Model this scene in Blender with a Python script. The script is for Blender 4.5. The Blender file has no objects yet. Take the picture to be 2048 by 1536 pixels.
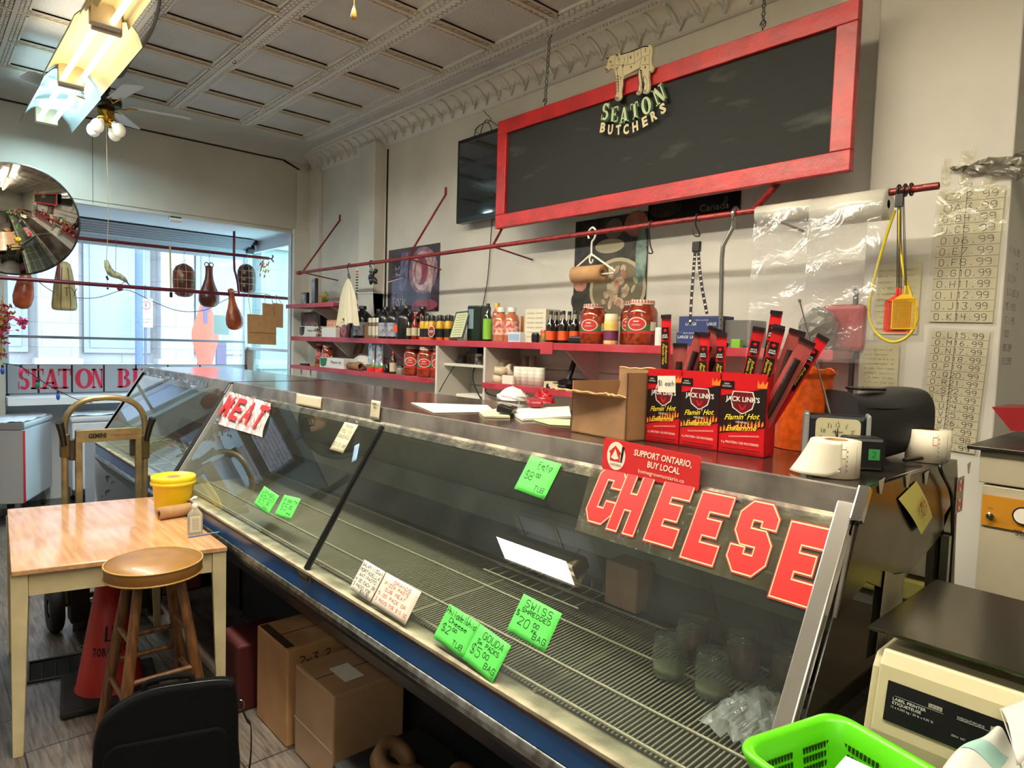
import bpy, math, random
from mathutils import Vector, Matrix
random.seed(7)
V = Vector; PI = math.pi
SC = bpy.context.scene; COL = SC.collection
# ---------------------------------------------------------------- camera
F, W2, H2, EYE = 1328.66, 1024.0, 768.0, 1.65
yaw, pitch, roll = math.radians(42.338), math.radians(-3.382), math.radians(1.744)
fw = V((math.sin(yaw)*math.cos(pitch), math.cos(yaw)*math.cos(pitch), math.sin(pitch)))
r0 = V((math.cos(yaw), -math.sin(yaw), 0)); u0 = r0.cross(fw)
rt = math.cos(roll)*r0 + math.sin(roll)*u0; up = -math.sin(roll)*r0 + math.cos(roll)*u0
EY = V((0, 0, EYE))
cd = bpy.data.cameras.new('camera'); cam = bpy.data.objects.new('camera', cd); COL.objects.link(cam)
cd.sensor_width = 36; cd.lens = F/2048*36; cd.clip_start = .02; cd.clip_end = 200
cam.matrix_world = Matrix(((rt.x, up.x, -fw.x, 0), (rt.y, up.y, -fw.y, 0), (rt.z, up.z, -fw.z, EYE), (0, 0, 0, 1)))
SC.camera = cam
def ray(x, y): return ((x-W2)*rt - (y-H2)*up + F*fw)/F
def P(x, y, X=None, Y=None, Z=None):          # a point of the photo on a known real plane
    d = ray(x, y)
    t = X/d.x if X is not None else Y/d.y if Y is not None else (Z-EYE)/d.z
    return EY + t*d
# ---------------------------------------------------------------- light
w = bpy.data.worlds.new('sky'); SC.world = w; w.use_nodes = True
bg = w.node_tree.nodes['Background']; bg.inputs[0].default_value = (.80, .90, 1.0, 1); bg.inputs[1].default_value = 8.6
sd = bpy.data.lights.new('sun', 'SUN'); sd.energy = 1.2; sd.angle = .3; sd.color = (1, .96, .9)
so = bpy.data.objects.new('sun', sd); COL.objects.link(so); so.rotation_euler = (math.radians(52), 0, math.radians(25))
SC.view_settings.view_transform = 'Standard'; SC.view_settings.look = 'None'
SC.view_settings.exposure = 0.10; SC.view_settings.gamma = 1; SC.view_settings.use_curve_mapping = False
LAMPS = [(.81, 5.72, .33, (.66, .95, 1.0), 20), (.80, 4.63, .33, (1.0, .93, .76), 28), (.78, 3.53, .22, (1.0, .92, .76), 36),
         (.76, 2.4, .3, (1.0, .93, .80), 32), (.74, 1.3, .3, (1.0, .91, .75), 22), (.72, .2, .3, (1.0, .90, .72), 18), (.70, -.9, .3, (1.0, .90, .72), 18),
         (-1.5, 4.4, .3, (.95, .97, 1.0), 11), (-1.5, -.8, .3, (1.0, .95, .85), 26)]  # last two are unseen fill lamps added to brighten the case front
LZ = 3.22
# ---------------------------------------------------------------- materials
MATS = {}
def lin(c): return tuple(((x/255)/12.92 if x/255 <= .04045 else ((x/255+.055)/1.055)**2.4) for x in c)+(1,)
def mat(name, rgb, rough=.6, metal=0, bump=0, bs=60, var=0, vs=3, rgb2=None, trans=0, spec=.5, emis=None, es=0, coat=0, stretch=None, alpha=1, detail=6):
    if name in MATS: return MATS[name]
    m = bpy.data.materials.new(name); m.use_nodes = True; MATS[name] = m
    nt = m.node_tree; N = nt.nodes; L = nt.links; b = N['Principled BSDF']
    b.inputs['Base Color'].default_value = lin(rgb); b.inputs['Roughness'].default_value = rough; b.inputs['Metallic'].default_value = metal
    b.inputs['Specular IOR Level'].default_value = spec; b.inputs['Transmission Weight'].default_value = trans; b.inputs['Coat Weight'].default_value = coat
    b.inputs['Alpha'].default_value = alpha
    if emis: b.inputs['Emission Color'].default_value = lin(emis); b.inputs['Emission Strength'].default_value = es
    if bump or var or rgb2:
        tc = N.new('ShaderNodeTexCoord'); mp = N.new('ShaderNodeMapping'); L.new(tc.outputs['Object'], mp.inputs[0])
        if stretch: mp.inputs['Scale'].default_value = stretch
    if var or rgb2:
        n = N.new('ShaderNodeTexNoise'); n.inputs['Scale'].default_value = vs; n.inputs['Detail'].default_value = detail; L.new(mp.outputs[0], n.inputs[0])
        cr = N.new('ShaderNodeValToRGB'); L.new(n.outputs[0], cr.inputs[0]); cr.color_ramp.elements[0].position = .38; cr.color_ramp.elements[1].position = .62
        c2 = rgb2 or tuple(max(0, x*(1-var)) for x in rgb)
        cr.color_ramp.elements[0].color = lin(c2); cr.color_ramp.elements[1].color = lin(rgb); L.new(cr.outputs[0], b.inputs['Base Color'])
    if bump:
        n = N.new('ShaderNodeTexNoise'); n.inputs['Scale'].default_value = bs; n.inputs['Detail'].default_value = 3; L.new(mp.outputs[0], n.inputs[0])
        bp = N.new('ShaderNodeBump'); bp.inputs['Strength'].default_value = bump; bp.inputs['Distance'].default_value = .01
        L.new(n.outputs[0], bp.inputs['Height']); L.new(bp.outputs[0], b.inputs['Normal'])
    return m
def thin(name, rgb=(255, 255, 255), refl=1.0, rough=.02, haze=0, hazergb=(230, 235, 235), bump=0, bs=30, ior=1.5):     # a thin clear sheet: fresnel reflection over transparency
    if name in MATS: return MATS[name]
    m = bpy.data.materials.new(name); m.use_nodes = True; MATS[name] = m
    nt = m.node_tree; N = nt.nodes; L = nt.links; N.clear()
    o = N.new('ShaderNodeOutputMaterial'); t = N.new('ShaderNodeBsdfTransparent'); t.inputs[0].default_value = lin(rgb)
    g = N.new('ShaderNodeBsdfGlossy'); g.inputs['Roughness'].default_value = rough; g.inputs[0].default_value = (refl, refl, refl, 1)
    lw = N.new('ShaderNodeLayerWeight'); lw.inputs[0].default_value = .5; pw = N.new('ShaderNodeMath'); pw.operation = 'POWER'; pw.inputs[1].default_value = 5; L.new(lw.outputs['Facing'], pw.inputs[0])
    r0_ = ((ior-1)/(ior+1))**2*1.8; fr = N.new('ShaderNodeMath'); fr.operation = 'MULTIPLY_ADD'; fr.inputs[1].default_value = 1-r0_; fr.inputs[2].default_value = r0_; L.new(pw.outputs[0], fr.inputs[0]); mx = N.new('ShaderNodeMixShader')
    L.new(fr.outputs[0], mx.inputs[0]); L.new(g.outputs[0], mx.inputs[2]); base = t.outputs[0]
    if haze:
        d = N.new('ShaderNodeBsdfDiffuse'); d.inputs[0].default_value = lin(hazergb); m2 = N.new('ShaderNodeMixShader')
        tc = N.new('ShaderNodeTexCoord'); n = N.new('ShaderNodeTexNoise'); n.inputs['Scale'].default_value = 6; n.inputs['Detail'].default_value = 8
        L.new(tc.outputs['Object'], n.inputs[0]); ml = N.new('ShaderNodeMath'); ml.operation = 'MULTIPLY'; ml.inputs[1].default_value = haze*2
        L.new(n.outputs[0], ml.inputs[0]); L.new(ml.outputs[0], m2.inputs[0]); L.new(t.outputs[0], m2.inputs[1]); L.new(d.outputs[0], m2.inputs[2]); base = m2.outputs[0]
    L.new(base, mx.inputs[1])
    if bump:
        tc = N.new('ShaderNodeTexCoord'); n = N.new('ShaderNodeTexNoise'); n.inputs['Scale'].default_value = bs; n.inputs['Detail'].default_value = 4; n.inputs['Distortion'].default_value = 1.2
        L.new(tc.outputs['Object'], n.inputs[0]); bp = N.new('ShaderNodeBump'); bp.inputs['Strength'].default_value = bump; bp.inputs['Distance'].default_value = .03
        L.new(n.outputs[0], bp.inputs['Height']); L.new(bp.outputs[0], g.inputs['Normal'])
    L.new(mx.outputs[0], o.inputs[0]); return m
def brick(name, c1, c2, mortar, scale, bw=.5, rh=.25, ms=.02, rough=.6, rotz=0, bump=.3, plane='XY', noise=0):
    m = bpy.data.materials.new(name); m.use_nodes = True; MATS[name] = m
    nt = m.node_tree; N = nt.nodes; L = nt.links; b = N['Principled BSDF']; b.inputs['Roughness'].default_value = rough
    tc = N.new('ShaderNodeTexCoord'); mp = N.new('ShaderNodeMapping'); L.new(tc.outputs['Object'], mp.inputs[0])
    mp.inputs['Rotation'].default_value = {'XY': (0, 0, rotz), 'XZ': (-PI/2, 0, 0), 'YZ': (0, PI/2, PI/2)}[plane]
    t = N.new('ShaderNodeTexBrick'); L.new(mp.outputs[0], t.inputs['Vector'])
    t.inputs['Color1'].default_value = lin(c1); t.inputs['Color2'].default_value = lin(c2); t.inputs['Mortar'].default_value = lin(mortar)
    t.inputs['Scale'].default_value = scale; t.inputs['Brick Width'].default_value = bw; t.inputs['Row Height'].default_value = rh; t.inputs['Mortar Size'].default_value = ms
    col = t.outputs['Color']
    if noise:
        mp2 = N.new('ShaderNodeMapping'); L.new(mp.outputs[0], mp2.inputs[0]); mp2.inputs['Scale'].default_value = (1.2, 14, 1)
        n = N.new('ShaderNodeTexNoise'); n.inputs['Scale'].default_value = 5; n.inputs['Detail'].default_value = 9; n.inputs['Distortion'].default_value = .6; L.new(mp2.outputs[0], n.inputs[0])
        cr = N.new('ShaderNodeValToRGB'); L.new(n.outputs[0], cr.inputs[0]); cr.color_ramp.elements[0].position = .35; cr.color_ramp.elements[1].position = .68
        cr.color_ramp.elements[0].color = (.35, .33, .30, 1); cr.color_ramp.elements[1].color = (1.15, 1.12, 1.08, 1)
        mx = N.new('ShaderNodeMix'); mx.data_type = 'RGBA'; mx.blend_type = 'MULTIPLY'; mx.inputs[0].default_value = noise
        L.new(col, mx.inputs[6]); L.new(cr.outputs[0], mx.inputs[7]); col = mx.outputs[2]
        n2 = N.new('ShaderNodeTexNoise'); n2.inputs['Scale'].default_value = 2.2; n2.inputs['Detail'].default_value = 5; L.new(mp.outputs[0], n2.inputs[0])
        c2_ = N.new('ShaderNodeValToRGB'); L.new(n2.outputs[0], c2_.inputs[0]); c2_.color_ramp.elements[0].position = .4; c2_.color_ramp.elements[1].position = .6
        c2_.color_ramp.elements[0].color = (.55, .5, .45, 1); c2_.color_ramp.elements[1].color = (1, 1, 1, 1)
        m3 = N.new('ShaderNodeMix'); m3.data_type = 'RGBA'; m3.blend_type = 'MULTIPLY'; m3.inputs[0].default_value = .6
        L.new(col, m3.inputs[6]); L.new(c2_.outputs[0], m3.inputs[7]); col = m3.outputs[2]
        rr = N.new('ShaderNodeMapRange'); L.new(n.outputs[0], rr.inputs[0]); rr.inputs[3].default_value = .5; rr.inputs[4].default_value = .22; L.new(rr.outputs[0], b.inputs['Roughness'])
    L.new(col, b.inputs['Base Color'])
    if bump:
        bp = N.new('ShaderNodeBump'); bp.inputs['Strength'].default_value = bump; bp.inputs['Distance'].default_value = .01; bp.invert = True
        L.new(t.outputs['Fac'], bp.inputs['Height']); L.new(bp.outputs[0], b.inputs['Normal'])
    return m
# ---------------------------------------------------------------- mesh building (everything is given in world coordinates)
def frame(o, U, Vv):
    U = V(U).normalized(); Vv = V(Vv).normalized(); Nn = U.cross(Vv).normalized()
    return Matrix(((U.x, Vv.x, Nn.x, o[0]), (U.y, Vv.y, Nn.y, o[1]), (U.z, Vv.z, Nn.z, o[2]), (0, 0, 0, 1)))
def T(x, y, z=0, rz=0, rx=0, ry=0): return Matrix.Translation((x, y, z)) @ Matrix.Rotation(rz, 4, 'Z') @ Matrix.Rotation(ry, 4, 'Y') @ Matrix.Rotation(rx, 4, 'X')
TXT = {}
def text_mesh(body, bold, shear):
    k = (body, bold, shear)
    if k not in TXT:
        c = bpy.data.curves.new('t', 'FONT'); c.body = body; c.size = 1; c.offset = bold; c.shear = shear; c.resolution_u = 2
        o = bpy.data.objects.new('t', c); COL.objects.link(o); dg = bpy.context.evaluated_depsgraph_get(); dg.update()
        me = o.evaluated_get(dg).to_mesh(); vs = [v.co.copy() for v in me.vertices]; fs = [list(p.vertices) for p in me.polygons]
        o.evaluated_get(dg).to_mesh_clear(); bpy.data.objects.remove(o); bpy.data.curves.remove(c)
        TXT[k] = (vs, fs)
    return TXT[k]
G = {'A': '00 26 40|12 32', 'B': '00 06 36 45 44 33 03|33 42 41 30 00', 'C': '45 36 16 05 01 10 30 41', 'D': '00 06 26 44 42 20 00', 'E': '46 06 00 40|03 33', 'F': '46 06 00|03 33',
     'G': '45 36 16 05 01 10 30 41 43 23', 'H': '06 00|46 40|03 43', 'I': '26 20', 'J': '46 41 30 10 01', 'K': '06 00|46 03 40', 'L': '06 00 40', 'M': '00 06 23 46 40', 'N': '00 06 40 46',
     'O': '16 05 01 10 30 41 45 36 16', 'P': '00 06 36 45 44 33 03', 'Q': '16 05 01 10 30 41 45 36 16|22 40', 'R': '00 06 36 45 44 33 03|23 40', 'S': '45 36 16 05 04 13 33 42 41 30 10 01',
     'T': '06 46|26 20', 'U': '06 01 10 30 41 46', 'V': '06 20 46', 'W': '06 10 23 30 46', 'X': '00 46|06 40', 'Y': '06 23 46|23 20', 'Z': '06 46 00 40',
     '0': '16 05 01 10 30 41 45 36 16', '1': '15 26 20', '2': '05 16 36 45 44 00 40', '3': '06 46 23 33 42 41 30 10 01', '4': '06 03 43|36 30', '5': '46 06 04 34 43 41 30 10 01', '6': '36 15 02 01 10 30 41 42 33 13 02',
     '7': '06 46 10', '8': '13 04 05 16 36 45 44 33 13 02 01 10 30 41 42 33', '9': '44 33 13 04 05 16 36 45 44 41 20', '.': '20 21', '$': '45 36 16 05 04 13 33 42 41 30 10 01|27 20', '-': '13 33', '/': '00 46', '(': '36 14 12 30', ')': '16 34 32 10', ',': '21 10',
     'a': '43 13 02 01 10 30 41|44 40', 'c': '43 33 13 02 01 10 30', 'd': '46 40 10 01 02 13 33 42', 'e': '02 42 33 13 02 01 10 40', 'h': '06 00|02 13 33 42 40', 'i': '23 20|25 24', 'l': '26 20', 'p': '03 00|03 33 42 41 30 01|01 08', 'r': '03 00|02 13 33', 's': '33 13 02 32 41 30 00', 't': '26 21 30|04 44', 'q': '43 13 02 01 10 40|43 40', 'g': '43 13 02 01 10 40|43 40', 'o': '13 02 01 10 30 41 42 33 13', 'n': '03 00|02 13 33 42 40', 'u': '03 01 10 30 40|43 40', 'v': '03 20 43', 'k': '06 00|33 01 40', 'm': '03 00|02 13 20|13 33 40', 'b': '06 00 30 41 42 33 03', 'f': '36 25 20|03 33', 'y': '03 20|43 10', 'w': '03 10 22 30 43', 'x': '03 40|00 43', 'z': '03 43 00 40', 'j': '33 30 10'}
class MB:
    def __init__(s, M=None): s.v = []; s.f = []; s.m = []; s.s = []; s.M = M or Matrix(); s.k = 0
    def add(s, vs, fs, sm=False, k=None, M=None):
        M = s.M @ M if M is not None else s.M
        n = len(s.v); s.v += [M @ V(v) for v in vs]; s.f += [[i+n for i in f] for f in fs]
        s.m += [s.k if k is None else k]*len(fs); s.s += [sm]*len(fs); return s
    def box(s, x0, x1, y0, y1, z0, z1, M=None, k=None):
        x0, x1 = sorted((x0, x1)); y0, y1 = sorted((y0, y1)); z0, z1 = sorted((z0, z1))
        return s.add([(x, y, z) for z in (z0, z1) for y in (y0, y1) for x in (x0, x1)], [(0, 2, 3, 1), (4, 5, 7, 6), (0, 1, 5, 4), (2, 6, 7, 3), (0, 4, 6, 2), (1, 3, 7, 5)], M=M, k=k)
    def quad(s, a, b, c, d, k=None): return s.add([a, b, c, d], [(0, 1, 2, 3)], k=k)
    def tube(s, pts, r, n=8, closed=False, cap=True, k=None, M=None, r2=None):
        pts = [V(p) for p in pts]; N = len(pts); rs = r if isinstance(r, (list, tuple)) else [r + ((r2 if r2 is not None else r)-r)*i/max(1, N-1) for i in range(N)]
        vs = []; prev = None
        for i, p in enumerate(pts):
            a = pts[(i-1) % N] if (closed or i > 0) else p; b = pts[(i+1) % N] if (closed or i < N-1) else p
            t = (b-a); t = t.normalized() if t.length > 1e-9 else V((0, 0, 1))
            if prev is None: u = t.orthogonal().normalized()
            else: u = prev - t*prev.dot(t); u = u.normalized() if u.length > 1e-6 else t.orthogonal().normalized()
            prev = u; w_ = t.cross(u)
            vs += [p + rs[i]*(math.cos(2*PI*j/n)*u + math.sin(2*PI*j/n)*w_) for j in range(n)]
        fs = [(i*n+j, i*n+(j+1) % n, ((i+1) % N)*n+(j+1) % n, ((i+1) % N)*n+j) for i in range(N if closed else N-1) for j in range(n)]
        s.add(vs, fs, True, k, M)
        if cap and not closed: s.add(vs[:n], [list(range(n))[::-1]], False, k, M); s.add(vs[-n:], [list(range(n))], False, k, M)
        return s
    def cyl(s, p, q, r, r2=None, n=20, cap=True, k=None, M=None): return s.tube([p, q], r, n, cap=cap, k=k, M=M, r2=r2)
    def lathe(s, prof, n=24, M=None, k=None, sm=True, a0=0, a1=2*PI):
        full = abs(a1-a0-2*PI) < 1e-6; c = n if full else n+1
        vs = [(r*math.cos(a0+(a1-a0)*j/n), r*math.sin(a0+(a1-a0)*j/n), z) for r, z in prof for j in range(c)]
        fs = [(i*c+j, i*c+(j+1) % c, (i+1)*c+(j+1) % c, (i+1)*c+j) for i in range(len(prof)-1) for j in range(n)]
        return s.add(vs, fs, sm, k, M)
    def prism(s, poly, d0, d1, M=None, k=None):                # outline in the frame's u,v, thickness along its normal
        n = len(poly); a = sum(poly[i][0]*poly[(i+1) % n][1]-poly[(i+1) % n][0]*poly[i][1] for i in range(n))
        if a < 0: poly = poly[::-1]
        vs = [(u, v, d0) for u, v in poly]+[(u, v, d1) for u, v in poly]
        return s.add(vs, [list(range(n))[::-1], [i+n for i in range(n)]]+[(i, (i+1) % n, (i+1) % n+n, i+n) for i in range(n)], M=M, k=k)
    def grid(s, fn, nu, nv, sm=True, k=None, M=None, wrap=False):
        vs = [fn(i/nu, j/nv) for j in range(nv+1) for i in range(nu+1)]; c = nu+1
        return s.add(vs, [(j*c+i, j*c+i+1, (j+1)*c+i+1, (j+1)*c+i) for j in range(nv) for i in range(nu)], sm, k, M)
    def ball(s, c, r, n=12, M=None, k=None):
        r = r if isinstance(r, (tuple, list)) else (r, r, r)
        return s.grid(lambda u, v: (c[0]+r[0]*math.sin(PI*v)*math.cos(-2*PI*u), c[1]+r[1]*math.sin(PI*v)*math.sin(-2*PI*u), c[2]+r[2]*math.cos(PI*v)), 2*n, n, True, k, M)
    def text(s, body, M, h, w=None, bold=0, shear=0, k=None, ext=.0006):   # centred at the frame's origin, capitals h high
        vs, fs = text_mesh(body, bold, shear)
        if not vs: return s
        xs = [v.x for v in vs]; x0, x1 = min(xs), max(xs); sy = h/.7; sx = sy if w is None else w/(x1-x0)
        return s.add([((v.x-(x0+x1)/2)*sx, v.y*sy-h/2, ext) for v in vs], fs, k=k, M=M)
    def hand(s, body, M, h, lw=.0012, w=None, k=None, ext=.0006, wob=.12, left=False):
        cw = (w/len(body) if w else h*.8); x = 0 if left else -cw*len(body)/2; rnd = random.Random(body)
        for ch in body:
            gl_ = G.get(ch) or G.get(ch.upper())
            if gl_:
                for st in gl_.split('|'):
                    pts = [V((x+(int(p[0])+rnd.uniform(-wob, wob)*2)*cw*.75/4.2+cw*.1, (int(p[1])+rnd.uniform(-wob, wob)*2)*h/6-h/2, ext)) for p in st.split()]
                    for a, b in zip(pts, pts[1:]):
                        d = b-a
                        if d.length < 1e-6: continue
                        d.normalize(); q = V((-d.y, d.x, 0))*lw/2; e = d*lw*.3
                        s.add([a-q-e, b-q+e, b+q+e, a+q-e], [(0, 1, 2, 3)], k=k, M=M)
            x += cw
        return s
def tag(o, label=None, cat=None, group=None, kind=None):
    for k_, v_ in (('label', label), ('category', cat), ('group', group), ('kind', kind)):
        if v_: o[k_] = v_
    return o
def thing(name, label, cat, loc, rz=0, group=None):
    o = bpy.data.objects.new(name, None); COL.objects.link(o); o.location = loc; o.rotation_euler = (0, 0, rz); o.empty_display_size = .05
    return tag(o, label, cat, group)
def chain(o):
    M = Matrix()
    while o: M = o.matrix_basis @ M; o = o.parent
    return M
def build(mb, name, mats, parent=None, loc=None, bevel=0, label=None, cat=None, group=None, kind=None, solid=0, sub=0, bseg=2):
    me = bpy.data.meshes.new(name); mats = mats if isinstance(mats, (list, tuple)) else [mats]
    if loc is None and parent is None:
        xs = [v.x for v in mb.v]; ys = [v.y for v in mb.v]; loc = ((min(xs)+max(xs))/2, (min(ys)+max(ys))/2, min(v.z for v in mb.v)) if kind != 'structure' else (0, 0, 0)
    inv = chain(parent).inverted() if parent else Matrix.Translation(loc).inverted()
    me.from_pydata([inv @ v for v in mb.v], [], mb.f)
    for m in mats: me.materials.append(m)
    me.polygons.foreach_set('material_index', mb.m); me.polygons.foreach_set('use_smooth', mb.s); me.update()
    o = bpy.data.objects.new(name, me); COL.objects.link(o)
    if parent: o.parent = parent
    else: o.location = loc
    if bevel: md = o.modifiers.new('bevel', 'BEVEL'); md.width = bevel; md.segments = bseg; md.limit_method = 'ANGLE'; md.angle_limit = .6
    if solid: md = o.modifiers.new('solid', 'SOLIDIFY'); md.thickness = solid; md.offset = 0
    if sub: md = o.modifiers.new('sub', 'SUBSURF'); md.levels = sub; md.render_levels = sub
    return tag(o, label, cat, group, kind)
def dup(root, loc=None, rz=None, label=None, group=None):
    r = root.copy(); COL.objects.link(r)
    if loc is not None: r.location = loc
    if rz is not None: r.rotation_euler = (0, 0, rz)
    if label: r['label'] = label
    if group: r['group'] = group
    for ch in list(root.children):
        c = ch.copy(); COL.objects.link(c); c.parent = r
        for g_ in list(ch.children):
            d = g_.copy(); COL.objects.link(d); d.parent = c
    return r
def one(mb, name, mats, label, cat, **k): return build(mb, name, mats, label=label, cat=cat, **k)
def spline(pts, n=6):
    pts = [V(p) for p in pts]; out = []
    for i in range(len(pts)-1):
        a = pts[max(0, i-1)]; b = pts[i]; c = pts[i+1]; d = pts[min(len(pts)-1, i+2)]
        for j in range(n):
            t = j/n; out.append(.5*((2*b)+(c-a)*t+(2*a-5*b+4*c-d)*t*t+(3*b-a-3*c+d)*t**3))
    return out+[pts[-1]]
WALLF = lambda o: frame(o, (0, -1, 0), (0, 0, 1))          # facing the room from the right-hand wall
FRONTF = lambda o: frame(o, (1, 0, 0), (0, 0, 1))          # facing the room from the window wall
# ---------------------------------------------------------------- palette
white = mat('painted_white', (214, 210, 200), .6, bump=.12, bs=9, var=.06, vs=2)
wallm = mat('wall_paint', (214, 212, 203), .55, bump=.25, bs=5, var=.07, vs=1.6)
frontm = mat('front_paint', (198, 197, 188), .6, bump=.1, bs=8, var=.05, vs=2)
tin = mat('tin_ceiling', (206, 206, 204), .38, bump=.55, bs=70, var=.05, vs=3)
tinb = mat('tin_beam', (222, 221, 216), .42, bump=.3, bs=90)
tinc = mat('tin_cornice', (214, 212, 204), .32, bump=.35, bs=35)
steel = mat('steel', (176, 176, 172), .28, 1, bump=.04, bs=20, var=.18, vs=3)
steeld = mat('dull_steel', (112, 108, 100), .38, 1, bump=.05, bs=15, var=.3, vs=5)
steelend = mat('end_steel', (104, 98, 88), .22, 1, bump=.06, bs=6, var=.4, vs=4)
chrome = mat('chrome', (215, 215, 215), .12, 1)
blackp = mat('black_plastic', (16, 16, 17), .35)
blackm = mat('black_matte', (12, 12, 13), .7)
redp = mat('red_paint', (168, 26, 30), .42, bump=.3, bs=22, var=.18, vs=6)
shelfred = mat('shelf_red', (160, 38, 48), .42, bump=.3, bs=14, rgb2=(176, 62, 74), vs=5)
rodred = mat('rod_red', (140, 34, 34), .4, .2, bump=.3, bs=80, rgb2=(96, 30, 28), vs=30)
winered = mat('wine_rod', (92, 18, 34), .35, .1)
card = mat('cardboard', (150, 112, 74), .8, bump=.2, bs=25, var=.1, vs=8)
cardl = mat('cardboard_light', (190, 146, 98), .75, bump=.12, bs=18, var=.08, vs=6)
kraft = mat('kraft_paper', (176, 136, 92), .8, bump=.1, bs=40, var=.07, vs=20)
paper = mat('paper', (226, 222, 206), .75)
papery = mat('aged_paper', (208, 200, 168), .7, var=.08, vs=8)
ink = mat('ink', (22, 24, 26), .7)
redink = mat('red_ink', (200, 60, 60), .7)
cream = mat('cream_paint', (222, 208, 164), .45, var=.08, vs=8, bump=.05)
clearp = thin('clear_plastic', (250, 250, 250), 1.0, .14, haze=.10, bump=.5, bs=9)
wood = mat('pine', (206, 162, 118), .2, stretch=(14, 1.2, 14), rgb2=(184, 136, 94), vs=3, bump=.03, coat=.35, detail=10)
woodd = mat('stool_wood', (122, 82, 46), .42, stretch=(12, 12, 2), rgb2=(82, 52, 28), vs=5, bump=.1, bs=30)
# ================================================================ the setting
XW, YF, ZC, YW, XS = 3.1, 6.55, 3.5, 7.81, 2.93
floorm = brick('floor_boards', (128, 122, 116), (112, 104, 96), (58, 52, 46), 1, .62, .31, .004, .3, PI/2, .2, noise=.85)
S = dict(kind='structure')
build(MB().box(-2.4, 3.9, -4, 7.95, -.05, 0), 'floor', floorm, **S)
# tin ceiling: panels, long double brick mouldings and cross mouldings
c = MB(); c.box(-2.4, 3.9, -4, YF, ZC, ZC+.06); c.k = 1
bx = [2.77-.57*i for i in range(9)]; by = [5.95-.537*i for i in range(18)]
for X in bx:
    c.box(X-.012, X+.012, -4, 5.95, ZC-.026, ZC); c.box(X-.062, X+.062, -4, 5.95, ZC-.004, ZC)
    for e in (-.064, .064): c.box(X+e-.006, X+e+.006, -4, 5.95, ZC-.016, ZC)
    if X > -.3:
        for i in range(int((5.95-1.6)/.043)):
            y = 5.94-i*.043
            for e in (-.024, -.043, .024, .043):
                o_ = .018 if abs(e) > .03 else 0
                c.box(X+e-.0075, X+e+.0075, y-.034-o_, y-o_, ZC-.022, ZC)
for y in by:
    for a, b, h in ((-.052, -.040, .016), (-.012, .012, .024), (.040, .052, .016), (-.052, .052, .009)): c.box(-2.4, 2.77, y+a, y+b, ZC-h, ZC, k=2)
    if y > 1.4:
        for X in bx[:6]:
            for i in range(10):
                x = X-.09-i*.043
                for sg in (-1, 1):
                    c.add([(x, y+sg*.014, ZC-.017), (x-.034, y+sg*.026, ZC-.019), (x, y+sg*.038, ZC-.017), (x-.017, y+sg*.026, ZC-.010)], [(0, 1, 3), (1, 2, 3), (0, 3, 2)], k=2)
# the cove that curves down to the window wall
c.k = 0; c.grid(lambda u, v: (-2.4+5.5*u, 6.12+.43*math.sin(v*PI/2), ZC-.001-.075*(1-math.cos(v*PI/2))), 2, 8)
build(c, 'ceiling', [tin, tinb, mat('tin_cross', (208, 200, 184), .45, bump=.4, bs=80)], **S)
# cornice along the right wall
c = MB()
prof = [(3.1, 3.325), (3.088, 3.325), (3.085, 3.345), (3.075, 3.352)] + [(3.07-.085*(1-math.cos(t*PI/16)), 3.352+.115*math.sin(t*PI/16)) for t in range(1, 9)] + [(2.975, 3.468), (2.97, 3.482), (2.955, 3.484), (2.95, 3.5)]
y0, y1 = .6, 6.5
c.add([(x, y, z) for y in (y0, y1) for x, z in prof], [(i, i+1, i+1+len(prof), i+len(prof)) for i in range(len(prof)-1)], True)
c.box(2.9, 3.1, y0-.01, y0, 3.33, 3.5)
i = 0; y = 6.4
while y > .7:
    rib = [(3.074-.088*(1-math.cos(t*PI/16)), 3.347+.118*math.sin(t*PI/16)) for t in range(9)]
    c.tube([(x-.004, y+.045*math.sin(j/8*PI*.5), z-.002) for j, (x, z) in enumerate(rib)], [.007+.008*math.sin(j/8*PI) for j in range(9)], 6)
    for a in range(-2, 3): c.tube([(3.062, y-.008, 3.352), (3.045, y-.008+a*.016, 3.375+.006*abs(a)), (3.028, y-.008+a*.024, 3.40-.007*abs(a))], .0035, 5)
    c.tube([(3.05, y-.045, 3.385), (3.035, y-.065, 3.41), (3.05, y-.085, 3.385)], .003, 5)
    y -= .1335
for j in range(int(5.8/.026)): c.ball((2.962, y1-.05-j*.026, 3.478), .009, 4)
build(c, 'trim_1', tinc, **S)
# right wall, its two piers, panelling under the shelves
c = MB(); c.box(XW, XW+.1, .9, 6.6, 0, ZC); c.box(3.6, 3.7, -4, 1.0, 0, ZC)
build(c, 'wall_right', wallm, **S)
c = MB(); c.box(2.99, 3.62, .61, 1.1, 0, ZC); build(c, 'wall_pier', wallm, bevel=.006, **S)
c = MB(); c.box(3.0, XW, 5.12, 5.38, 1.86, 3.36)
c.prism([(3.0, 2.06), (XW, 2.06), (XW, 1.70), (3.065, 1.72), (3.02, 1.84)], -5.38, -5.12, M=Matrix(((1, 0, 0, 0), (0, 0, -1, 0), (0, 1, 0, 0), (0, 0, 0, 1))))
c.box(2.995, XW, 5.115, 5.39, 2.06, 2.075); c.box(3.092, 3.1, 5.07, 5.085, 1.7, 3.3, k=1)
build(c, 'trim_2', [wallm, blackm], **S)
c = MB(); c.box(3.06, XW, 6.3, YF, 0, 3.36); c.box(2.90, 3.1, YF-.05, YF+.02, 0, 2.75); c.box(2.94, 3.1, YF-.03, YF, 2.7, 3.34); build(c, 'trim_3', white, bevel=.004, **S)
c = MB()
for z in (1.05, 1.2, 1.35, 1.5): c.box(3.085, XW, 1.3, 6.2, z, z+.143)
build(c, 'trim_4', white, bevel=.004, **S)
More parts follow.
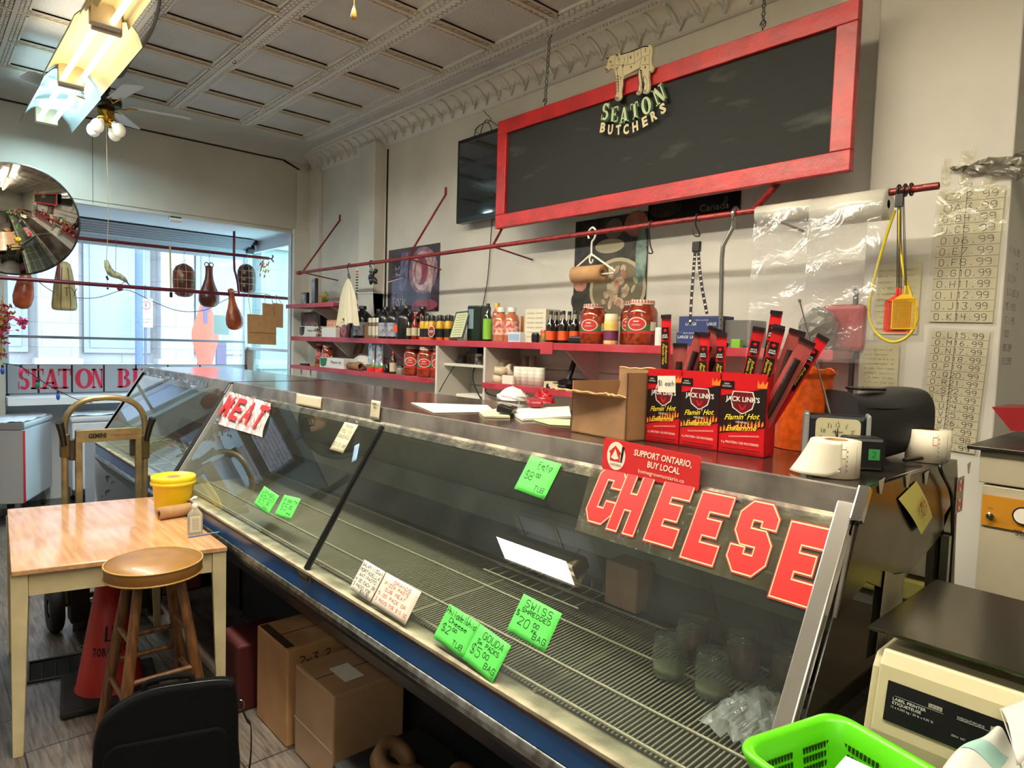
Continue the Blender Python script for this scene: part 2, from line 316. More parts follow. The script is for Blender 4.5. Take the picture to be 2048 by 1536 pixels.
# window wall: fascia above the display bay, its soffit, side walls
c = MB(); c.box(.55, 2.97, YF, YF+.08, 2.71, ZC-.06); c.box(-2.4, .55, YF, YF+.08, 2.5, ZC-.06); c.box(2.97, 3.2, YF, YF+.08, 2.7, 3.5)
c.box(-2.4, -.65, YF, YF+.08, 0, 2.5); c.box(-.73, -.65, YF, 7.9, 0, 2.76); c.box(.42, .655, 7.6, 7.9, 0, 2.75); c.box(.4, .55, YF, YF+.08, 2.5, 2.75)
c.add([(2.80, YF-.004, 3.425), (2.97, YF-.004, 3.36), (2.97, YF-.004, 3.34), (2.80, YF-.004, 3.40)], [(0, 1, 2, 3)], k=1)
c.box(.4, 2.80, YF-.006, YF, 3.408, 3.42, k=1); c.box(1.165, 1.169, YF-.003, YF, 2.72, 3.4, k=2); c.box(-.6, 2.92, YF-.004, YF, 2.74, 2.744, k=2)
build(c, 'wall_front', [frontm, blackm, mat('crack', (120, 116, 104), .8)], **S)
build(MB().box(-.65, 3.0, YF+.08, 7.95, 2.715, 2.76), 'trim_5', mat('soffit_white', (206, 208, 214), .5), **S)
c = MB(); c.box(-2.5, -2.4, -4, 6.6, 0, ZC); build(c, 'wall_left', wallm, **S)
c = MB(); c.box(-2.4, 3.7, -4.1, -4, 0, ZC); build(c, 'wall_back', wallm, **S)
c = MB(); c.box(-.65, -.57, 7.55, 7.6, .04, 2.7); c.box(.34, .42, 7.55, 7.6, .04, 2.7); c.box(-.65, .42, 7.55, 7.6, .04, .5); c.box(-.65, .42, 7.55, 7.6, 2.2, 2.3); c.box(-.65, .42, 7.55, 7.6, 2.62, 2.72); d1 = build(c, 'door_1', mat('door_maroon', (92, 32, 34), .4), **S)
c = MB(); c.box(-.57, .34, 7.575, 7.576, .5, 2.62); build(c, 'glazing', thin('door_glass', (200, 215, 225), 1), d1)
c = MB()
for z in (1.0, 1.6): c.box(-.57, .34, 7.56, 7.59, z, z+.04)
build(c, 'glazing_bar', mat('door_maroon', (0, 0, 0)), d1)
# window pane and frame
wf = mat('window_frame', (196, 200, 206), .4); wfd = mat('bar_grey', (120, 126, 136), .4, .5)
c = MB(); c.box(.62, .70, 7.78, 7.86, .9, 2.72); c.box(2.88, 2.96, 7.76, 7.86, .3, 2.72); c.box(.62, 2.95, 7.78, 7.86, 1.0, 1.045); c.box(.62, 2.95, 7.78, 7.86, 2.68, 2.72); c.box(.62, 3.0, 7.8, 7.9, 0, 1.0)
w1 = build(c, 'window_1', wf, **S)
build(MB().box(.70, 2.88, 7.818, 7.819, 1.045, 2.68), 'window_pane', thin('window_glass', (236, 244, 250), .8), w1)
build(MB().box(.70, 2.9, 7.765, 7.80, 1.575, 1.60), 'glazing_bar', wfd, w1)
c = MB(); c.box(2.90, 2.97, YF+.0, YF+.09, 0, 2.72); c.box(2.91, 2.96, YF+.09, 7.76, 0, .9); c.box(2.91, 2.96, YF+.09, 7.76, 2.60, 2.72); c.box(2.915, 2.955, YF+.09, 7.78, 1.5, 1.53); c.box(2.89, 2.96, 7.70, 7.80, .9, 1.5, k=1)
w2 = build(c, 'window_2', [wf, mat('brown_wood', (104, 62, 44), .5)], **S)
build(MB().box(2.935, 2.936, YF+.09, 7.78, .9, 2.60), 'window_pane', thin('side_window', (216, 243, 243), .8), w2)
# ---------------------------------------------------------------- street outside
stone = brick('street_stone', (158, 158, 156), (150, 150, 148), (134, 134, 132), 1, .9, .45, .01, .8, plane='XZ', bump=.1)
rbrick = brick('street_brick', (140, 104, 100), (128, 92, 90), (150, 144, 140), 1, .26, .09, .012, .8, plane='XZ', bump=.1)
YB = 15.0
c = MB(); c.box(-25, 30, YB, YB+1, -.3, 9); c.box(-25, 30, YB-.25, YB, -.3, 1.05, k=0)
for i in range(-3, 8):
    X = 1.75+i*2.02
    c.box(X, X+.62, YB-.35, YB, -.3, 4.2, k=0); c.box(X-.06, X+.68, YB-.4, YB, .95, 1.15, k=2); c.box(X+.62, X+2.02, YB-.02, YB, 4.2, 5.2, k=1)
    c.box(X+.75, X+1.90, YB-.06, YB, 1.25, 3.5, k=3); c.box(X+.85, X+1.80, YB-.08, YB-.05, 1.35, 3.4, k=4)
    c.box(X-.1, X+2.1, YB-.45, YB, 3.6, 3.8, k=2); c.box(X+.7, X+1.95, YB-.28, YB-.24, .2, .75, k=2); c.box(X+.62, X+2.02, YB-.06, YB, 3.8, 4.7, k=1)
tag(build(c, 'building', [stone, rbrick, mat('street_trim', (166, 166, 164), .8), mat('street_frame', (150, 156, 166), .7), mat('street_pane', (140, 152, 170), .5)], loc=(0, YB, 0)), 'pale stone commercial building across the street with pilasters and painted-over bays', 'building')
build(MB().box(-25, 30, 7.95, 20, -.3, -.16), 'ground', mat('asphalt', (110, 112, 116), .8, var=.1), **S)
build(MB().box(-25, 30, 7.92, 10.4, -.16, -.06), 'trim_6', mat('pavement', (196, 194, 190), .8, var=.08), **S)
a = P(278, 640, Y=12.5)
c = MB(); c.cyl((a.x, 12.5, -.2), (a.x, 12.5, 7), .06, .055); c.cyl((a.x, 12.5, -.2), (a.x, 12.5, .15), .15)
one(c, 'utility_pole', mat('pole_grey', (84, 104, 130), .6), 'grey-blue utility pole standing across the street behind the window', 'pole')
a = P(292, 622, Y=14.4); c = MB(frame(a, (1, 0, 0), (0, 0, 1)) @ Matrix.Scale(.75, 4))
c.box(-.16, .16, -.42, .32, -.01, 0); c.k = 1; c.tube([(.10*math.cos(t*PI/10), .15+.10*math.sin(t*PI/10), .004) for t in range(20)], .014, 6, True); c.box(-.03, .02, .09, .21, .001, .004, k=2); c.box(-.12, .12, -.22, -.2, .0, .004, k=2); c.box(-.12, .12, -.3, -.28, .0, .004, k=2)
c.M = Matrix(); c.cyl((a.x, a.y+.04, -.2), (a.x, a.y+.04, a.z+.5), .025, k=2)
one(c, 'parking_sign', [mat('sign_white', (236, 236, 236), .5), mat('sign_red', (200, 70, 70), .5), mat('sign_dark', (90, 96, 110), .5)], 'small white street sign with a red circle seen through the window', 'sign')
# orange construction diamond on the pavement
a = P(411, 668, Y=9.3); c = MB(frame(a, (1, 0, 0), (0, 0, 1)))
h = .62; wd_ = .17
c.prism([(0, h*.98), (wd_, .04), (wd_, -.06), (.08, -.44), (-.08, -.44), (-wd_, -.06), (-wd_, .04)], -.012, 0)
c.prism([(0, .42), (.07, .30), (.028, .30), (.028, .14), (-.028, .14), (-.028, .30), (-.07, .30)], .001, .004, k=1)
c.M = Matrix(); c.cyl((a.x-.16, a.y+.03, -.06), (a.x-.05, a.y+.03, a.z), .02, k=1); c.cyl((a.x+.16, a.y+.03, -.06), (a.x+.05, a.y+.03, a.z), .02, k=1); c.box(a.x-.1, a.x+.1, a.y+.01, a.y+.03, a.z-.8, a.z-.55, k=0); c.box(a.x+.17, a.x+.3, a.y+.08, a.y+.12, -.06, a.z-.1, k=1)
one(c, 'road_sign', [mat('orange_sign', (255, 92, 66), .5), mat('sign_slate', (92, 84, 110), .5)], 'orange diamond road-work sign with an arrow outside on the pavement', 'sign')
# ================================================================ window bay contents
# lettered sign boards along the foot of the window
SERIF = {'S': 'S', 'E': 'E', 'A': 'A', 'T': 'T', 'O': 'O', 'N': 'N', 'B': 'B', 'U': 'U'}
def slab(mb, ch, M, h, w, k=1, ext=.001):        # heavy letter with slab serifs, lower-left corner at the origin
    t = .27*w; sr = .09*h; L_ = []
    R = lambda x0, x1, y0, y1: mb.add([(x0*w, y0*h, ext), (x1*w, y0*h, ext), (x1*w, y1*h, ext), (x0*w, y1*h, ext)], [(0, 1, 2, 3)], k=k, M=M)
    Q = lambda pts: mb.add([(x*w, y*h, ext) for x, y in pts], [list(range(len(pts)))], k=k, M=M)
    ring = lambda cx, cy, rx, ry, a0, a1, tx=.27, ty=.13: [Q([(cx+rx*math.cos(a), cy+ry*math.sin(a)), (cx+rx*math.cos(b), cy+ry*math.sin(b)), (cx+(rx-tx)*math.cos(b), cy+(ry-ty)*math.sin(b)), (cx+(rx-tx)*math.cos(a), cy+(ry-ty)*math.sin(a))]) for a, b in [(a0+(a1-a0)*i/14, a0+(a1-a0)*(i+1)/14) for i in range(14)]]
    if ch == 'E': R(.10, .40, 0, 1); R(0, .5, 0, .09); R(0, .95, .91, 1); R(0, 1, 0, .09); R(.4, .7, .46, .56); Q([(.86, 1), (1, 1), (1, .70), (.94, .70)][::-1]); Q([(.9, 0), (1.04, 0), (1.04, .32), (.97, .32)]); R(.66, .72, .38, .64)
    elif ch == 'A': Q([(.02, 0), (.16, 0), (.48, .86), (.40, 1)]); Q([(.55, 0), (.88, 0), (.60, 1), (.40, 1)]); R(.2, .65, .25, .34); R(-.06, .32, 0, .08); R(.46, 1.02, 0, .08)
    elif ch == 'T': R(.36, .66, 0, 1); R(.2, .82, 0, .09); R(0, 1, .90, 1); R(0, .07, .66, 1); R(.93, 1, .66, 1)
    elif ch == 'N': R(.08, .2, 0, 1); R(.8, .92, 0, 1); Q([(.06, 1), (.36, 1), (.92, 0), (.66, 0)][::-1]); R(-.04, .34, 0, .08); R(-.04, .3, .92, 1); R(.64, 1.04, .92, 1)
    elif ch == 'O': ring(.5, .5, .5, .52, 0, 2*PI, .28, .1)
    elif ch == 'B': R(.1, .4, 0, 1); R(0, .5, 0, .08); R(0, .5, .92, 1); ring(.5, .75, .38, .25, -PI/2, PI/2, .26, .085); ring(.5, .27, .46, .27, -PI/2, PI/2, .28, .09)
    elif ch == 'U': R(.1, .4, .3, 1); R(.78, .9, .3, 1); R(0, .5, .92, 1); R(.66, 1.02, .92, 1); ring(.5, .3, .4, .32, PI, 2*PI, .24, .1)
    elif ch == 'S': ring(.5, .74, .44, .28, .2, 1.5*PI*.98, .3, .12); ring(.5, .27, .46, .29, PI*1.2-2*PI, PI*.5, .3, .12); R(.84, .93, .66, 1.0); R(.03, .11, 0, .36)
sg = thing('window_sign', 'grey sign boards with red SEATON lettering along the foot of the window', 'sign', (1.8, 7.76, 1.05))
c = MB(); xs = [P(x, 757, Y=7.74).x for x in (13, 77, 144, 208, 272, 336, 400, 492)]
for a_, b_ in zip(xs, xs[1:]): c.box(a_+.008, b_-.008, 7.74, 7.755, 1.05, 1.32)
c.box(xs[0], xs[-1], 7.756, 7.765, 1.045, 1.325, k=1); build(c, 'board', [mat('sign_board', (150, 152, 160), .5), blackm], sg)
FS = lambda x, z: frame((x, 7.739, z), (1, 0, 0), (0, 0, 1))
for ch, x0, x1 in (('S', 36, 60), ('E', 62, 88), ('A', 87, 120), ('T', 117, 142), ('O', 150, 186), ('N', 184, 207), ('B', 234, 262), ('U', 264, 290)):
    a_ = P(x0, 775, Y=7.739); b_ = P(x1, 775, Y=7.739); c = MB(); slab(c, ch, FS(a_.x, 1.088), .195, b_.x-a_.x, k=0); build(c, 'letter', mat('letter_red', (186, 26, 62), .5), sg)
# roller shutter box, its tube end, the little sensor under the fascia
c = MB()
for i in range(6): c.box(.7, 2.82, 7.50-.035*i, 7.53-.035*i+.003, 2.60+.018*i, 2.71-.002*i)
c.cyl((.7, 7.55, 2.63), (2.84, 7.55, 2.63), .035, n=14); c.cyl((2.80, 7.5, 2.62), (2.87, 7.5, 2.62), .05, k=1); c.box(2.80, 2.88, 7.4, 7.56, 2.66, 2.71, k=1); c.box(.72, 2.8, 7.6, 7.61, 2.50, 2.62, k=2)
one(c, 'roller_shutter', [mat('shutter', (168, 170, 178), .45, .2), blackp, mat('shutter_slat', (206, 210, 218), .5)], 'grey rolled-up slatted shutter box across the top of the window', 'shutter')
a_ = P(350, 437, Y=YF-.03); c = MB(); c.box(a_.x-.045, a_.x+.045, YF-.06, YF, a_.z-.012, a_.z+.012, k=1); c.tube([(a_.x-.05, YF-.05, a_.z-.016), (a_.x+.05, YF-.05, a_.z-.016)], .02, 10)
one(c, 'motion_sensor', [mat('dev_white', (226, 226, 224), .4), blackp], 'small white and black sensor on the edge above the window', 'sensor')
# hanging rods
YU, YL = 6.98, 6.72
ru = thing('hanging_rail', 'upper wine-red meat rail across the window, hook at its right end', 'rail', (1.9, YU, 2.4))
a_ = P(100, 470, Y=YU); b_ = P(538, 517, Y=YU); c = MB(); c.cyl(a_, b_, .016, n=12); build(c, 'rail', winered, ru)
c = MB(); c.tube([b_, b_+V((.03, 0, .0)), b_+V((.045, 0, .025)), b_+V((.035, 0, .04))], .009, 8); c.tube([b_+V((.02, 0, 0)), b_+V((.045, 0, -.02)), b_+V((.045, 0, -.035))], .008, 8); build(c, 'end_hook', winered, ru)
t_ = P(468, 448, Y=YU); m_ = P(468, 512, Y=YU); c = MB(); c.tube([(m_.x, YU, 2.715), m_], .013, 8); build(c, 'strut', winered, ru)
rl = thing('hanging_rail', 'lower wine-red meat rail across the window, nearest to the shop', 'rail', (1.9, YL, 2.05))
a2 = P(-40, 552, Y=YL); b2 = P(577, 597, Y=YL); c = MB(); c.cyl(a2, b2, .017, n=12); build(c, 'rail', winered, rl)
k2 = P(478, 588, Y=YL); c = MB(); c.tube([m_, P(469, 540, Y=YU-.02), P(475, 563, Y=YL+.05), k2], .012, 8); build(c, 'strut', winered, rl)
c = MB(); c.tube([P(116, 470, Y=YU), P(117, 564, Y=YL)], .012, 8); build(c, 'strut', winered, rl)
RU = lambda px: P(px, 0, Y=YU) if 0 else a_ + (b_-a_)*((P(px, 480, Y=YU).x-a_.x)/(b_.x-a_.x))
RL = lambda px: a2 + (b2-a2)*((P(px, 575, Y=YL).x-a2.x)/(b2.x-a2.x))
def hook(mb, top, z2, r=.011, t=.0022, k=1):
    mb.tube(spline([top+V((0, .018, -.01)), top+V((0, 0, .021)), top+V((0, -.02, -.002)), V((top.x, top.y, (top.z+z2)/2)), V((top.x, top.y, z2+.02)), V((top.x+r, top.y, z2+.004)), V((top.x, top.y, z2-.006))], 4), t, 6, k=k)
hamm = mat('ham_rind', (108, 44, 26), .32, rgb2=(62, 20, 16), vs=9, bump=.35, bs=28); hamo = mat('ham_orange', (172, 84, 38), .34, rgb2=(120, 48, 26), vs=8, bump=.3, bs=24)
twine = mat('twine', (196, 178, 140), .8)
def meat(name, label, cat, prof, px, py0, py1, Y, m, net=None, rail=None, tw=1, lean=0, extra=None):
    a = P(px, py0, Y=Y); b = P(px, py1, Y=Y); Hh = a.z-b.z
    t = thing(name, label, cat, (a.x, Y, b.z)); c = MB(); M = Matrix.Translation((b.x, Y, b.z)) @ Matrix.Rotation(lean, 4, 'Y')
    c.lathe([(r*Hh, z*Hh) for z, r in prof], 26, M); 
    for v_ in range(len(c.v)): q = c.v[v_]; c.v[v_] = V((q.x, Y+(q.y-Y)*.72, q.z))
    build(c, 'body', m, t)
    if net:
        c = MB()
        for z in net:
            r = [pr for zz, pr in prof if zz <= z][-1]*Hh; c.tube([(b.x+(r+.003)*math.cos(i*PI/14), Y+(r+.003)*.74*math.sin(i*PI/14), b.z+z*Hh) for i in range(28)], .0022, 5, True)
        for q in range(0, 8): c.tube([(b.x+(r_*Hh+.003)*math.cos(q*PI/4), Y+(r_*Hh+.003)*.74*math.sin(q*PI/4), b.z+z*Hh) for z, r_ in prof], .0018, 5)
        build(c, 'netting', twine, t)
    if rail is not None:
        c = MB(); top = V((b.x, rail.y, rail.z)); hook(c, top, a.z+.03, k=0); build(c, 'hook', mat('wire_steel', (120, 118, 116), .4, .9), t)
        c = MB(); c.tube(spline([(b.x, Y, a.z+.03), (b.x-.012, Y, a.z+.01), (b.x-.01, Y, a.z-.02), (b.x+.012, Y, a.z-.01), (b.x, Y, a.z+.03)], 4), .002, 5); build(c, 'loop', twine, t)
    return t
PM = [(0, .01), (.02, .16), (.08, .24), (.25, .30), (.5, .315), (.75, .30), (.9, .22), (.97, .1), (1, .02)]
meat('cured_meat', 'round dark red netted cured meat hanging above the parked window ledge', 'cured meat', PM, 368, 527, 594, YU, hamm, (.25, .5, .75), RU(368)); 
meat('cured_meat', 'dark squared netted cured meat hanging beside the right window post', 'cured meat', [(0, .1), (.03, .26), (.12, .31), (.3, .31), (.32, .295), (.34, .31), (.5, .315), (.52, .3), (.54, .315), (.75, .30), (.9, .23), (.97, .12), (1, .02)], 493, 528, 586, YU, mat('dark_meat', (74, 20, 18), .3, rgb2=(40, 12, 12), vs=12, bump=.4, bs=30), (.3, .52, .75), RU(493))
HM = [(0, .02), (.015, .12), (.06, .19), (.15, .235), (.28, .235), (.42, .195), (.55, .14), (.68, .10), (.8, .085), (.92, .085), (.97, .09), (1, .03)]
t = meat('cured_ham', 'dark leg of cured ham hanging by black tongs between two netted meats', 'ham', HM, 418, 531, 615, YU, hamm, None, RU(411))
a = P(418, 531, Y=YU); c = MB()
for sg_ in (-1, 1): c.tube([(a.x+sg_*.022+.02*math.cos(i*PI/6), YU, a.z+.008+.02*math.sin(i*PI/6)) for i in range(12)], .0045, 6, True); c.tube([(a.x+sg_*.015, YU, a.z-.01), (a.x, YU, a.z-.05)], .006, 6)
build(c, 'tongs', blackp, t)
t = meat('cured_ham', 'small amber ham hung by its shank from the lower rail', 'ham', [(z, r*.86) for z, r in HM], 471, 577, 660, YL, hamo, None, None, lean=-.12)
c = MB(); q = P(467, 583, Y=YL); c.tube([(q.x+.03*math.cos(i*PI/6), q.y+.03*math.sin(i*PI/6), q.z) for i in range(12)], .008, 6, True); build(c, 'loop', twine, t)
meat('cured_ham', 'orange-brown ham hanging at far left below the round mirror', 'ham', [(0, .02), (.03, .13), (.12, .19), (.3, .22), (.5, .2), (.7, .17), (.85, .11), (1, .09)], 43, 537, 618, YL+.1, hamo, None, None, lean=.12)
t = meat('decorative_gourd', 'pale ribbed wooden-looking hanging ham block with dark markings', 'hanging decoration', [(0, .15), (.015, .205), (.06, .225), (.12, .225), (.5, .19), (.85, .135), (.95, .11), (.99, .06), (1, .02)], 129, 523, 621, YU+.05, mat('pale_block', (176, 158, 110), .5, rgb2=(150, 128, 82), vs=6, bump=.1), None, RU(129))
c = MB(); b = P(129, 621, Y=YU+.05)
for q in range(8): c.tube([(b.x+(r_*.42+.0015)*math.cos(q*PI/4+.4), YU+.05+(r_*.42+.0015)*.74*math.sin(q*PI/4+.4), b.z+z*.42) for z, r_ in ((.02, .205), (.12, .225), (.5, .19), (.85, .135), (.97, .09))], .003, 5)
c.hand('TY', frame((b.x+.035, YU-.045, b.z+.16), (1, 0, 0), (0, 0, 1)), .07, .006); build(c, 'markings', mat('mark_brown', (70, 48, 34), .8), t)
# carved fish, feather, bird pull cord, dried peppers
fish = spline([P(212, 520, Y=6.85), P(216, 535, Y=6.85), P(224, 547, Y=6.85), P(238, 552, Y=6.85), P(250, 560, Y=6.85), P(255, 566, Y=6.85)], 4)
t = thing('carved_bird', 'long carved yellow and grey bird ornament hanging on a hook', 'ornament', fish[10])
c = MB(); n = len(fish); c.tube(fish, [.006+.026*math.sin(PI*min(1, (i+1)/n)**.8) for i in range(n)], 10); build(c, 'body', mat('bird_cream', (206, 196, 150), .5, rgb2=(120, 116, 90), vs=25), t)
c = MB(); c.tube([fish[-1], P(263, 574, Y=6.85)], .006, 6, r2=.001); c.tube([P(250, 562, Y=6.82), P(240, 572, Y=6.82), P(236, 580, Y=6.82)], .003, 5); build(c, 'beak_and_legs', mat('mark_brown', (70, 48, 34), .8), t)
c = MB(); rr = RU(238); hook(c, V((P(238, 480, Y=6.85).x, 6.98, rr.z)), P(238, 548, Y=6.85).z, k=0); build(c, 'hook', MATS['wire_steel'], t)
t = thing('garland', 'bunch of dried red and yellow peppers tied at the right end of the upper rail', 'dried peppers', P(530, 530, Y=YU)); c = MB()
for i in range(26):
    q = P(530+random.uniform(-9, 9), 518+random.uniform(0, 36), Y=YU-.03+random.uniform(-.03, .03)); c.tube([q, q+V((random.uniform(-.02, .02), 0, -.03))], .008, 6, r2=.002, k=random.choice((0, 0, 1, 2)))
build(c, 'peppers', [mat('pep_red', (196, 70, 36), .4), mat('pep_yellow', (222, 180, 40), .4), mat('pep_leaf', (120, 120, 60), .6)], t)
one(MB().tube([P(340, 490, Y=YU-.03), P(341, 540, Y=YU-.03), P(342, 588, Y=YU-.03)], .008, 8).box(P(342, 588, Y=YU-.03).x-.012, P(342, 588, Y=YU-.03).x+.012, YU-.04, YU-.02, P(342, 595, Y=YU).z, P(342, 585, Y=YU).z, k=1), 'twine_hank', [twine, blackp], 'hank of pale twine hanging from the upper rail over the lower one', 'twine')
one(MB().tube([P(213, 552, Y=6.9), P(216, 560, Y=6.9)], .009, 8).tube([P(214, 520, Y=6.9), P(215, 575, Y=6.9)], .002, 5).tube([P(215, 575, Y=6.9), P(216, 579, Y=6.9)], .009, 8), 'pull_weight', blackp, 'black weight on a string beside the carved bird', 'weight')
one(MB().ball(P(240, 575, Y=6.9), (.028, .02, .034), 8), 'pepper_ornament', mat('wine_plastic', (130, 20, 40), .4), 'small dark red ornament hanging below the carved bird', 'ornament')
one(MB().tube(spline([P(78, 564, Y=7.0), P(110, 585, Y=7.0), P(160, 596, Y=7.0), P(200, 594, Y=7.0), P(238, 582, Y=7.0), P(262, 582, Y=7.0), P(310, 605, Y=7.0), P(360, 622, Y=7.0), P(410, 620, Y=7.0), P(450, 600, Y=7.0), P(478, 590, Y=6.75)], 5), .0035, 5), 'hanging_wire', mat('wire_grey', (90, 96, 100), .5), 'thin grey wire sagging in front of the window between the rails', 'wire')
one(MB(frame(P(443, 650, Y=7.79), (1, 0, 0), (.02, 0, 1))).box(-.085, .085, -.11, .11, -.001, .001), 'taped_notice', mat('notice_back', (176, 180, 178), .8), 'letter-size paper notice taped to the window pane', 'notice')
# brown paper bags hanging on the lower rail
for (x0, x1, y0, y1, Y, tilt, lb) in ((497, 552, 628, 690, 6.62, .02, 'largest flat brown paper bag hanging in front of the side window'), (527, 550, 606, 655, 6.66, .0, 'small brown paper bag tucked behind the large flat one'), (550, 566, 606, 656, 6.64, -.05, 'narrow brown paper bag hanging at the end of the lower rail')):
    a = P(x0, y0, Y=Y); b = P(x1, y1, Y=Y); t = thing('paper_bag', lb, 'paper bag', ((a.x+b.x)/2, Y, b.z)); c = MB()
    c.add([(a.x, Y, a.z), (b.x, Y, a.z-.005), (b.x-.003, Y-.012, b.z), (a.x-.004, Y-.012, b.z+.006), (a.x, Y+.035, a.z), (b.x, Y+.035, a.z-.005), (b.x-.003, Y+.014, b.z), (a.x-.004, Y+.014, b.z+.006)], [(0, 1, 2, 3), (5, 4, 7, 6), (3, 2, 6, 7), (0, 3, 7, 4), (1, 5, 6, 2)])
    if x0 == 497: c.box(a.x, b.x, Y-.011, Y-.008, (a.z*.4+b.z*.6)-.002, (a.z*.4+b.z*.6)+.002, k=1)
    build(c, 'bag', [kraft, mat('fold_line', (120, 86, 54), .8)], t); c = MB()
    r = RL((x0+x1)/2); c.tube(spline([(a.x+.02, Y, a.z), (a.x+.03, YL-.01, r.z+.01), (a.x+.05, YL, r.z+.021), (b.x-.03, YL, r.z+.018), (b.x-.02, Y, a.z)], 4), .003, 5); build(c, 'handle', kraft, t)
# wreath of autumn flowers at the left edge and string of bulbs
t = thing('flower_swag', 'swag of artificial autumn leaves and pink flowers at the left window jamb', 'artificial flowers', P(12, 670, Y=6.4)); c = MB(); cols = [mat('leaf_red', (176, 44, 66), .6), mat('leaf_pink', (206, 84, 130), .6), mat('leaf_ochre', (160, 120, 60), .7), mat('leaf_orange', (190, 84, 50), .6)]
for i in range(150):
    if i < 110: q = P(random.gauss(4, 12), random.uniform(610, 665), Y=6.4+random.uniform(-.08, .08))
    elif i < 130: q = P(random.gauss(2, 6), random.uniform(665, 720), Y=6.4)
    else: q = P(random.gauss(47, 5), random.gauss(646, 5), Y=6.35)
    R_ = Matrix.Translation(q) @ Matrix.Rotation(random.uniform(0, 6), 4, 'Z') @ Matrix.Rotation(random.uniform(0, 6), 4, 'X'); s_ = random.uniform(.014, .026)
    kk = 1 if i >= 130 else random.choice((0, 0, 2, 2, 3, 1))
    c.add([(0, 0, 0), (s_, .4*s_, .004), (1.6*s_, 0, 0), (s_, -.5*s_, .005), (0, s_*1.2, 0), (-s_, .2*s_, .003), (-.3*s_, -s_, .004)], [(0, 1, 2, 3), (0, 4, 5), (0, 5, 6), (0, 3, 6)], M=R_, k=kk)
c.tube(spline([P(4, 590, Y=6.4), P(14, 640, Y=6.4), P(30, 635, Y=6.38), P(47, 646, Y=6.35)], 5), .0025, 5, k=2); c.tube([P(3, 600, Y=6.4), P(2, 720, Y=6.42)], .004, 5, k=2)
build(c, 'leaves', cols, t)
strg = spline([P(5, 727, Y=6.3), P(40, 733, Y=6.3), P(76, 757, Y=6.3), P(105, 775, Y=6.35), P(120, 783, Y=6.35), P(150, 797, Y=6.45), P(185, 806, Y=6.5)], 6)
t = thing('string_lights', 'dark string of coloured bulbs drooping across the window sign', 'string lights', P(76, 757, Y=6.3)); c = MB(); c.tube(strg, .0035, 6); build(c, 'cord', mat('cord_green', (24, 40, 36), .6), t)
for px, py, m_ in ((42, 735, mat('bulb_pink', (214, 70, 120), .3)), (5, 735, mat('bulb_blue', (50, 80, 180), .3)), (74, 764, mat('bulb_green', (24, 120, 90), .3)), (116, 787, MATS['bulb_blue'])):
    q = P(px, py-5, Y=6.3); c = MB(); c.cyl(q, q+V((0, 0, -.02)), .009, n=8, k=1); c.ball(q+V((0, 0, -.045)), (.014, .014, .028), 8); build(c, 'bulb', [m_, MATS['cord_green']], t)
# white fallen card on the bay floor shelf, ledge under the sign
build(MB().box(.66, 2.6, 7.45, 7.76, .96, 1.03), 'trim_7', mat('ledge_white', (226, 228, 232), .5), **S)
# chest freezers
fz = mat('freezer_white', (214, 218, 226), .32, var=.03); fzg = mat('freezer_grey', (150, 150, 152), .4)
def freezer(label, corner, wx, wy, rz, h, red, name='chest_freezer'):
    t = thing(name, label, 'freezer', (corner.x, corner.y, 0), rz); M = T(corner.x, corner.y, 0, rz)
    build(MB(M).box(0, wx, 0, wy, .16, h), 'body', fz if red else fz, t, bevel=.015)
    build(MB(M).box(-.01, wx+.01, -.01, wy+.01, h+.002, h+.06), 'lid', fz, t, bevel=.02)
    c = MB(M); c.grid(lambda u, v: (-.005+(wx+.01)*u, -.005+(wy+.01)*v, h+.066+.006*math.sin(u*17+v*9)+.004*math.sin(v*31)), 14, 14); build(c, 'cover_sheet', mat('sheet_white', (222, 228, 238), .45, bump=.5, bs=30), t)
    if red:
        build(MB(M).box(-.004, -.0005, .0, wy, .17, h-.01), 'side_panel', fzg, t); build(MB(M).box(-.006, .03, -.006, -.0005, .17, h-.01), 'tape_strip', mat('tape_red', (206, 18, 40), .4), t); build(MB(M).box(-.012, .0, -.012, wy, h, h+.062), 'lid_edge', mat('lid_edge', (120, 118, 118), .4), t, bevel=.01)
    for x, y in ((.06, .06), (wx-.06, .06), (.06, wy-.06), (wx-.06, wy-.06)):
        c = MB(M); c.cyl((x, y-.012, .03), (x, y+.012, .03), .03, n=14); c.box(x-.02, x+.02, y-.02, y+.02, .05, .16, k=1); build(c, 'caster', [blackp, steel], t)
    return t
freezer('white chest freezer with a red taped corner at the left edge', V((.715, 6.95, 0)), .72, .34, math.radians(66), .80, True)
freezer('second white chest freezer standing behind the hand truck under the window', V((1.12, 7.28, 0)), .7, .40, 0, .80, False)
# ================================================================ display cases
X0, Z0, X1, Z1 = 1.06, .812, 1.41, 1.385                     # line of the sloping glass
gs = V((X1-X0, 0, Z1-Z0)).normalized(); gn = V((-gs.z, 0, gs.x))
def GL(px, py, off=0):
    d = ray(px, py); t = gn.dot(V((X0, 0, Z0))+gn*off-EY)/gn.dot(d); return EY+t*d
def gframe(o, rot=0):
    M = frame(o, (0, -1, 0), gs); return M @ Matrix.Rotation(rot, 4, 'Z')
blue = mat('case_blue', (12, 84, 150), .3, coat=.3, var=.1, vs=6); navy = mat('case_navy', (10, 18, 34), .3, coat=.2); brown = mat('case_brown', (58, 34, 26), .6, var=.4, vs=20, bump=.2)
ledge = mat('case_ledge', (186, 178, 150), .5, var=.25, vs=14); inner = mat('case_inner', (150, 157, 145), .5, var=.06, vs=4); innerd = mat('case_inner_dark', (38, 42, 40), .45); rackm = mat('rack_wire', (172, 166, 140), .4, .3)
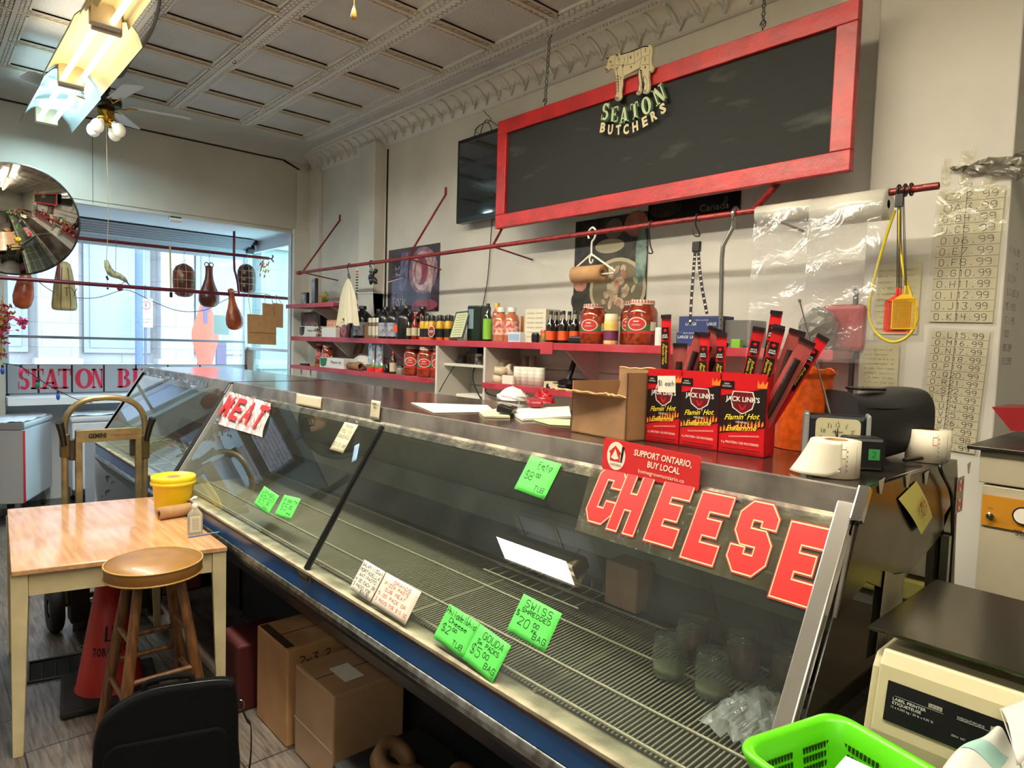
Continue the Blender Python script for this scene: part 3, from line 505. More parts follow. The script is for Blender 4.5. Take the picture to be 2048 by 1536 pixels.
lip = mat('case_lip', (120, 108, 90), .42, .6, rgb2=(56, 46, 38), vs=16, bump=.2); glassm = thin('case_glass', (236, 243, 240), 1.0, .01, haze=.03, hazergb=(190, 200, 196), ior=1.55)
plast = mat('trim_silver', (170, 172, 170), .25, .9, rgb2=(120, 118, 112), vs=30)
topm = mat('top_steel', (136, 128, 120), .17, .9, bump=.12, bs=7, rgb2=(108, 98, 90), vs=5); stripm = mat('strip_steel', (158, 152, 144), .35, .55, bump=.04, bs=14, rgb2=(112, 106, 98), vs=7)
def case(label, ya, yb, mull, near):
    t = thing('display_case', label, 'display case', (1.6, (ya+yb)/2, 0))
    XM = Matrix(((1, 0, 0, 0), (0, 0, -1, 0), (0, 1, 0, 0), (0, 0, 0, 1)))      # (x, z, -y)
    ext = lambda mb, poly, a, b, k=None: mb.prism(poly, -b, -a, M=XM, k=k)
    c = MB(); ext(c, [(1.40, 1.385), (2.03, 1.385), (2.03, 1.37), (1.40, 1.37)], ya, yb); build(c, 'top', topm, t, bevel=.003)
    c = MB(); ext(c, [(1.385, 1.326), (1.396, 1.322), (1.402, 1.386), (1.39, 1.386)], ya, yb); build(c, 'top_edge', stripm, t, bevel=.002)
    c = MB(); ext(c, [(1.377, 1.322), (1.40, 1.345), (1.40, 1.325), (1.372, 1.292), (1.362, 1.300)], ya, yb)
    build(c, 'glass_lip', lip, t)
    if near: build(MB(gframe(V((1.40, ya-.002, 1.39)))).box(0, .022, -.075, .0, -.01, .01), 'corner_bracket', chrome, t, bevel=.003)
    # glass panes and mullions
    for i, (a, b) in enumerate(zip([ya+.03]+mull, mull+[yb-.02])):
        p = V((X0, 0, Z0))+gs*.008; q = V((X0, 0, Z0))+gs*.60
        c = MB(); c.add([(p.x, a, p.z), (p.x, b, p.z), (q.x, b, q.z), (q.x, a, q.z), (p.x-gn.x*.005, a, p.z-gn.z*.005), (p.x-gn.x*.005, b, p.z-gn.z*.005), (q.x-gn.x*.005, b, q.z-gn.z*.005), (q.x-gn.x*.005, a, q.z-gn.z*.005)], [(0, 1, 2, 3)]); build(c, 'glass_pane', glassm, t)
    for m_ in mull:
        build(MB(gframe(V((X0, m_, Z0))+gn*.003)).box(-.011, .011, 0, .59, -.012, .003).box(-.002, .002, 0, .59, .003, .005, k=1), 'mullion', [mat('mullion_dark', (50, 48, 44), .3, .8), blackp], t)
    M_ = gframe(V((X0, ya, Z0))+gn*.002)
    if near: build(MB(M_).box(-.034, .0, -.005, .635, -.02, .005), 'end_post', mat('post_steel', (190, 186, 178), .26, .8, bump=.03, bs=5), t, bevel=.003)
    else: build(MB(M_).box(-.024, .024, 0, .66, -.02, .012), 'end_post', mat('post_black', (16, 15, 15), .7), t, bevel=.003); build(MB(gframe(V((X0, yb, Z0))+gn*.002)).box(-.012, .0, 0, .62, -.01, .006), 'end_post', MATS['mullion_dark'], t)
    # front rail
    c = MB(); ext(c, [(1.05, .800), (1.05, .811), (1.088, .809), (1.13, .80), (1.10, .79)], ya, yb); build(c, 'glass_ledge', ledge, t)
    c = MB(); ext(c, [(1.047, .794), (1.047, .803), (1.06, .803), (1.06, .794)], ya, yb); build(c, 'brown_strip', brown, t)
    c = MB(); ext(c, [(1.05, .733), (1.05, .796), (1.10, .797), (1.10, .73)], ya, yb); build(c, 'blue_band', blue, t)
    c = MB(); ext(c, [(1.042, .697), (1.040, .716), (1.046, .731), (1.06, .731), (1.06, .693)], ya, yb); build(c, 'bumper_trim', plast, t, bevel=.003)
    c = MB(); ext(c, [(1.048, .68), (1.048, .697), (1.08, .697), (1.08, .68)], ya, yb, 0); ext(c, [(1.05, .682), (1.10, .60), (1.115, .585), (1.5, .585), (1.5, .70), (1.08, .70)], ya, yb, 1); build(c, 'underside_panel', [blackp, navy], t)
    # body
    c = MB(); ext(c, [(1.45, .0), (2.05, .0), (2.05, .585), (1.45, .585)], ya, yb); build(c, 'base', mat('case_base', (14, 16, 20), .6), t)
    c = MB(); ext(c, [(1.10, .70), (2.06, .70), (2.06, .74), (1.13, .74), (1.13, .79), (1.10, .79)], ya, yb, 1)
    ext(c, [(1.66, .74), (1.70, .74), (1.86, 1.16), (1.80, 1.37), (1.76, 1.37), (1.82, 1.16)], ya, yb, 0)
    ext(c, [(1.62, .86), (1.655, .80), (1.70, .93), (1.665, .975)], ya, yb, 1); ext(c, [(1.44, 1.33), (1.66, 1.33), (1.66, 1.37), (1.42, 1.37)], ya, yb, 0)
    ext(c, [(1.655, .975), (1.68, .975), (1.72, 1.06), (1.70, 1.06)], ya, yb, 2)
    build(c, 'interior_liner', [inner, innerd, mat('case_inner_mid', (104, 110, 102), .4)], t)
    c = MB(); ext(c, [(2.02, .585), (2.06, .585), (2.03, 1.372), (2.0, 1.372)], ya, yb); build(c, 'rear_panel', steeld, t)
    # wire rack: one deck of thin rods with heavier cross rails
    c = MB(); n = int((yb-ya-.08)/.0125)
    if near:
        for i in range(n):
            y = ya+.045+i*.0125
            c.tube([(1.115, y, .816), (1.62, y, .842)], .0024, 4, cap=False)
    else:
        for i in range(n//3): y = ya+.045+i*.0375; c.tube([(1.115, y, .816), (1.62, y, .842)], .003, 4, cap=False)
    for X in (1.125, 1.24, 1.43, 1.60): c.tube([(X, ya+.03, .822+(X-1.115)*.05), (X, yb-.03, .822+(X-1.115)*.05)], .004, 6)
    for m_ in [ya+.04+(yb-ya)*j/6 for j in range(7)]: c.tube([(1.115, m_, .811), (1.62, m_, .837)], .005, 6)
    build(c, 'wire_rack', rackm, t, kind=None)
    # end wall
    for y, nm in ((ya, 'end_panel'), (yb, 'end_panel')):
        c = MB(); s_ = -.012 if y == ya else .0
        gp = lambda h: (X0+(X1-X0)*(h-Z0)/(Z1-Z0)+.03, h)
        if near and y == ya:
            # steel gusset on top, smoky side glass, steel foot
            ext(c, [gp(1.15)[:1]+(1.15,), (1.40, 1.36), (1.42, 1.385), (2.03, 1.385), (2.06, 1.30), (1.93, 1.20), (1.60, 1.13), (1.44, 1.19)], y-.012, y, 0)
            ext(c, [(1.95, 1.25), (2.055, 1.29), (2.14, .60), (2.0, .60)], y-.012, y, 0); build(c, nm, steelend, t)
            c = MB(); ext(c, [gp(.82), gp(1.19), (1.44, 1.19), (1.60, 1.13), (1.93, 1.20), (2.06, .70), (1.10, .70)], y-.006, y-.002); build(c, 'side_glass', thin('side_glass', (150, 152, 146), 1, .03, haze=.12, hazergb=(120, 110, 90)), t)
            c = MB(); ext(c, [(1.05, .68), (1.05, .80), (2.1, .80), (2.1, .58), (1.115, .58)], y-.012, y); ext(c, [(1.45, 0), (1.45, .58), (2.1, .58), (2.1, 0)], y-.012, y); build(c, 'end_skirt', mat('skirt_dark', (40, 34, 30), .4, .6), t)
            c = MB(); c.box(1.935, 1.955, y-.03, y-.012, .62, 1.2); c.box(1.975, 1.985, y-.03, y-.012, .62, 1.2, k=1); build(c, 'edge_bar', [steel, blackp], t)
        else:
            ext(c, [(1.05, .68), (1.05, .812), (1.385, 1.372), (2.02, 1.372), (2.05, .60), (1.115, .585)], y+s_, y+s_+.012); build(c, nm, mat('end_clear' if not near else 'end_grey', (150, 152, 150), .3), t)
    return t
YA, YM, YZ = .5, 3.93, 5.86
nearc = case('long near glass-fronted deli case with blue band, running from the scale to the black divider', YA, YM-.01, [2.245], True)
farc = case('far glass-fronted deli case beyond the black divider, with foil along its top edge', YM+.035, YZ, [], False)
c = MB(frame(P(610, 1151, X=1.046), (0, -1, 0), (0, 0, 1))); c.box(-.05, .05, -.014, .014, 0, .006); c.k = 1; c.box(-.045, .045, -.010, .010, .006, .0075); [c.box(-.036+i*.009, -.031+i*.009, -.005, .005, .0075, .0085, k=0) for i in range(8)]
build(c, 'maker_plate', [mat('plate_brass', (150, 138, 110), .3, .9), blackp], nearc, bevel=.001)
# foil and stickers on the top edge
c = MB(); random.seed(3)
ys = [5.83, 5.5, 5.2, 4.9, 4.62, 4.36]
for a, b in zip(ys, ys[1:]):
    c.grid(lambda u, v: (1.398-.004-.012*v+random.uniform(-.004, .003), a+(b-a)*u, 1.388-.075*v+random.uniform(-.004, .004)), 10, 5, False)
one(c, 'foil_strip', mat('foil', (200, 196, 188), .22, 1), 'crumpled silver foil taped along the top edge of the far case', 'foil')
TE = lambda px, py, x=1.383: P(px, py, X=x)
def note(name, label, cat, M, w_, h_, m, body=None, bend=0):
    t = thing(name, label, cat, M.translation); c = MB(M)
    c.grid(lambda u, v: ((u-.5)*w_, (v-.5)*h_, .0012+bend*((u-.5)**2+(v-.5)**2)*2), 6, 6); build(c, 'sheet', m, t, solid=.0006)
    return t
t = note('blank_label', 'blank cream sticker strip on the steel edge above the left pane', 'label', frame(TE(617, 802), (0, -1, 0), (0.08, 0, 1)), .26, .052, mat('cream_label', (214, 206, 176), .6))
t = note('price_label', 'small cream label on the steel edge above the mullion', 'label', frame(TE(751, 820), (0, -1, 0.0), (0.08, 0, 1)), .07, .075, papery)
c = MB(frame(TE(751, 820), (0, -1, 0), (.08, 0, 1)))
for z, b_, h_ in ((.024, 'MAMMA J', .009), (.01, '500 g', .006), (-.006, '- - - - -', .004), (-.02, '-------', .004)): c.hand(b_, Matrix.Translation((0, z, .003)), h_, .0012)
build(c, 'writing', ink, t)
# handwritten price notes stuck on the sloping glass
green = mat('note_green', (92, 220, 92), .7); gink = mat('marker_black', (8, 20, 10), .7)
def gnote(corners, m, lines, label, im=gink, lw=.0016, inside=False, bend=.0, off=.0016, name='price_note'):
    C = [GL(x, y, off) for x, y in corners]; o = sum(C, V((0, 0, 0)))/4
    U = ((C[1]-C[0])+(C[2]-C[3])).normalized(); w_ = ((C[1]-C[0]).length+(C[2]-C[3]).length)/2; h_ = ((C[3]-C[0]).length+(C[2]-C[1]).length)/2
    M = frame(o, U, gn.cross(U)); t = note(name, label, 'price note', M, w_, h_, m, bend=bend)
    c = MB(M)
    for body, x, y, h, wd in lines: c.hand(body, Matrix.Translation((x*w_, y*h_, .0018+bend*.1)), h*h_, lw, w=wd*w_)
    build(c, 'writing', im, t); return t
gnote([(1045, 1190), (1122, 1222), (1092, 1312), (1017, 1258)], green, [('SWISS', 0, .33, .17, .72), ('SHREDDED', 0, .15, .10, .76), ('$', -.42, .03, .13, .1), ('20', -.2, -.12, .2, .32), ('00', .1, -.06, .1, .16), ('XX', .1, -.2, .07, .14), ('BAG', .28, -.3, .13, .36)], 'green handwritten note for shredded Swiss at 20.00 a bag')
gnote([(898, 1205), (958, 1247), (928, 1318), (869, 1278)], green, [('Philadelphia', 0, .35, .18, .96), ('Cheese', 0, .15, .13, .6), ('$2', -.26, -.1, .2, .3), ('00', -.02, -.02, .08, .15), ('TUB', .22, -.3, .13, .34)], 'green handwritten note for Philadelphia cheese at 2.00 a tub')
gnote([(958, 1247), (1021, 1289), (987, 1370), (928, 1318)], green, [('GOUDA', .06, .32, .17, .66), ('Sm PACKS', 0, .12, .11, .7), ('$5', -.26, -.12, .24, .34), ('00', .05, -.08, .12, .2), ('BAG', .28, -.28, .14, .36)], 'green handwritten note for Gouda packs at 5.00 a bag')
gnote([(1060, 912), (1115, 926), (1098, 1004), (1032, 977)], green, [('Feta', .1, .32, .16, .46), ('---', .1, .2, .04, .5), ('$8', -.25, -.03, .22, .3), ('00', .02, .03, .1, .16), ('TUB', .22, -.3, .13, .34)], 'green handwritten note for Feta at 8.00 a tub, hung near the top edge', bend=.001)
gnote([(530, 972), (556, 992), (540, 1030), (507, 1008)], green, [('SAUER', 0, .34, .14, .6), ('SAUSG', 0, .15, .18, .84), ('$5', -.2, -.14, .3, .4), ('00', .2, -.1, .15, .2), ('EACH', .2, -.34, .1, .3)], 'left of the two green sausage notes low in the far pane', bend=.001)
gnote([(570, 992), (602, 996), (582, 1042), (548, 1028)], green, [('Ribbits', .05, .3, .16, .8), ('$5', -.15, -.03, .3, .4), ('00', .2, .0, .15, .2), ('PK', .25, -.3, .1, .3)], 'right of the two green sausage notes low in the far pane', bend=.001)
gnote([(727, 1118), (768, 1143), (744, 1206), (702, 1178)], paper, [('SALAMI(150g)', 0, .38, .1, .94), ('MORTADELLA', 0, .21, .1, .92), ('ANTIPASTO', 0, .05, .1, .8), ('4.00 EACH OR', 0, -.12, .1, .9), ('3 PACKS FOR', -.05, -.28, .1, .8), ('$10.00', .15, -.4, .1, .4)], 'white note listing salami, mortadella and antipasto in black ink', lw=.0013)
gnote([(770, 1144), (841, 1183), (813, 1252), (746, 1207)], mat('paper_pinkish', (228, 216, 200), .75), [('GRANDS', .05, .36, .09, .5), ('PIZZA PASTE', -.05, .22, .09, .7), ('SUB MEAT', -.03, .06, .09, .6), ('5.00 PACK OR', -.05, -.12, .09, .8), ('3 PACKS FOR $10.00', 0, -.3, .09, .9)], 'white note in faded red ink beside the salami note', im=redink, lw=.0013)
gnote([(688, 844), (713, 850), (690, 907), (662, 899)], papery, [('FRESH', 0, .38, .08, .6), ('POLISH', 0, .2, .12, .8), ('SAUSAGE', 0, .02, .12, .9), ('$10.00 BAG', 0, -.28, .12, .95)], 'cream note for Polish sausage near the top of the left pane', lw=.0013)
gnote([(702, 898), (712, 893), (721, 915), (711, 920)], mat('ice_label', (130, 160, 190), .5), [], 'small pale blue sticker by the mullion', name='sticker')
# CHEESE letters
CH = {'C': [(2.5, 0), (7.5, 0), (10, 2.5), (10, 5.2), (6.4, 5.2), (6.4, 3.4), (3.6, 3.4), (3.6, 10.6), (6.4, 10.6), (6.4, 8.8), (10, 8.8), (10, 11.5), (7.5, 14), (2.5, 14), (0, 11.5), (0, 2.5)],
      'H': [(0, 0), (3.6, 0), (3.6, 5.2), (6.4, 5.2), (6.4, 0), (10, 0), (10, 14), (6.4, 14), (6.4, 8.8), (3.6, 8.8), (3.6, 14), (0, 14)],
      'E': [(0, 0), (9.8, 0), (9.8, 3.6), (3.8, 3.6), (3.8, 5.4), (8.2, 5.4), (8.2, 8.6), (3.8, 8.6), (3.8, 10.4), (9.8, 10.4), (9.8, 14), (0, 14)],
      'S': [(2.5, 0), (7.5, 0), (10, 2.5), (10, 6.2), (7.8, 8.6), (3.6, 8.6), (3.6, 10.6), (6.4, 10.6), (6.4, 9.4), (10, 9.4), (10, 11.5), (7.5, 14), (2.5, 14), (0, 11.5), (0, 7.8), (2.2, 5.4), (6.4, 5.4), (6.4, 3.4), (3.6, 3.4), (3.6, 4.7), (0, 4.7), (0, 2.5)]}
def offp(poly, d):
    n = len(poly); out = []
    for i in range(n):
        p, q, r = V(poly[i-1]), V(poly[i]), V(poly[(i+1) % n]); a = (q-p).normalized(); b = (r-q).normalized()
        na, nb = V((a.y, -a.x)), V((b.y, -b.x)); m = (na+nb); k = d/max(.3, (1+na.dot(nb))); out.append((q.x+m.x*k, q.y+m.y*k))
    return out
cl = thing('cheese_sign', 'large red block letters spelling CHEESE behind the near end of the glass', 'sign', GL(1410, 1080))
cred = mat('cheese_red', (196, 20, 18), .45); ccr = mat('cheese_cream', (246, 196, 150), .5); cdr = mat('cheese_edge', (130, 28, 24), .5); tape = thin('tape_sheet', (205, 200, 175), 1, .15, haze=.16, hazergb=(150, 148, 120), bump=.2, bs=20)
LB = [(1166, 1037), (1214, 1056), (1289, 1078), (1362, 1112), (1447, 1135), (1540, 1190)]
LT = [(1188, 945), (1253, 955), (1318, 970), (1400, 990), (1482, 1012), (1578, 1030)]
for ch, b_, t_ in zip('CHEESE', LB, LT):
    o = GL(*b_, .002); tp = GL(*t_, .002)
    ln = (tp-o).length; hgt = .158; wd_ = .080 if ch != 'S' else .084; zz = Matrix.Diagonal((wd_/10, hgt/14, 1, 1))
    M = frame(o, (0, -1, 0), gs)
    build(MB(M @ zz).prism(offp(CH[ch], .75), .0006, .0010), 'letter_edge', cdr, cl) if 0 else None
    c = MB(M @ zz); c.prism(offp(CH[ch], .62), .0004, .0009, k=2); c.prism(offp(CH[ch], .3), .0009, .0013, k=1); c.prism(CH[ch], .0013, .0018, k=0); build(c, 'letter', [cred, ccr, cdr], cl)
p_ = GL(1160, 960, .001); c = MB(); o = GL(1160, 1050, .0012)
c.add([GL(1182, 940, .0012), GL(1150, 1060, .0012), GL(1638, 1216, .0012), GL(1668, 1050, .0012)], [(0, 1, 2, 3)]); build(c, 'backing_film', tape, cl)
# faded MEAT sheet on the second pane
ct = [(453, 782), (545, 808), (525, 875), (440, 850)]; o = sum((GL(x, y, .003) for x, y in ct), V())/4
t = thing('meat_sign', 'crinkled red lettered sheet reading MEAT stuck at the far end of the near case', 'sign', o); c = MB(); A, B, C_, D = [GL(x, y, .003) for x, y in ct]
random.seed(5); rp = [[random.uniform(-.006, .006) for _ in range(40)] for _ in range(8)]
c.grid(lambda u, v: (A*(1-u)+B*u)*(1-v)+(D*(1-u)+C_*u)*v+gn*(rp[int(v*6)][int(u*30)]+.006), 30, 6, False); build(c, 'sheet', mat('crinkle_film', (196, 190, 186), .25, rgb2=(170, 120, 120), vs=20), t)
U = (B-A).normalized(); M = frame(o+gn*.013, U, gn.cross(U)); wsh = (B-A).length
for i, ch in enumerate(('M', 'E', 'A', 'T')):
    c = MB(M); c.text(ch, Matrix.Translation(((i-1.5)*wsh*.235, .01, 0)), .12, w=wsh*.17, bold=.03); build(c, 'letter', mat('meat_red', (206, 40, 40), .4), t)
# SUPPORT ONTARIO plate
C = [P(x, y, X=1.375) for x, y in ((1215, 880), (1412, 914), (1391, 978), (1198, 936))]; o = sum(C, V())/4; U = (0, -1, 0); t = thing('magnet_sign', 'red SUPPORT ONTARIO BUY LOCAL plate on the steel edge above the letters', 'sign', o)
M = frame(o, (0, -1, -.03), (.05, 0, 1)); w_, h_ = .295, .084; c = MB(M)
rr = [(sx*(w_/2-.008)+.008*math.cos(a), sy*(h_/2-.008)+.008*math.sin(a)) for sx, sy, a0 in ((1, 1, 0), (-1, 1, 1), (-1, -1, 2), (1, -1, 3)) for a in [PI/2*(a0+j/4) for j in range(5)]]
c.prism(rr, 0, .003); build(c, 'plate', mat('plate_red', (204, 44, 46), .35), t)
c = MB(M); c.text('SUPPORT ONTARIO,', Matrix.Translation((.040, .020, .0035)), .0155, w=.17, bold=.02, shear=.15); c.text('BUY LOCAL', Matrix.Translation((.046, -.003, .0035)), .0155, w=.095, bold=.02, shear=.15); c.text('homegrownontario.ca', Matrix.Translation((.040, -.024, .0035)), .010, w=.135)
build(c, 'lettering', mat('plate_cream', (244, 232, 208), .5), t)
c = MB(M); c.prism([(-.102+.030*math.cos(a), .0+.037*math.sin(a)) for a in [i*PI/16 for i in range(32)]], .003, .0036, k=0)
c.prism([(-.121, -.014), (-.089, -.014), (-.089, .006), (-.084, .008), (-.105, .027), (-.126, .008), (-.121, .006)], .0036, .0042, k=1); c.prism([(-.105, .018), (-.112, .004), (-.118, -.006), (-.105, -.010), (-.092, -.006), (-.098, .004)], .0042, .0046, k=0); c.prism([(-.087, -.014), (-.082, -.014), (-.076, .026), (-.083, .028)], .0036, .0044, k=2)
c.text('ONTARIO', Matrix.Translation((-.102, -.023, .0038)), .006, w=.036, k=2); build(c, 'emblem', [MATS['plate_cream'], MATS['plate_red'], blackp], t)
# jars at the near end inside the case
jg = thin('jar_glass', (235, 242, 238), 1, .03, haze=.05); pickle = mat('jar_red_food', (112, 26, 26), .4, var=.3, vs=30)
def jar(label, x, y, z, r, h, fill, m):
    t = thing('glass_jar', label, 'jar', (x, y, z), group=None); M = T(x, y, z)
    build(MB(M).lathe([(0, 0), (r*.95, 0), (r, .01), (r, h*.8), (r*.86, h*.9), (r*.86, h), (r*.80, h)], 20), 'jar_body', jg, t)
    if fill: build(MB(M).lathe([(0, .004), (r*.9, .006), (r*.92, h*fill), (0, h*fill)], 18), 'contents', m, t)
    build(MB(M).lathe([(0, h+.012), (r*.9, h+.012), (r*.92, h-.012), (r*.84, h-.012)], 20), 'lid', jg, t); return t
jar('glass jar with red contents inside the case, farthest of the row by the end post', 1.52, .93, .842, .045, .10, .72, pickle)
jar('glass jar with red contents inside the case, middle of the row by the end post', 1.54, .80, .842, .045, .10, .72, pickle)
jar('glass jar with red contents inside the case, nearest to the end post', 1.56, .69, .842, .045, .10, .72, pickle)
jar('clear glass jar lying in front of the red jars inside the case', 1.40, .92, .838, .042, .09, .25, mat('herb', (120, 124, 96), .6))
jar('clear empty jar beside the crumpled wrap inside the case', 1.40, .80, .838, .042, .09, .2, MATS['herb'])
random.seed(11); c = MB(); o = V((1.36, .66, .90))
c.grid(lambda u, v: (o.x+.11*(u-.5)*2, o.y+.085*(v-.5)*2, -.025+.875+.06*math.sin(u*PI)*math.sin(v*PI)+random.uniform(-.012, .012)), 14, 12, False); one(c, 'plastic_wrap', thin('wrap', (225, 228, 225), 1, .08, haze=.3, bump=.6), 'crumpled clear plastic wrap on the rack at the near end of the case', 'plastic wrap')
one(MB().box(1.58, 1.68, 1.16, 1.28, .865, 1.0), 'cardboard_carton', mat('carton_pink', (168, 132, 110), .8), 'small pinkish carton standing inside the case behind the letters', 'carton', bevel=.003)
c = MB()
for i in range(9): c.tube([(1.46, 1.30+i*.05, .872), (1.60, 1.30+i*.05, .880), (1.60, 1.30+i*.05, .91)], .002, 4)
for X in (1.46, 1.53, 1.60): c.tube([(X, 1.28, .874+(X-1.46)*.05), (X, 1.72, .874+(X-1.46)*.05)], .003, 5)
one(c, 'wire_divider', rackm, 'pale wire divider lying on the rack inside the near case', 'wire divider')
# ================================================================ under the cases
def carton(label, x0, x1, y0, y1, z0, z1, m, rz=0, tape_=False, txt=None):
    t = thing('cardboard_box', label, 'box', ((x0+x1)/2, (y0+y1)/2, z0), rz); M = T((x0+x1)/2, (y0+y1)/2, 0, rz); a, b = (x1-x0)/2, (y1-y0)/2
    build(MB(M).box(-a, a, -b, b, z0, z1), 'body', m, t, bevel=.008)
    c = MB(M); c.box(-a+.01, a-.01, -.002, .002, z1, z1+.0012); c.box(-a+.005, -a+.04, -b+.02, b-.02, z1, z1+.001) if tape_ else None
    build(c, 'flap_seam', mat('seam', (70, 46, 28), .8), t)
    if txt:
        c = MB(M); c.hand(txt, frame((-a+.12, -b-.001, z1-.06), (1, 0, 0), (0, 0, 1)), .035, .004); build(c, 'writing', ink, t)
    return t
b1 = P(560, 1500, Z=0)
carton('tall brown carton marked 2x3 under the case, farther of the two', 1.10, 1.50, 2.49, 2.80, 0, .405, cardl, 0, True, '2x3.2')
t = carton('plastic-wrapped pale carton under the case, nearest to the frame edge', 1.115, 1.42, 2.13, 2.45, 0, .36, mat('wrapped_carton', (186, 150, 112), .28, coat=.5, var=.08), 0, False)
build(MB().box(1.112, 1.1135, 2.13, 2.45, .15, .153), 'strap', mat('strap', (220, 206, 180), .4), t); build(MB().box(1.2, 1.28, 2.2, 2.33, .3612, .362), 'shipping_label', paper, t)
c = MB(); c.box(1.04, 1.30, 2.86, 3.1, 0, .30); one(c, 'plastic_crate', mat('crate_red', (70, 14, 14), .6), 'dark red plastic crate in the shadow behind the cartons', 'crate', bevel=.01)
c = MB(); c.box(1.13, 1.4, 4.49, 4.8, .0, .42, k=0); t = one(c, 'bin', [mat('pink_bin', (170, 76, 96), .5)], 'pink bin half hidden behind the table under the case', 'bin', bevel=.015)
for i, (x, y, z, r, lb) in enumerate(((1.2, 1.86, .0, .075, 'brown paper tape roll lying under the case, farthest of three'), (1.16, 1.68, .0, .08, 'brown paper tape roll lying under the case, middle of three'), (1.30, 1.60, .0, .07, 'brown paper tape roll lying deep under the case, behind the other two'))):
    a = .35
    M = T(x, y, r*.35+.2, 0, .5, .2); one(MB(M).lathe([(r*.45, -.025), (r, -.025), (r, .025), (r*.45, .025), (r*.45, -.025)], 26), 'tape_roll', mat('tape_brown', (140, 106, 72), .6), lb, 'tape roll')
one(MB().box(1.05, 1.42, 1.45, 2.02, 0, .2), 'plastic_tote', blackm, 'black tote under the case holding brown tape rolls', 'tote', bevel=.02)
# ================================================================ ceiling lamps
tubem = {}
for i, (lx, ly, wd_, col, pw) in enumerate(LAMPS):
    name = ('cool blue-white double-tube reflector lamp nearest the window', 'warm double-tube reflector lamp in the middle of the row above the fan', 'warm ribbed fluorescent lamp nearest the camera, cut by the top edge')[i] if i < 3 else None
    rgb = tuple(int(255*c_**.4545) for c_ in col)
    t = thing('fluorescent_lamp', name or ('warm fluorescent lamp hanging above the camera, first of the hidden ones', 'warm fluorescent lamp of the main row just behind the camera', 'warm fluorescent lamp of the main row, second behind the camera', 'warm fluorescent lamp of the main row, last toward the back wall', 'added unseen fill lamp over the left aisle nearest the window', 'added unseen fill lamp over the left aisle nearest the back wall')[i-3], 'ceiling lamp', (lx, ly, ZC))
    hl = .53; rf = mat('reflector_cool' if i == 0 else 'reflector_warm', (196, 214, 214) if i == 0 else (228, 214, 170), .35)
    c = MB()
    pr_ = [(-wd_/2, LZ-.03), (-wd_/2+.02, LZ+.03), (-wd_/2+.07, LZ+.09), (-.05, LZ+.11), (.05, LZ+.11), (wd_/2-.07, LZ+.09), (wd_/2-.02, LZ+.03), (wd_/2, LZ-.03)]
    if i == 2: pr_ = [(-wd_/2, LZ+.02), (-wd_/2+.01, LZ+.06), (-wd_/2+.03, LZ+.05), (-.06, LZ+.09), (-.04, LZ+.07), (-.02, LZ+.1), (.03, LZ+.1), (.05, LZ+.07), (.07, LZ+.09), (wd_/2-.03, LZ+.05), (wd_/2-.01, LZ+.06), (wd_/2, LZ+.02)]
    n = len(pr_); ys_ = [ly-hl+2*hl*j/6 for j in range(7)]
    for sgn, off in ((0, 0), (1, .006)):
        c.add([(lx+x, y, z+off) for y in ys_ for x, z in pr_], [(j*n+k_, j*n+k_+1, (j+1)*n+k_+1, (j+1)*n+k_) for j in range(6) for k_ in range(n-1)], True)
    build(c, 'reflector', rf, t)
    c = MB(); c.box(lx-.06, lx+.06, ly-hl, ly+hl, LZ+.118, LZ+.17); c.box(lx-.07, lx+.07, ly+hl-.05, ly+hl+.004, LZ-.005, LZ+.11); c.box(lx-.07, lx+.07, ly-hl-.004, ly-hl+.03, LZ-.005, LZ+.11)
    for y in (ly-.35, ly+.35): c.cyl((lx, y, LZ+.17), (lx, y, ZC), .008, n=8)
    build(c, 'housing', mat('lamp_housing', (200, 180, 150), .4), t, bevel=.004)
    em = mat('tube_cool' if i == 0 else 'tube_warm', (255, 255, 255), .4, emis=(205, 246, 255) if i == 0 else (255, 236, 190), es=6)
    for sx in ((-.045, .045) if i != 2 else (.03,)):
        build(MB().cyl((lx+sx, ly-hl+.03, LZ+.02), (lx+sx, ly+hl-.05, LZ+.02), .015, n=14), 'tube', em, t)
    ld = bpy.data.lights.new('lamp_light', 'AREA'); ld.shape = 'RECTANGLE'; ld.size = .12 if i < 7 else .28; ld.size_y = .95; ld.energy = pw; ld.color = col; ld.spread = PI*.95
    if 1: l2 = ld.copy(); l2.energy = pw*(.06 if i < 3 else 6.5 if i < 5 else 1.3 if i < 7 else .1); l2.size = .4; o2 = bpy.data.objects.new('added_ceiling_fill', l2); COL.objects.link(o2); o2.parent = t; o2.location = (0, 0, LZ+.19-ZC); o2.rotation_euler = (PI, 0, 0)  # upward fill light added above each lamp to brighten the ceiling
    lo = bpy.data.objects.new('lamp_light', ld); COL.objects.link(lo); lo.location = (lx, ly, LZ-.02); lo.parent = t; lo.location = (0, 0, LZ-.02-ZC)
# ---------------------------------------------------------------- ceiling fan
FX, FY = 1.08, 5.58
fz_ = P(215, 205, Y=FY).z; t = thing('ceiling_fan', 'white-bladed ceiling fan with brass hub and four bulbs', 'ceiling fan', (FX, FY, ZC)); dk = mat('fan_dark', (46, 38, 32), .35, .6); brass = mat('brass', (196, 150, 60), .2, 1)
M = T(FX, FY, fz_)
build(MB(M).cyl((0, 0, .06), (0, 0, ZC-fz_), .013, n=10).lathe([(.02, .12), (.03, .09), (.012, .06)], 14), 'down_rod', blackp, t)
build(MB(M).lathe([(0, .05), (.06, .045), (.098, .02), (.10, -.01), (.085, -.03), (.05, -.04)], 26), 'motor', dk, t)
build(MB(M).lathe([(.04, -.03), (.055, -.04), (.05, -.10), (.06, -.125), (.03, -.15), (.0, -.155)], 22), 'hub', brass, t)
bl = mat('fan_blade', (224, 226, 232), .35)
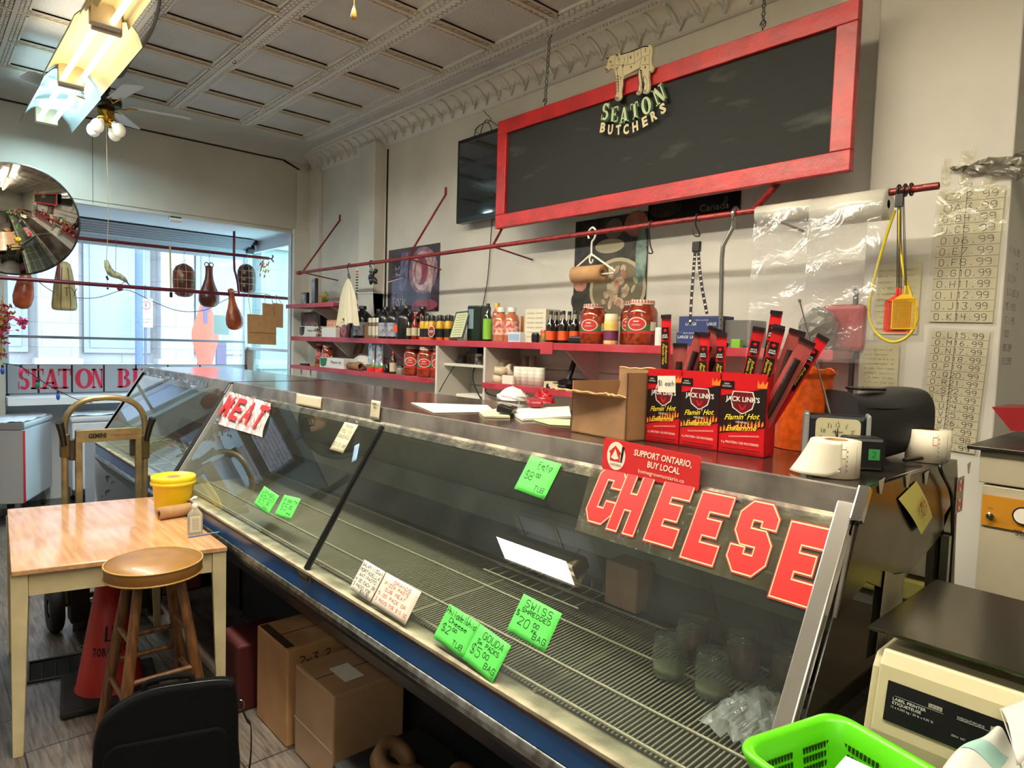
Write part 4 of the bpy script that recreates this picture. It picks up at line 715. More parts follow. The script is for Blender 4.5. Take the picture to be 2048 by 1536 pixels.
for k_ in range(5):
    a = math.radians(-12+72*k_); R_ = M @ Matrix.Rotation(a, 4, 'Z') @ Matrix.Rotation(.2, 4, 'X')
    b = build(MB(R_).prism([(.15, -.035), (.17, -.05), (.52, -.068), (.545, -.05), (.545, .05), (.52, .068), (.17, .05), (.15, .035)], -.012, -.006), 'blade', bl, t)
    build(MB(R_).tube([(.08, 0, -.03), (.12, 0, -.03), (.16, .03, -.015), (.2, .03, -.013)], .005, 6).tube([(.12, 0, -.03), (.16, -.03, -.015), (.2, -.03, -.013)], .005, 6), 'blade_arm', brass, b)
bulb = mat('bulb_glass', (236, 230, 214), .2, emis=(255, 240, 210), es=.15)
for k_ in range(4):
    a = PI/4+k_*PI/2; d = V((math.cos(a), math.sin(a), 0)); p = V((FX, FY, fz_-.13)); c = MB(); c.cyl(p, p+d*.055+V((0, 0, -.02)), .02, .024, n=14); h = build(c, 'lamp_holder', brass, t)
    c = MB(); q = p+d*.075+V((0, 0, -.045)); c.ball(q+d*.02+V((0, 0, -.02)), (.042, .042, .05), 12); c.cyl(p+d*.05+V((0, 0, -.015)), q, .018, .03, n=12); build(c, 'bulb', bulb, h)
pc = MB(); q = V((FX, FY, fz_-.15)); z1 = P(216, 575, Y=FY).z
pc.tube([q, (FX+.01, FY, z1+.5), (FX-.005, FY, z1+.16)], .0022, 5); pc.tube([q+V((.03, 0, 0)), (FX+.01, FY, z1+1.25)], .002, 5); build(pc, 'pull_cord', mat('cord_tan', (150, 130, 96), .7), t)
c = MB(); pts = [P(x, y, Z=ZC-.03) for x, y in ((224, 152), (243, 152), (262, 120), (290, 85), (308, 50), (318, 10), (325, -40))]; c.tube(spline(pts, 5), .009, 8); one(c, 'conduit', mat('conduit_grey', (96, 94, 90), .6), 'grey flexible conduit snaking over the ceiling to the fan', 'conduit')
a = P(705, -60, Z=2.9); b = P(709, 40, Z=2.6)
c = MB(); cx = 1.0; o = P(708, 25, X=cx); c.lathe([(.0, 0), (.006, .001), (.010, .008), (.007, .025), (.003, .036), (.002, .04)], 12, M=T(o.x, o.y, o.z-.02)); c.cyl((o.x, o.y, o.z+.018), (o.x, o.y, ZC), .0012, n=6)
one(c, 'pull_chain', mat('wood_pull', (190, 150, 70), .5), 'little wooden pull hanging on a string from the ceiling', 'light pull')
c = MB(); o = P(468, 118, Z=ZC-.02); c.tube(spline([o+V((0, 0, .02)), o, o+V((.012, 0, -.02)), o+V((0, 0, -.03)), o+V((-.01, 0, -.022))], 4), .003, 6); one(c, 'ceiling_hook', mat('wire_steel', (0, 0, 0)), 'small open hook screwed into the tin ceiling', 'hook')
# ---------------------------------------------------------------- round convex mirror
o = P(32, 441, Y=5.0); t = thing('convex_mirror', 'large round convex security mirror hanging at the left edge', 'mirror', o); n_ = (V((-.3, -1.5, 1.7))-o).normalized(); n_ = V((.10, -1, -.30)).normalized()
Um = V((0, 0, 1)).cross(n_).normalized(); M = frame(o, Um, n_.cross(Um)); Rm = .33
c = MB(M); c.lathe([(0, .085)]+[(Rm*j/16, .085*(1-(j/16)**2)) for j in range(1, 17)], 56); build(c, 'mirror_dome', mat('mirror_face', (190, 190, 186), .03, 1), t)
c = MB(M); c.lathe([(Rm-.004, .004), (Rm+.004, .004), (Rm+.006, -.006), (Rm-.01, -.012), (0, -.012)], 56); build(c, 'rim', mat('mirror_rim', (40, 44, 46), .4), t)
c = MB(); c.tube([o-n_*.01, (o.x-.05, o.y+.2, o.z), (.0, YF, o.z+.1)], .012, 8); build(c, 'bracket', steeld, t)
# ================================================================ chalkboard and sign
BX, bz0, bz1, by0, by1 = 2.8, 2.385, 3.055, 1.105, 3.27
t = thing('menu_board', 'long empty blackboard in a thick red wooden frame hanging over the counter', 'blackboard', (BX, 2.19, bz0)); fwid = .085
c = MB(); c.box(BX+.01, BX+.03, by0+.03, by1-.03, bz0+.03, bz1-.03); 
cb = mat('chalkboard', (30, 31, 30), .8, rgb2=(46, 47, 45), vs=2, spec=.15); N_ = cb.node_tree; nd = N_.nodes; L_ = N_.links
tc = nd.new('ShaderNodeTexCoord'); mp = nd.new('ShaderNodeMapping'); L_.new(tc.outputs['Object'], mp.inputs[0]); mp.inputs['Rotation'].default_value = (.6, 0, 0); mp.inputs['Scale'].default_value = (1, .8, 3)
nz = nd.new('ShaderNodeTexNoise'); nz.inputs['Scale'].default_value = 3.2; nz.inputs['Detail'].default_value = 9; L_.new(mp.outputs[0], nz.inputs[0])
cr = nd.new('ShaderNodeValToRGB'); cr.color_ramp.elements[0].position = .60; cr.color_ramp.elements[1].position = .86; cr.color_ramp.elements[0].color = lin((38, 39, 38)); cr.color_ramp.elements[1].color = lin((84, 86, 80)); L_.new(nz.outputs[0], cr.inputs[0]); L_.new(cr.outputs[0], nd['Principled BSDF'].inputs['Base Color'])
build(c, 'slate', cb, t)
for nm, a in (('top', (by0, by1, bz1-fwid, bz1)), ('bottom', (by0, by1, bz0, bz0+fwid)), ('left', (by1-fwid, by1, bz0+fwid, bz1-fwid)), ('right', (by0, by0+fwid, bz0+fwid, bz1-fwid))):
    build(MB().box(BX-.01, BX+.03, *a), 'frame_rail', redp, t, bevel=.004)
# logo: calf with numbered cuts and the shop name on an arc
ap = lambda x, y: P(1180+x/7.678, 80+y/7.678, X=BX-.014)
def outl(pts): return [((by1-q.y), q.z) for q in (ap(*p) for p in pts)]
LM = frame((BX-.014, by1, 0), (0, -1, 0), (0, 0, 1))
cow = [(265, 470), (275, 430), (300, 360), (310, 320), (285, 290), (290, 262), (330, 268), (350, 250), (400, 240), (425, 225), (470, 212), (505, 205), (500, 240), (600, 215), (700, 175), (780, 140), (850, 110), (920, 105), (955, 78), (990, 95), (1008, 160), (1000, 250), (990, 340), (1005, 400), (1025, 440), (1000, 500), (975, 520), (955, 495), (950, 600), (965, 700), (955, 790), (930, 830), (890, 845), (850, 835), (860, 790), (880, 700), (860, 640), (870, 580), (850, 640), (830, 740), (835, 800), (800, 850), (760, 860), (745, 835), (780, 780), (795, 690), (780, 580), (790, 480), (730, 520), (690, 550), (600, 590), (545, 620), (545, 700), (525, 800), (530, 890), (505, 940), (460, 955), (415, 930), (415, 890), (440, 830), (440, 720), (440, 640), (415, 560), (405, 490), (370, 465), (330, 475), (310, 510), (280, 515)]
t2 = thing('shop_logo', 'cut-out numbered calf over green-white SEATON BUTCHERS lettering on the blackboard frame', 'sign', ap(700, 900)); pol = outl(cow)
c = MB(LM); c.prism(pol, .012, .020); build(c, 'calf', mat('calf_cream', (226, 214, 176), .6), t2)
c = MB(LM)
def stroke(pts, lw, k=None, e=.0206):
    pp = outl(pts)
    for (a, b), (a2, b2) in zip(pp, pp[1:]):
        d = V((a2-a, b2-b, 0)); L0 = d.length
        if L0 < 1e-6: continue
        d /= L0; q = V((-d.y, d.x, 0))*lw/2; A_ = V((a, b, e)); B_ = V((a2, b2, e)); c.add([A_-q, B_-q, B_+q, A_+q], [(0, 1, 2, 3)], k=k)
cw_ = [(x+(8 if x < 640 else -8), y+(6 if y < 450 else -8)) for x, y in cow]; stroke(cw_+[cw_[0]], .0022)
for a_, b_ in (((505, 245), (940, 118)),): stroke([a_, (700, 190), (850, 125), b_], .005)
for s_ in ([(425, 250), (415, 400), (400, 470)], [(560, 280), (570, 330), (540, 420), (545, 600)], [(615, 240), (620, 330), (615, 390)], [(715, 195), (725, 300), (715, 390)], [(820, 140), (825, 300), (800, 440)], [(430, 400), (530, 410), (620, 400), (720, 375), (820, 300)], [(830, 290), (940, 250)], [(830, 400), (950, 390)], [(480, 270), (500, 330), (490, 400)], [(960, 160), (945, 330), (950, 470)], [(440, 440), (470, 560), (480, 700), (470, 860)], [(880, 560), (915, 640), (905, 780)]): stroke(s_, .0016)
for i in range(11): x = 560+i*23; y = 600-i*12; stroke([(x, y-2), (x+22, y-42)], .0045)
for i in range(9): stroke([(805+i*5, 480+i*32), (835+i*2, 500+i*32)], .006)
for i in range(6): stroke([(455+i*3, 560+i*45), (475, 590+i*45)], .005)
stroke([(285, 290), (325, 300), (330, 280)], .006); stroke([(430, 250), (470, 240), (450, 280)], .006); stroke([(340, 350), (370, 345), (355, 370), (340, 350)], .003); stroke([(270, 475), (290, 460), (315, 490)], .005)
for n0, x, y in (('2', 890, 175), ('1', 775, 240), ('6', 665, 280), ('7', 475, 325), ('3', 883, 318), ('4', 885, 440), ('9', 668, 440), ('8', 545, 415), ('10', 455, 450), ('5', 510, 600), ('11', 380, 410)):
    (u_, v_), = outl([(x, y)]); c.text(n0, Matrix.Translation((u_, v_, .0207)), .016, bold=.01)
for x0_ in ((470, 915), (440, 905), (885, 800), (785, 815)): stroke([(x0_[0]-12, x0_[1]-14), (x0_[0]+14, x0_[1]-14), (x0_[0]+10, x0_[1]+14), (x0_[0]-16, x0_[1]+10), (x0_[0]-12, x0_[1]-14)], .003)
build(c, 'drawing', blackm, t2)
def letters(word, centers, tops, hts, wds, nm, m1, m2=None, serif=True):
    for ch, (x, y), a, h_, wd in zip(word, centers, tops, hts, wds):
        (u_, v_), = outl([(x, y)]); R_ = LM @ Matrix.Translation((u_, v_, .004)) @ Matrix.Rotation(math.radians(a), 4, 'Z')
        c = MB(R_); 
        if serif:
            slab(c, ch, Matrix.Translation((-wd/2, -h_/2, .010)), h_, wd, k=0); slab(c, ch, Matrix.Translation((-wd/2+.006, -h_/2-.007, .002)), h_, wd, k=1); slab(c, ch, Matrix.Translation((-wd/2+.003, -h_/2-.0035, .006)), h_, wd, k=1)
        else: c.text(ch, Matrix(), h_, w=wd, bold=.045, k=0, ext=.008)
        build(c, 'letter', [m1, m2 or m1], t2)
lg = mat('logo_pale', (206, 222, 180), .5); lgd = mat('logo_green', (40, 84, 44), .5)
letters('SEATON', [(262, 1110), (400, 1155), (550, 1160), (712, 1095), (888, 1018), (1085, 850)], [-6, -3, 2, 9, 14, 24], [.084, .080, .078, .084, .088, .092], [.050, .048, .056, .050, .058, .062], 'l', lg, lgd)
letters('BUTCHERS', [(220, 1350), (335, 1380), (460, 1385), (575, 1378), (715, 1335), (862, 1258), (1000, 1170), (1138, 1060)], [-10, -4, 2, 4, 8, 14, 18, 22], [.047]*8, [.036, .034, .034, .036, .036, .033, .036, .034], 'b', mat('logo_cream', (226, 214, 176), .6), serif=False)
# chains
def chain_(px, label):
    t = thing('hanging_chain', label, 'chain', None or P(px[0], px[1], Z=ZC)) ; a = P(px[0], px[1], Z=ZC); b = V((BX+.01, P(px[2], px[3], X=BX).y, bz1))
    c = MB(); n = int((a-b).length/.034); dv = (b-a)/n
    for i in range(1, n-1):
        p = a+dv*(i+.5); ax = dv.normalized(); s_ = V((0, 1, 0)) if i % 2 else V((1, 0, 0)); c.tube([p+ax*.018*math.cos(j*PI/6)+s_*.009*math.sin(j*PI/6) for j in range(12)], .0025, 5, True)
    build(c, 'links', mat('chain_steel', (110, 106, 100), .4, .9), t); 
    for p in (a-V((0, 0, .01)), b+V((0, 0, .035))):
        c = MB(); c.tube([p+V((0, .014*math.cos(j*PI/5), .016*math.sin(j*PI/5))) for j in range(9)], .003, 6)
        if p.z < 3.3: c.tube([b, b+V((0, 0, .022))], .003, 6)
        build(c, 'hook', blackp, t)
chain_((1100, 68, 1087, 215), 'chain holding the left part of the blackboard'); chain_((1532, -60, 1523, 55), 'chain holding the right part of the blackboard')
# ---------------------------------------------------------------- television behind the board
ty0, ty1, tz0, tz1 = 3.05, 3.94, 2.52, 3.115; TXx = 2.985
t = thing('television', 'black flat television on the wall half hidden behind the red-framed board', 'television', (3.04, 3.5, tz0))
build(MB().box(TXx, 3.05, ty0, ty1, tz0, tz1), 'casing', mat('tv_black', (14, 14, 18), .22), t, bevel=.006); build(MB().box(TXx-.002, TXx, ty0+.03, ty1-.03, tz0+.035, tz1-.03), 'screen', mat('tv_screen', (18, 20, 28), .06, coat=1, spec=.9), t)
build(MB().box(3.05, XW, 3.4, 3.6, 2.7, 2.9), 'mount', blackm, t)
c = MB(); c.tube(spline([P(948, 275, X=3.04), P(955, 255, X=3.06), P(975, 245, X=3.07), P(982, 262, X=3.07), P(962, 270, X=3.06), P(972, 240, X=3.08), P(997, 252, X=3.02)], 6), .003, 6); c.tube(spline([P(962, 268, X=3.05), P(950, 262, X=3.06), P(960, 250, X=3.07), P(982, 240, X=3.08), P(970, 225, X=3.09), P(958, 205, X=3.09)], 6), .002, 6)
one(c, 'tangled_wire', blackp, 'thin tangled wire above the television', 'wire')
c = MB(); c.tube(spline([P(984, 440, X=3.06), P(980, 500, X=3.085), P(975, 560, X=3.085), P(966, 612, X=3.085), P(962, 660, X=3.05)], 5), .0035, 6); one(c, 'tv_cable', blackp, 'black cable running down the wall from the television to the shelf', 'cable')
# ================================================================ long red rod with brackets
RX = 2.68; ra = P(600, 541, X=RX); rb = P(1507, 418, X=RX); rz_ = (ra.z+rb.z)/2
t = thing('hanging_rod', 'long red painted rod on wall brackets over the shelves', 'rod', (RX, 3.4, rz_)); YE = P(1878, 372, X=RX).y
rz_ = P(985, 493, X=RX).z; c = MB(); c.cyl((RX, ra.y, rz_), (RX, YE, rz_), .013, n=14, cap=False); c.cyl((RX, ra.y-.01, rz_), (RX, ra.y+.04, rz_), .02, n=14, k=0); c.lathe([(.013, 0), (.008, 0), (.008, -.03)], 14, M=frame((RX, YE, rz_), (1, 0, 0), (0, 0, 1))); build(c, 'rod', rodred, t)
for y, hi, wz in ((ra.y-.05, P(680, 440, X=XW), P(676, 550, X=XW)), (P(815, 517, X=RX).y, P(892, 388, X=XW), P(882, 529, X=XW)), (P(985, 493, X=RX).y, V((XW, P(1030, 440, X=XW).y, 2.62)), P(1065, 513, X=XW)), (1.45, V((XW, 1.42, 2.58)), V((XW, 1.42, 2.24)))):
    c = MB(); yh = hi.y; c.tube([(RX, y, rz_), (XW, yh, hi.z)], .008 if y > 1.6 else .014, 8); c.box(XW-.006, XW, yh-.012, yh+.012, hi.z-.01, hi.z+.05); build(c, 'brace', rodred, t)
    c = MB(); c.tube([(RX, y, rz_), (XW, wz.y, rz_-.03)], .006, 8); build(c, 'stay', rodred, t)
RP = lambda px: V((RX, P(px, 470, X=RX).y, rz_))
def shook(px, py, label, name='meat_hook', loc=None):
    p = RP(px); z2 = P(px, py, X=RX).z; c = MB(); Y_ = p.y
    c.tube(spline([(RX+.018, Y_, rz_-.012), (RX+.008, Y_, rz_+.016), (RX-.012, Y_, rz_+.016), (RX-.018, Y_, rz_-.01), (RX-.01, Y_, (rz_+z2)/2), (RX-.005, Y_-.004, z2+.03), (RX, Y_-.014, z2), (RX, Y_+.014, z2+.004), (RX, Y_+.024, z2+.035)], 5), .0035, 6); return one(c, name, mat('hook_dark', (36, 32, 30), .4, .5), label, 'hook')
shook(1302, 506, 'dark S-hook hanging free on the rod right of the coat hanger'); shook(1394, 472, 'dark S-hook on the rod carrying the key lanyard')
# coat hanger with a paper roll
o = P(1183, 508, X=RX); t = thing('coat_hanger', 'white plastic coat hanger on the rod', 'coat hanger', (RX, o.y, o.z)); Y_ = o.y; zt = rz_; c = MB(); cw = mat('hanger_white', (226, 222, 210), .4)
HM_ = WALLF((RX, Y_, o.z)); ho = zt-o.z
c.M = HM_; c.tube(spline([(-.022, ho-.028, 0), (-.028, ho+.004, 0), (0, ho+.028, 0), (.026, ho+.004, 0), (.016, ho-.03, 0), (.0, ho-.05, 0), (0, .0, 0)], 6), .0055, 8); c.tube([(0, 0, 0), (-.155, -.095, 0), (-.15, -.11, 0), (.155, -.11, 0), (.165, -.10, 0), (0, 0, 0)], .0055, 8); c.tube([(.012*math.sin(j*PI/6), -.018+.02*math.cos(j*PI/6)-.01, 0) for j in range(3, 14)], .005, 6)
build(c, 'hanger', cw, t)
M = frame((RX-.0, Y_+.015, o.z-.105), (0, 0, 1), (-1, 0, 0)); c = MB(M); c.lathe([(.018, -.10), (.045, -.10), (.045, .10), (.018, .10), (.018, -.10)], 26); one(c, 'paper_roll', kraft, 'brown paper roll threaded on the white coat hanger', 'paper roll')
# lanyard, cane
o = P(1394, 492, X=RX-.005); t = thing('lanyard', 'black and white patterned strap hanging folded from a hook', 'strap', o); c = MB(WALLF(o)); c.box(-.020, .020, -.028, .02, -.008, .012); build(c, 'clasp', blackp, t, bevel=.004)
c = MB(WALLF(o)); c.k = 0
A1 = [(-.008, -.02), (-.012, -.10), (-.016, -.22), (-.018, -.36)]; A2 = [(.008, -.02), (.018, -.10), (.038, -.20), (.068, -.31)]
for pl in (A1, A2):
    for (a, b), (a2, b2) in zip(pl, pl[1:]):
        d = V((a2-a, b2-b, 0)); n = 4
        for i in range(n):
            p0 = V((a, b, 0))+d*i/n; p1 = V((a, b, 0))+d*(i+1)/n; q = V((-d.y, d.x, 0)).normalized()*.008; c.add([p0-q, p1-q, p1+q, p0+q], [(0, 1, 2, 3)], k=0)
            pm = p0+d*.30/n; pe = p0+d*.58/n; c.add([pm-q*.7+V((0, 0, .0008)), pe-q*.7+V((0, 0, .0008)), pe+q*.7+V((0, 0, .0008)), pm+q*.7+V((0, 0, .0008))], [(0, 1, 2, 3)], k=1)
build(c, 'strap', [blackm, mat('strap_white', (220, 216, 204), .6)], t)
c = MB(); pts = [P(1467, 436, X=RX-.016), P(1466, 455, X=RX-.016), P(1446, 492, X=RX-.016), P(1444, 520, X=RX-.016), P(1441, 670, X=RX)]; c.tube(spline([V((RX+.03, pts[0].y, rz_)), V((RX, pts[0].y, rz_+.022)), V((RX-.022, pts[0].y, rz_)), pts[0]], 4)+pts[1:]+[V((RX+.0, pts[-1].y, 1.70))], .010, 10)
for i in range(9): q = P(1441, 555+i*12, X=RX-.012); c.ball((q.x, q.y, q.z), .003, 4, k=1)
one(c, 'walking_cane', [mat('cane_steel', (176, 174, 168), .2, .95), blackp], 'bent silver metal cane hooked over the rod', 'cane')
# plastic bag rolls
def bagroll(label, pa, pb, r, hang, nm='bag_roll'):
    ya = P(pa, 400, X=RX).y; yb = P(pb, 400, X=RX).y; t = thing(nm, label, 'plastic bag roll', (RX, (ya+yb)/2, rz_-r)); zc = rz_-r+.016
    M = frame((RX, (ya+yb)/2, zc), (0, 0, 1), (1, 0, 0)); h = abs(ya-yb)/2; c = MB(M); c.lathe([(.016, -h), (r, -h), (r, h), (.016, h)], 30); build(c, 'roll', mat('roll_poly', (216, 214, 200), .22, coat=.4, bump=.05, bs=12), t)
    c = MB(); z0_ = hang; x_ = RX-r; random.seed(int(pa)); 
    c.grid(lambda u, v: (x_-.003+.006*math.sin(u*9+v*5)*v+.004*math.sin(v*23+u*4), ya+(yb-ya)*u, zc+(z0_-zc)*v), 20, 30); build(c, 'hanging_sheet', clearp, t); return t
bagroll('narrower roll of clear plastic bags on the rod, its sheet hanging down', 1518, 1628, .035, 1.62)
bagroll('fatter roll of clear plastic bags on the rod, nearest the fly swatters', 1632, 1778, .058, 1.62)
t = thing('plastic_sheet', 'clear plastic sheet hanging from the far end of the rod by the window', 'plastic sheet', (RX, ra.y+.06, 1.8)); c = MB(); c.grid(lambda u, v: (RX-.06+.12*u+.01*math.sin(v*14), ra.y+.02+.08*(u-.5)+.02*math.sin(v*8), rz_+.01-.6*v), 6, 16); build(c, 'sheet', clearp, t)
# hanging cream bags, black clip
c = MB(); random.seed(9); rq = RP(698)
shook(700, 556, 'dark hook on the rod carrying the cream plastic bags')
t = thing('plastic_bags', 'bundle of cream plastic carrier bags hanging from the rod', 'plastic bags', P(700, 650, X=RX)); a = P(700, 556, X=RX); b = P(700, 652, X=RX); Hh = a.z-b.z
for k_ in range(3):
    oy = (.06, -.02, -.09)[k_]; c.grid(lambda u, v: (RX-.02-.05*math.sin(u*PI)*v**.6+.012*math.sin(u*23+k_)*v, a.y+oy*v+(.02+.17*min(1, v*2.5)**.6)*(u-.5), a.z-Hh*(.02+v*(.98, .86, .95)[k_])+.012*math.sin(u*14+k_*2)*v), 22, 14)
build(c, 'bags', mat('bag_cream', (206, 198, 172), .45, bump=.3, bs=20), t)
shook(744, 540, 'dark hook on the rod with the black clamp'); c = MB(WALLF(P(746, 552, X=RX))); random.seed(4)
for i in range(9): c.ball((random.uniform(-.045, .045), random.uniform(-.05, .05), 0), (random.uniform(.012, .03), random.uniform(.012, .03), .015), 6)
c.tube([(-.05, .04, 0), (0, 0, 0), (.06, -.06, 0)], .008, 6); c.tube([(.04, .05, 0), (0, 0, 0), (-.03, -.05, 0)], .008, 6); one(c, 'clamp_bundle', blackp, 'tangled black clamp hanging on the rod beside the cream bags', 'clamp')
# fly swatters, yellow cord and zip clips on the rod end
c = MB(); y0_ = RP(1800).y; c.tube(spline([P(1790, 420, X=RX-.01), P(1770, 480, X=RX), P(1748, 560, X=RX), P(1738, 625, X=RX), P(1752, 665, X=RX), P(1785, 684, X=RX), P(1818, 670, X=RX), P(1835, 632, X=RX), P(1822, 590, X=RX), P(1808, 545, X=RX), P(1800, 480, X=RX), P(1799, 420, X=RX-.01)], 6), .0055, 8); one(c, 'looped_cord', mat('cord_yellow', (204, 186, 40), .45), 'yellow cord looped around the fly swatters', 'cord')
c = MB(); 
for dx in (0, 12, 24): q = RP(1793+dx); c.tube([V((RX, q.y, q.z))+V((.021*math.cos(j*PI/6), 0, .021*math.sin(j*PI/6))) for j in range(12)], .004, 6, True)
q = RP(1793); c.box(RX-.022, RX-.008, q.y-.02, q.y+.006, q.z-.06, q.z-.015); one(c, 'cable_clip', blackp, 'black clips gripping the free end of the rod', 'clip')
def swat(label, px0, px1, py0, py1, hx, hy, m, X, rot=0):
    a = P(px0, py0, X=X); b = P(px1, py1, X=X); cy_ = (a.y+b.y)/2; w_ = abs(a.y-b.y); h_ = abs(a.z-b.z); o = V((X, cy_, (a.z+b.z)/2)); t = thing('fly_swatter', label, 'fly swatter', o); M = WALLF(o); c = MB(M); n = 15
    for i in range(n+1): x = -w_/2+w_*i/n; c.box(x-.0009, x+.0009, -h_/2, h_/2, -.001, .001)
    for i in range(n+3): z = -h_/2+h_*i/(n+2); c.box(-w_/2, w_/2, z-.0009, z+.0009, -.001, .001)
    for s_ in (-1, 1): c.box(s_*w_/2-.002, s_*w_/2+.002, -h_/2, h_/2, -.0015, .0015); c.box(-w_/2, w_/2, s_*h_/2-.002, s_*h_/2+.002, -.0015, .0015)
    c.prism([(-w_/2, h_/2), (w_/2, h_/2), (.008, h_/2+.022), (-.008, h_/2+.022)], -.0015, .0015); build(c, 'paddle', m, t)
    c = MB(); top = P(hx, hy, X=X); e = o+V((0, 0, h_/2+.02)); c.cyl(e, e+V((0, 0, .03)), .005, n=8, k=1); k0 = V((RX-.016, top.y, rz_+.0)); c.tube([e+V((0, .002, .03)), k0+V((0, .0, -.02)), k0], .0016, 5); c.tube([e+V((0, -.003, .03)), k0+V((0, -.004, -.02)), k0+V((.03, 0, .01))], .0016, 5)
    build(c, 'handle', [mat('swat_wire', (70, 62, 50), .4, .8), m], t)
swat('red fly swatter hanging from the rod end, leftmost behind the yellow one', 1771, 1812, 603, 662, 1800, 410, mat('swat_red', (204, 50, 30), .4), RX+.012)
swat('second red fly swatter directly behind the yellow fly swatter', 1776, 1818, 605, 664, 1803, 410, MATS['swat_red'], RX+.004)
swat('yellow fly swatter hanging in front from the rod end', 1786, 1830, 600, 657, 1806, 410, mat('swat_yellow', (214, 168, 20), .4), RX-.006)
# ================================================================ posters and wall papers
def art(name, label, cat, px, X, m, shapes, extra=None):
    A_ = [P(x, y, X=X) for x, y in px]; ys_ = [q.y for q in A_]; y1_, y0_ = max(ys_), min(ys_); z1_ = sum(q.z for q in A_[:2])/2; z0_ = A_[2].z; o = V((X, (y0_+y1_)/2, (z0_+z1_)/2)); t = thing(name, label, cat, o); M = WALLF(o); w_, h_ = y1_-y0_, z1_-z0_
    build(MB(M).box(-w_/2, w_/2, -h_/2, h_/2, 0, .002), 'sheet', m, t)
    c = MB(M); ms = []
    for i, (mm, pts, e) in enumerate(shapes):
        if mm not in ms: ms.append(mm)
        c.prism([(u*w_, v*h_) for u, v in pts], .002+e*.0003, .0022+e*.0003, k=ms.index(mm))
    if c.v: build(c, 'picture', ms, t)
    return t, M, w_, h_
el = lambda cx, cy, rx, ry, n=18, a0=0, ph=0: [(cx+rx*math.cos(2*PI*i/n)*math.cos(ph)-ry*math.sin(2*PI*i/n)*math.sin(ph), cy+rx*math.cos(2*PI*i/n)*math.sin(ph)+ry*math.sin(2*PI*i/n)*math.cos(ph)) for i in range(n)]
random.seed(21)
pd, pp, pr2, pcr = mat('print_plum', (44, 30, 38), .22, coat=.5, rgb2=(64, 44, 56), vs=5), mat('print_mauve', (150, 116, 134), .3, coat=.4, rgb2=(96, 66, 86), vs=14), mat('print_meat', (150, 60, 76), .3, coat=.4, rgb2=(110, 40, 56), vs=16), mat('print_fat', (196, 170, 168), .3, coat=.4, rgb2=(150, 120, 120), vs=20)
shp = [(pp, el(.2, .12, .27, .36, 20), 0), (pcr, el(.19, .12, .2, .3, 20), 1), (pr2, el(.17, .12, .13, .22), 2), (pcr, el(.12, .1, .06, .17), 3), (pr2, el(.24, -.40, .24, .09), 1), (mat('print_slate', (110, 106, 140), .3, coat=.3, rgb2=(60, 56, 80), vs=20), [(-.22, .45), (-.08, .42), (-.10, 0), (-.2, -.2), (-.28, -.1)], 1), (pcr, [(-.5, .0), (-.2, .05), (-.2, .03), (-.5, -.02)], 2), (pcr, [(.3, -.2), (.4, .3), (.42, .3), (.36, -.25)], 3)]
t, M, w_, h_ = art('poster', 'plum poster with a large cut of pork behind cling plastic', 'poster', [(778, 500), (878, 487), (877, 622)], XW-.004, pd, shp)
c = MB(M); c.hand('Pork', Matrix.Translation((-.25*w_, -.30*h_, .004)), .11, .007, w=.2, k=0, wob=.2); c.hand('put', Matrix.Translation((-.3*w_, .2*h_, .004)), .03, .003, k=0); c.hand('the', Matrix.Translation((-.3*w_, .1*h_, .004)), .03, .003, k=0); build(c, 'lettering', mat('print_white', (214, 204, 200), .5), t)
mu, mc, mk, ml = mat('print_shroom', (196, 178, 150), .35, rgb2=(150, 128, 104), vs=18), mat('print_bowl', (170, 160, 130), .4), mat('print_black', (34, 32, 30), .3, rgb2=(62, 58, 50), vs=18), mat('print_rose', (176, 120, 100), .4, rgb2=(140, 90, 78), vs=14)
shp = [(mc, el(.12, -.2, .38, .30, 26), 0), (mat('print_rim', (96, 88, 66), .4), el(.12, -.2, .34, .265, 26), 1), (ml, el(-.40, -.12, .10, .09), 1), (mk, el(-.42, -.3, .11, .1), 2), (mat('print_teal', (120, 146, 134), .4, rgb2=(70, 90, 84), vs=14), el(.42, .1, .07, .28), 2), (ml, el(.34, .40, .15, .12), 1), (mc, el(.0, .22, .2, .07), 1), (mat('print_grey', (110, 100, 90), .4), el(.05, .38, .12, .1), 1)]
for i in range(46):
    a = random.uniform(0, 6.28); r = random.uniform(0, .28)**1; cx, cy = .12+r*math.cos(a), -.2+r*.78*math.sin(a); shp.append((random.choice((mu, mu, ml, mc)), el(cx, cy, random.uniform(.03, .055), random.uniform(.02, .04), 9, 0, random.uniform(0, 3)), 3+i*.2))
art('poster', 'tall poster of a pot full of mushrooms behind the coat hanger', 'poster', [(1152, 448), (1297, 418), (1290, 640)], XW-.004, mk, shp)
t, M, w_, h_ = art('poster', 'dark Canada poster half hidden above the rod under the blackboard', 'poster', [(1298, 392), (1478, 370), (1480, 430)], XW-.004, mat('print_dark', (26, 24, 24), .25, coat=.5), [(mk, el(-.3, .1, .2, .35), 0)])
c = MB(M); c.text('Canada', Matrix.Translation((.24*w_, -.02, .003)), .035, w=.17, k=0); c.tube([(.36*w_+.008*math.cos(j*PI/6), .012*math.sin(j*PI/6)+.006, .004) for j in range(12)], .002, 5, True); build(c, 'lettering', mat('print_faint', (120, 112, 100), .5), t)
o = P(716, 562, X=XW-.05); t = thing('notice', 'narrow white notice with small black and red print on the wall above the shelf', 'notice', o); c = MB(WALLF(o)); c.box(-.05, .05, -.14, .12, -.002, .0)
c.k = 1
for i in range(9): c.box(-.04, .04-.02*(i % 2), .08-i*.025, .092-i*.025, .0, .001, k=2 if i < 2 else 1)
build(c, 'sheet', [paper, ink, redink], t)
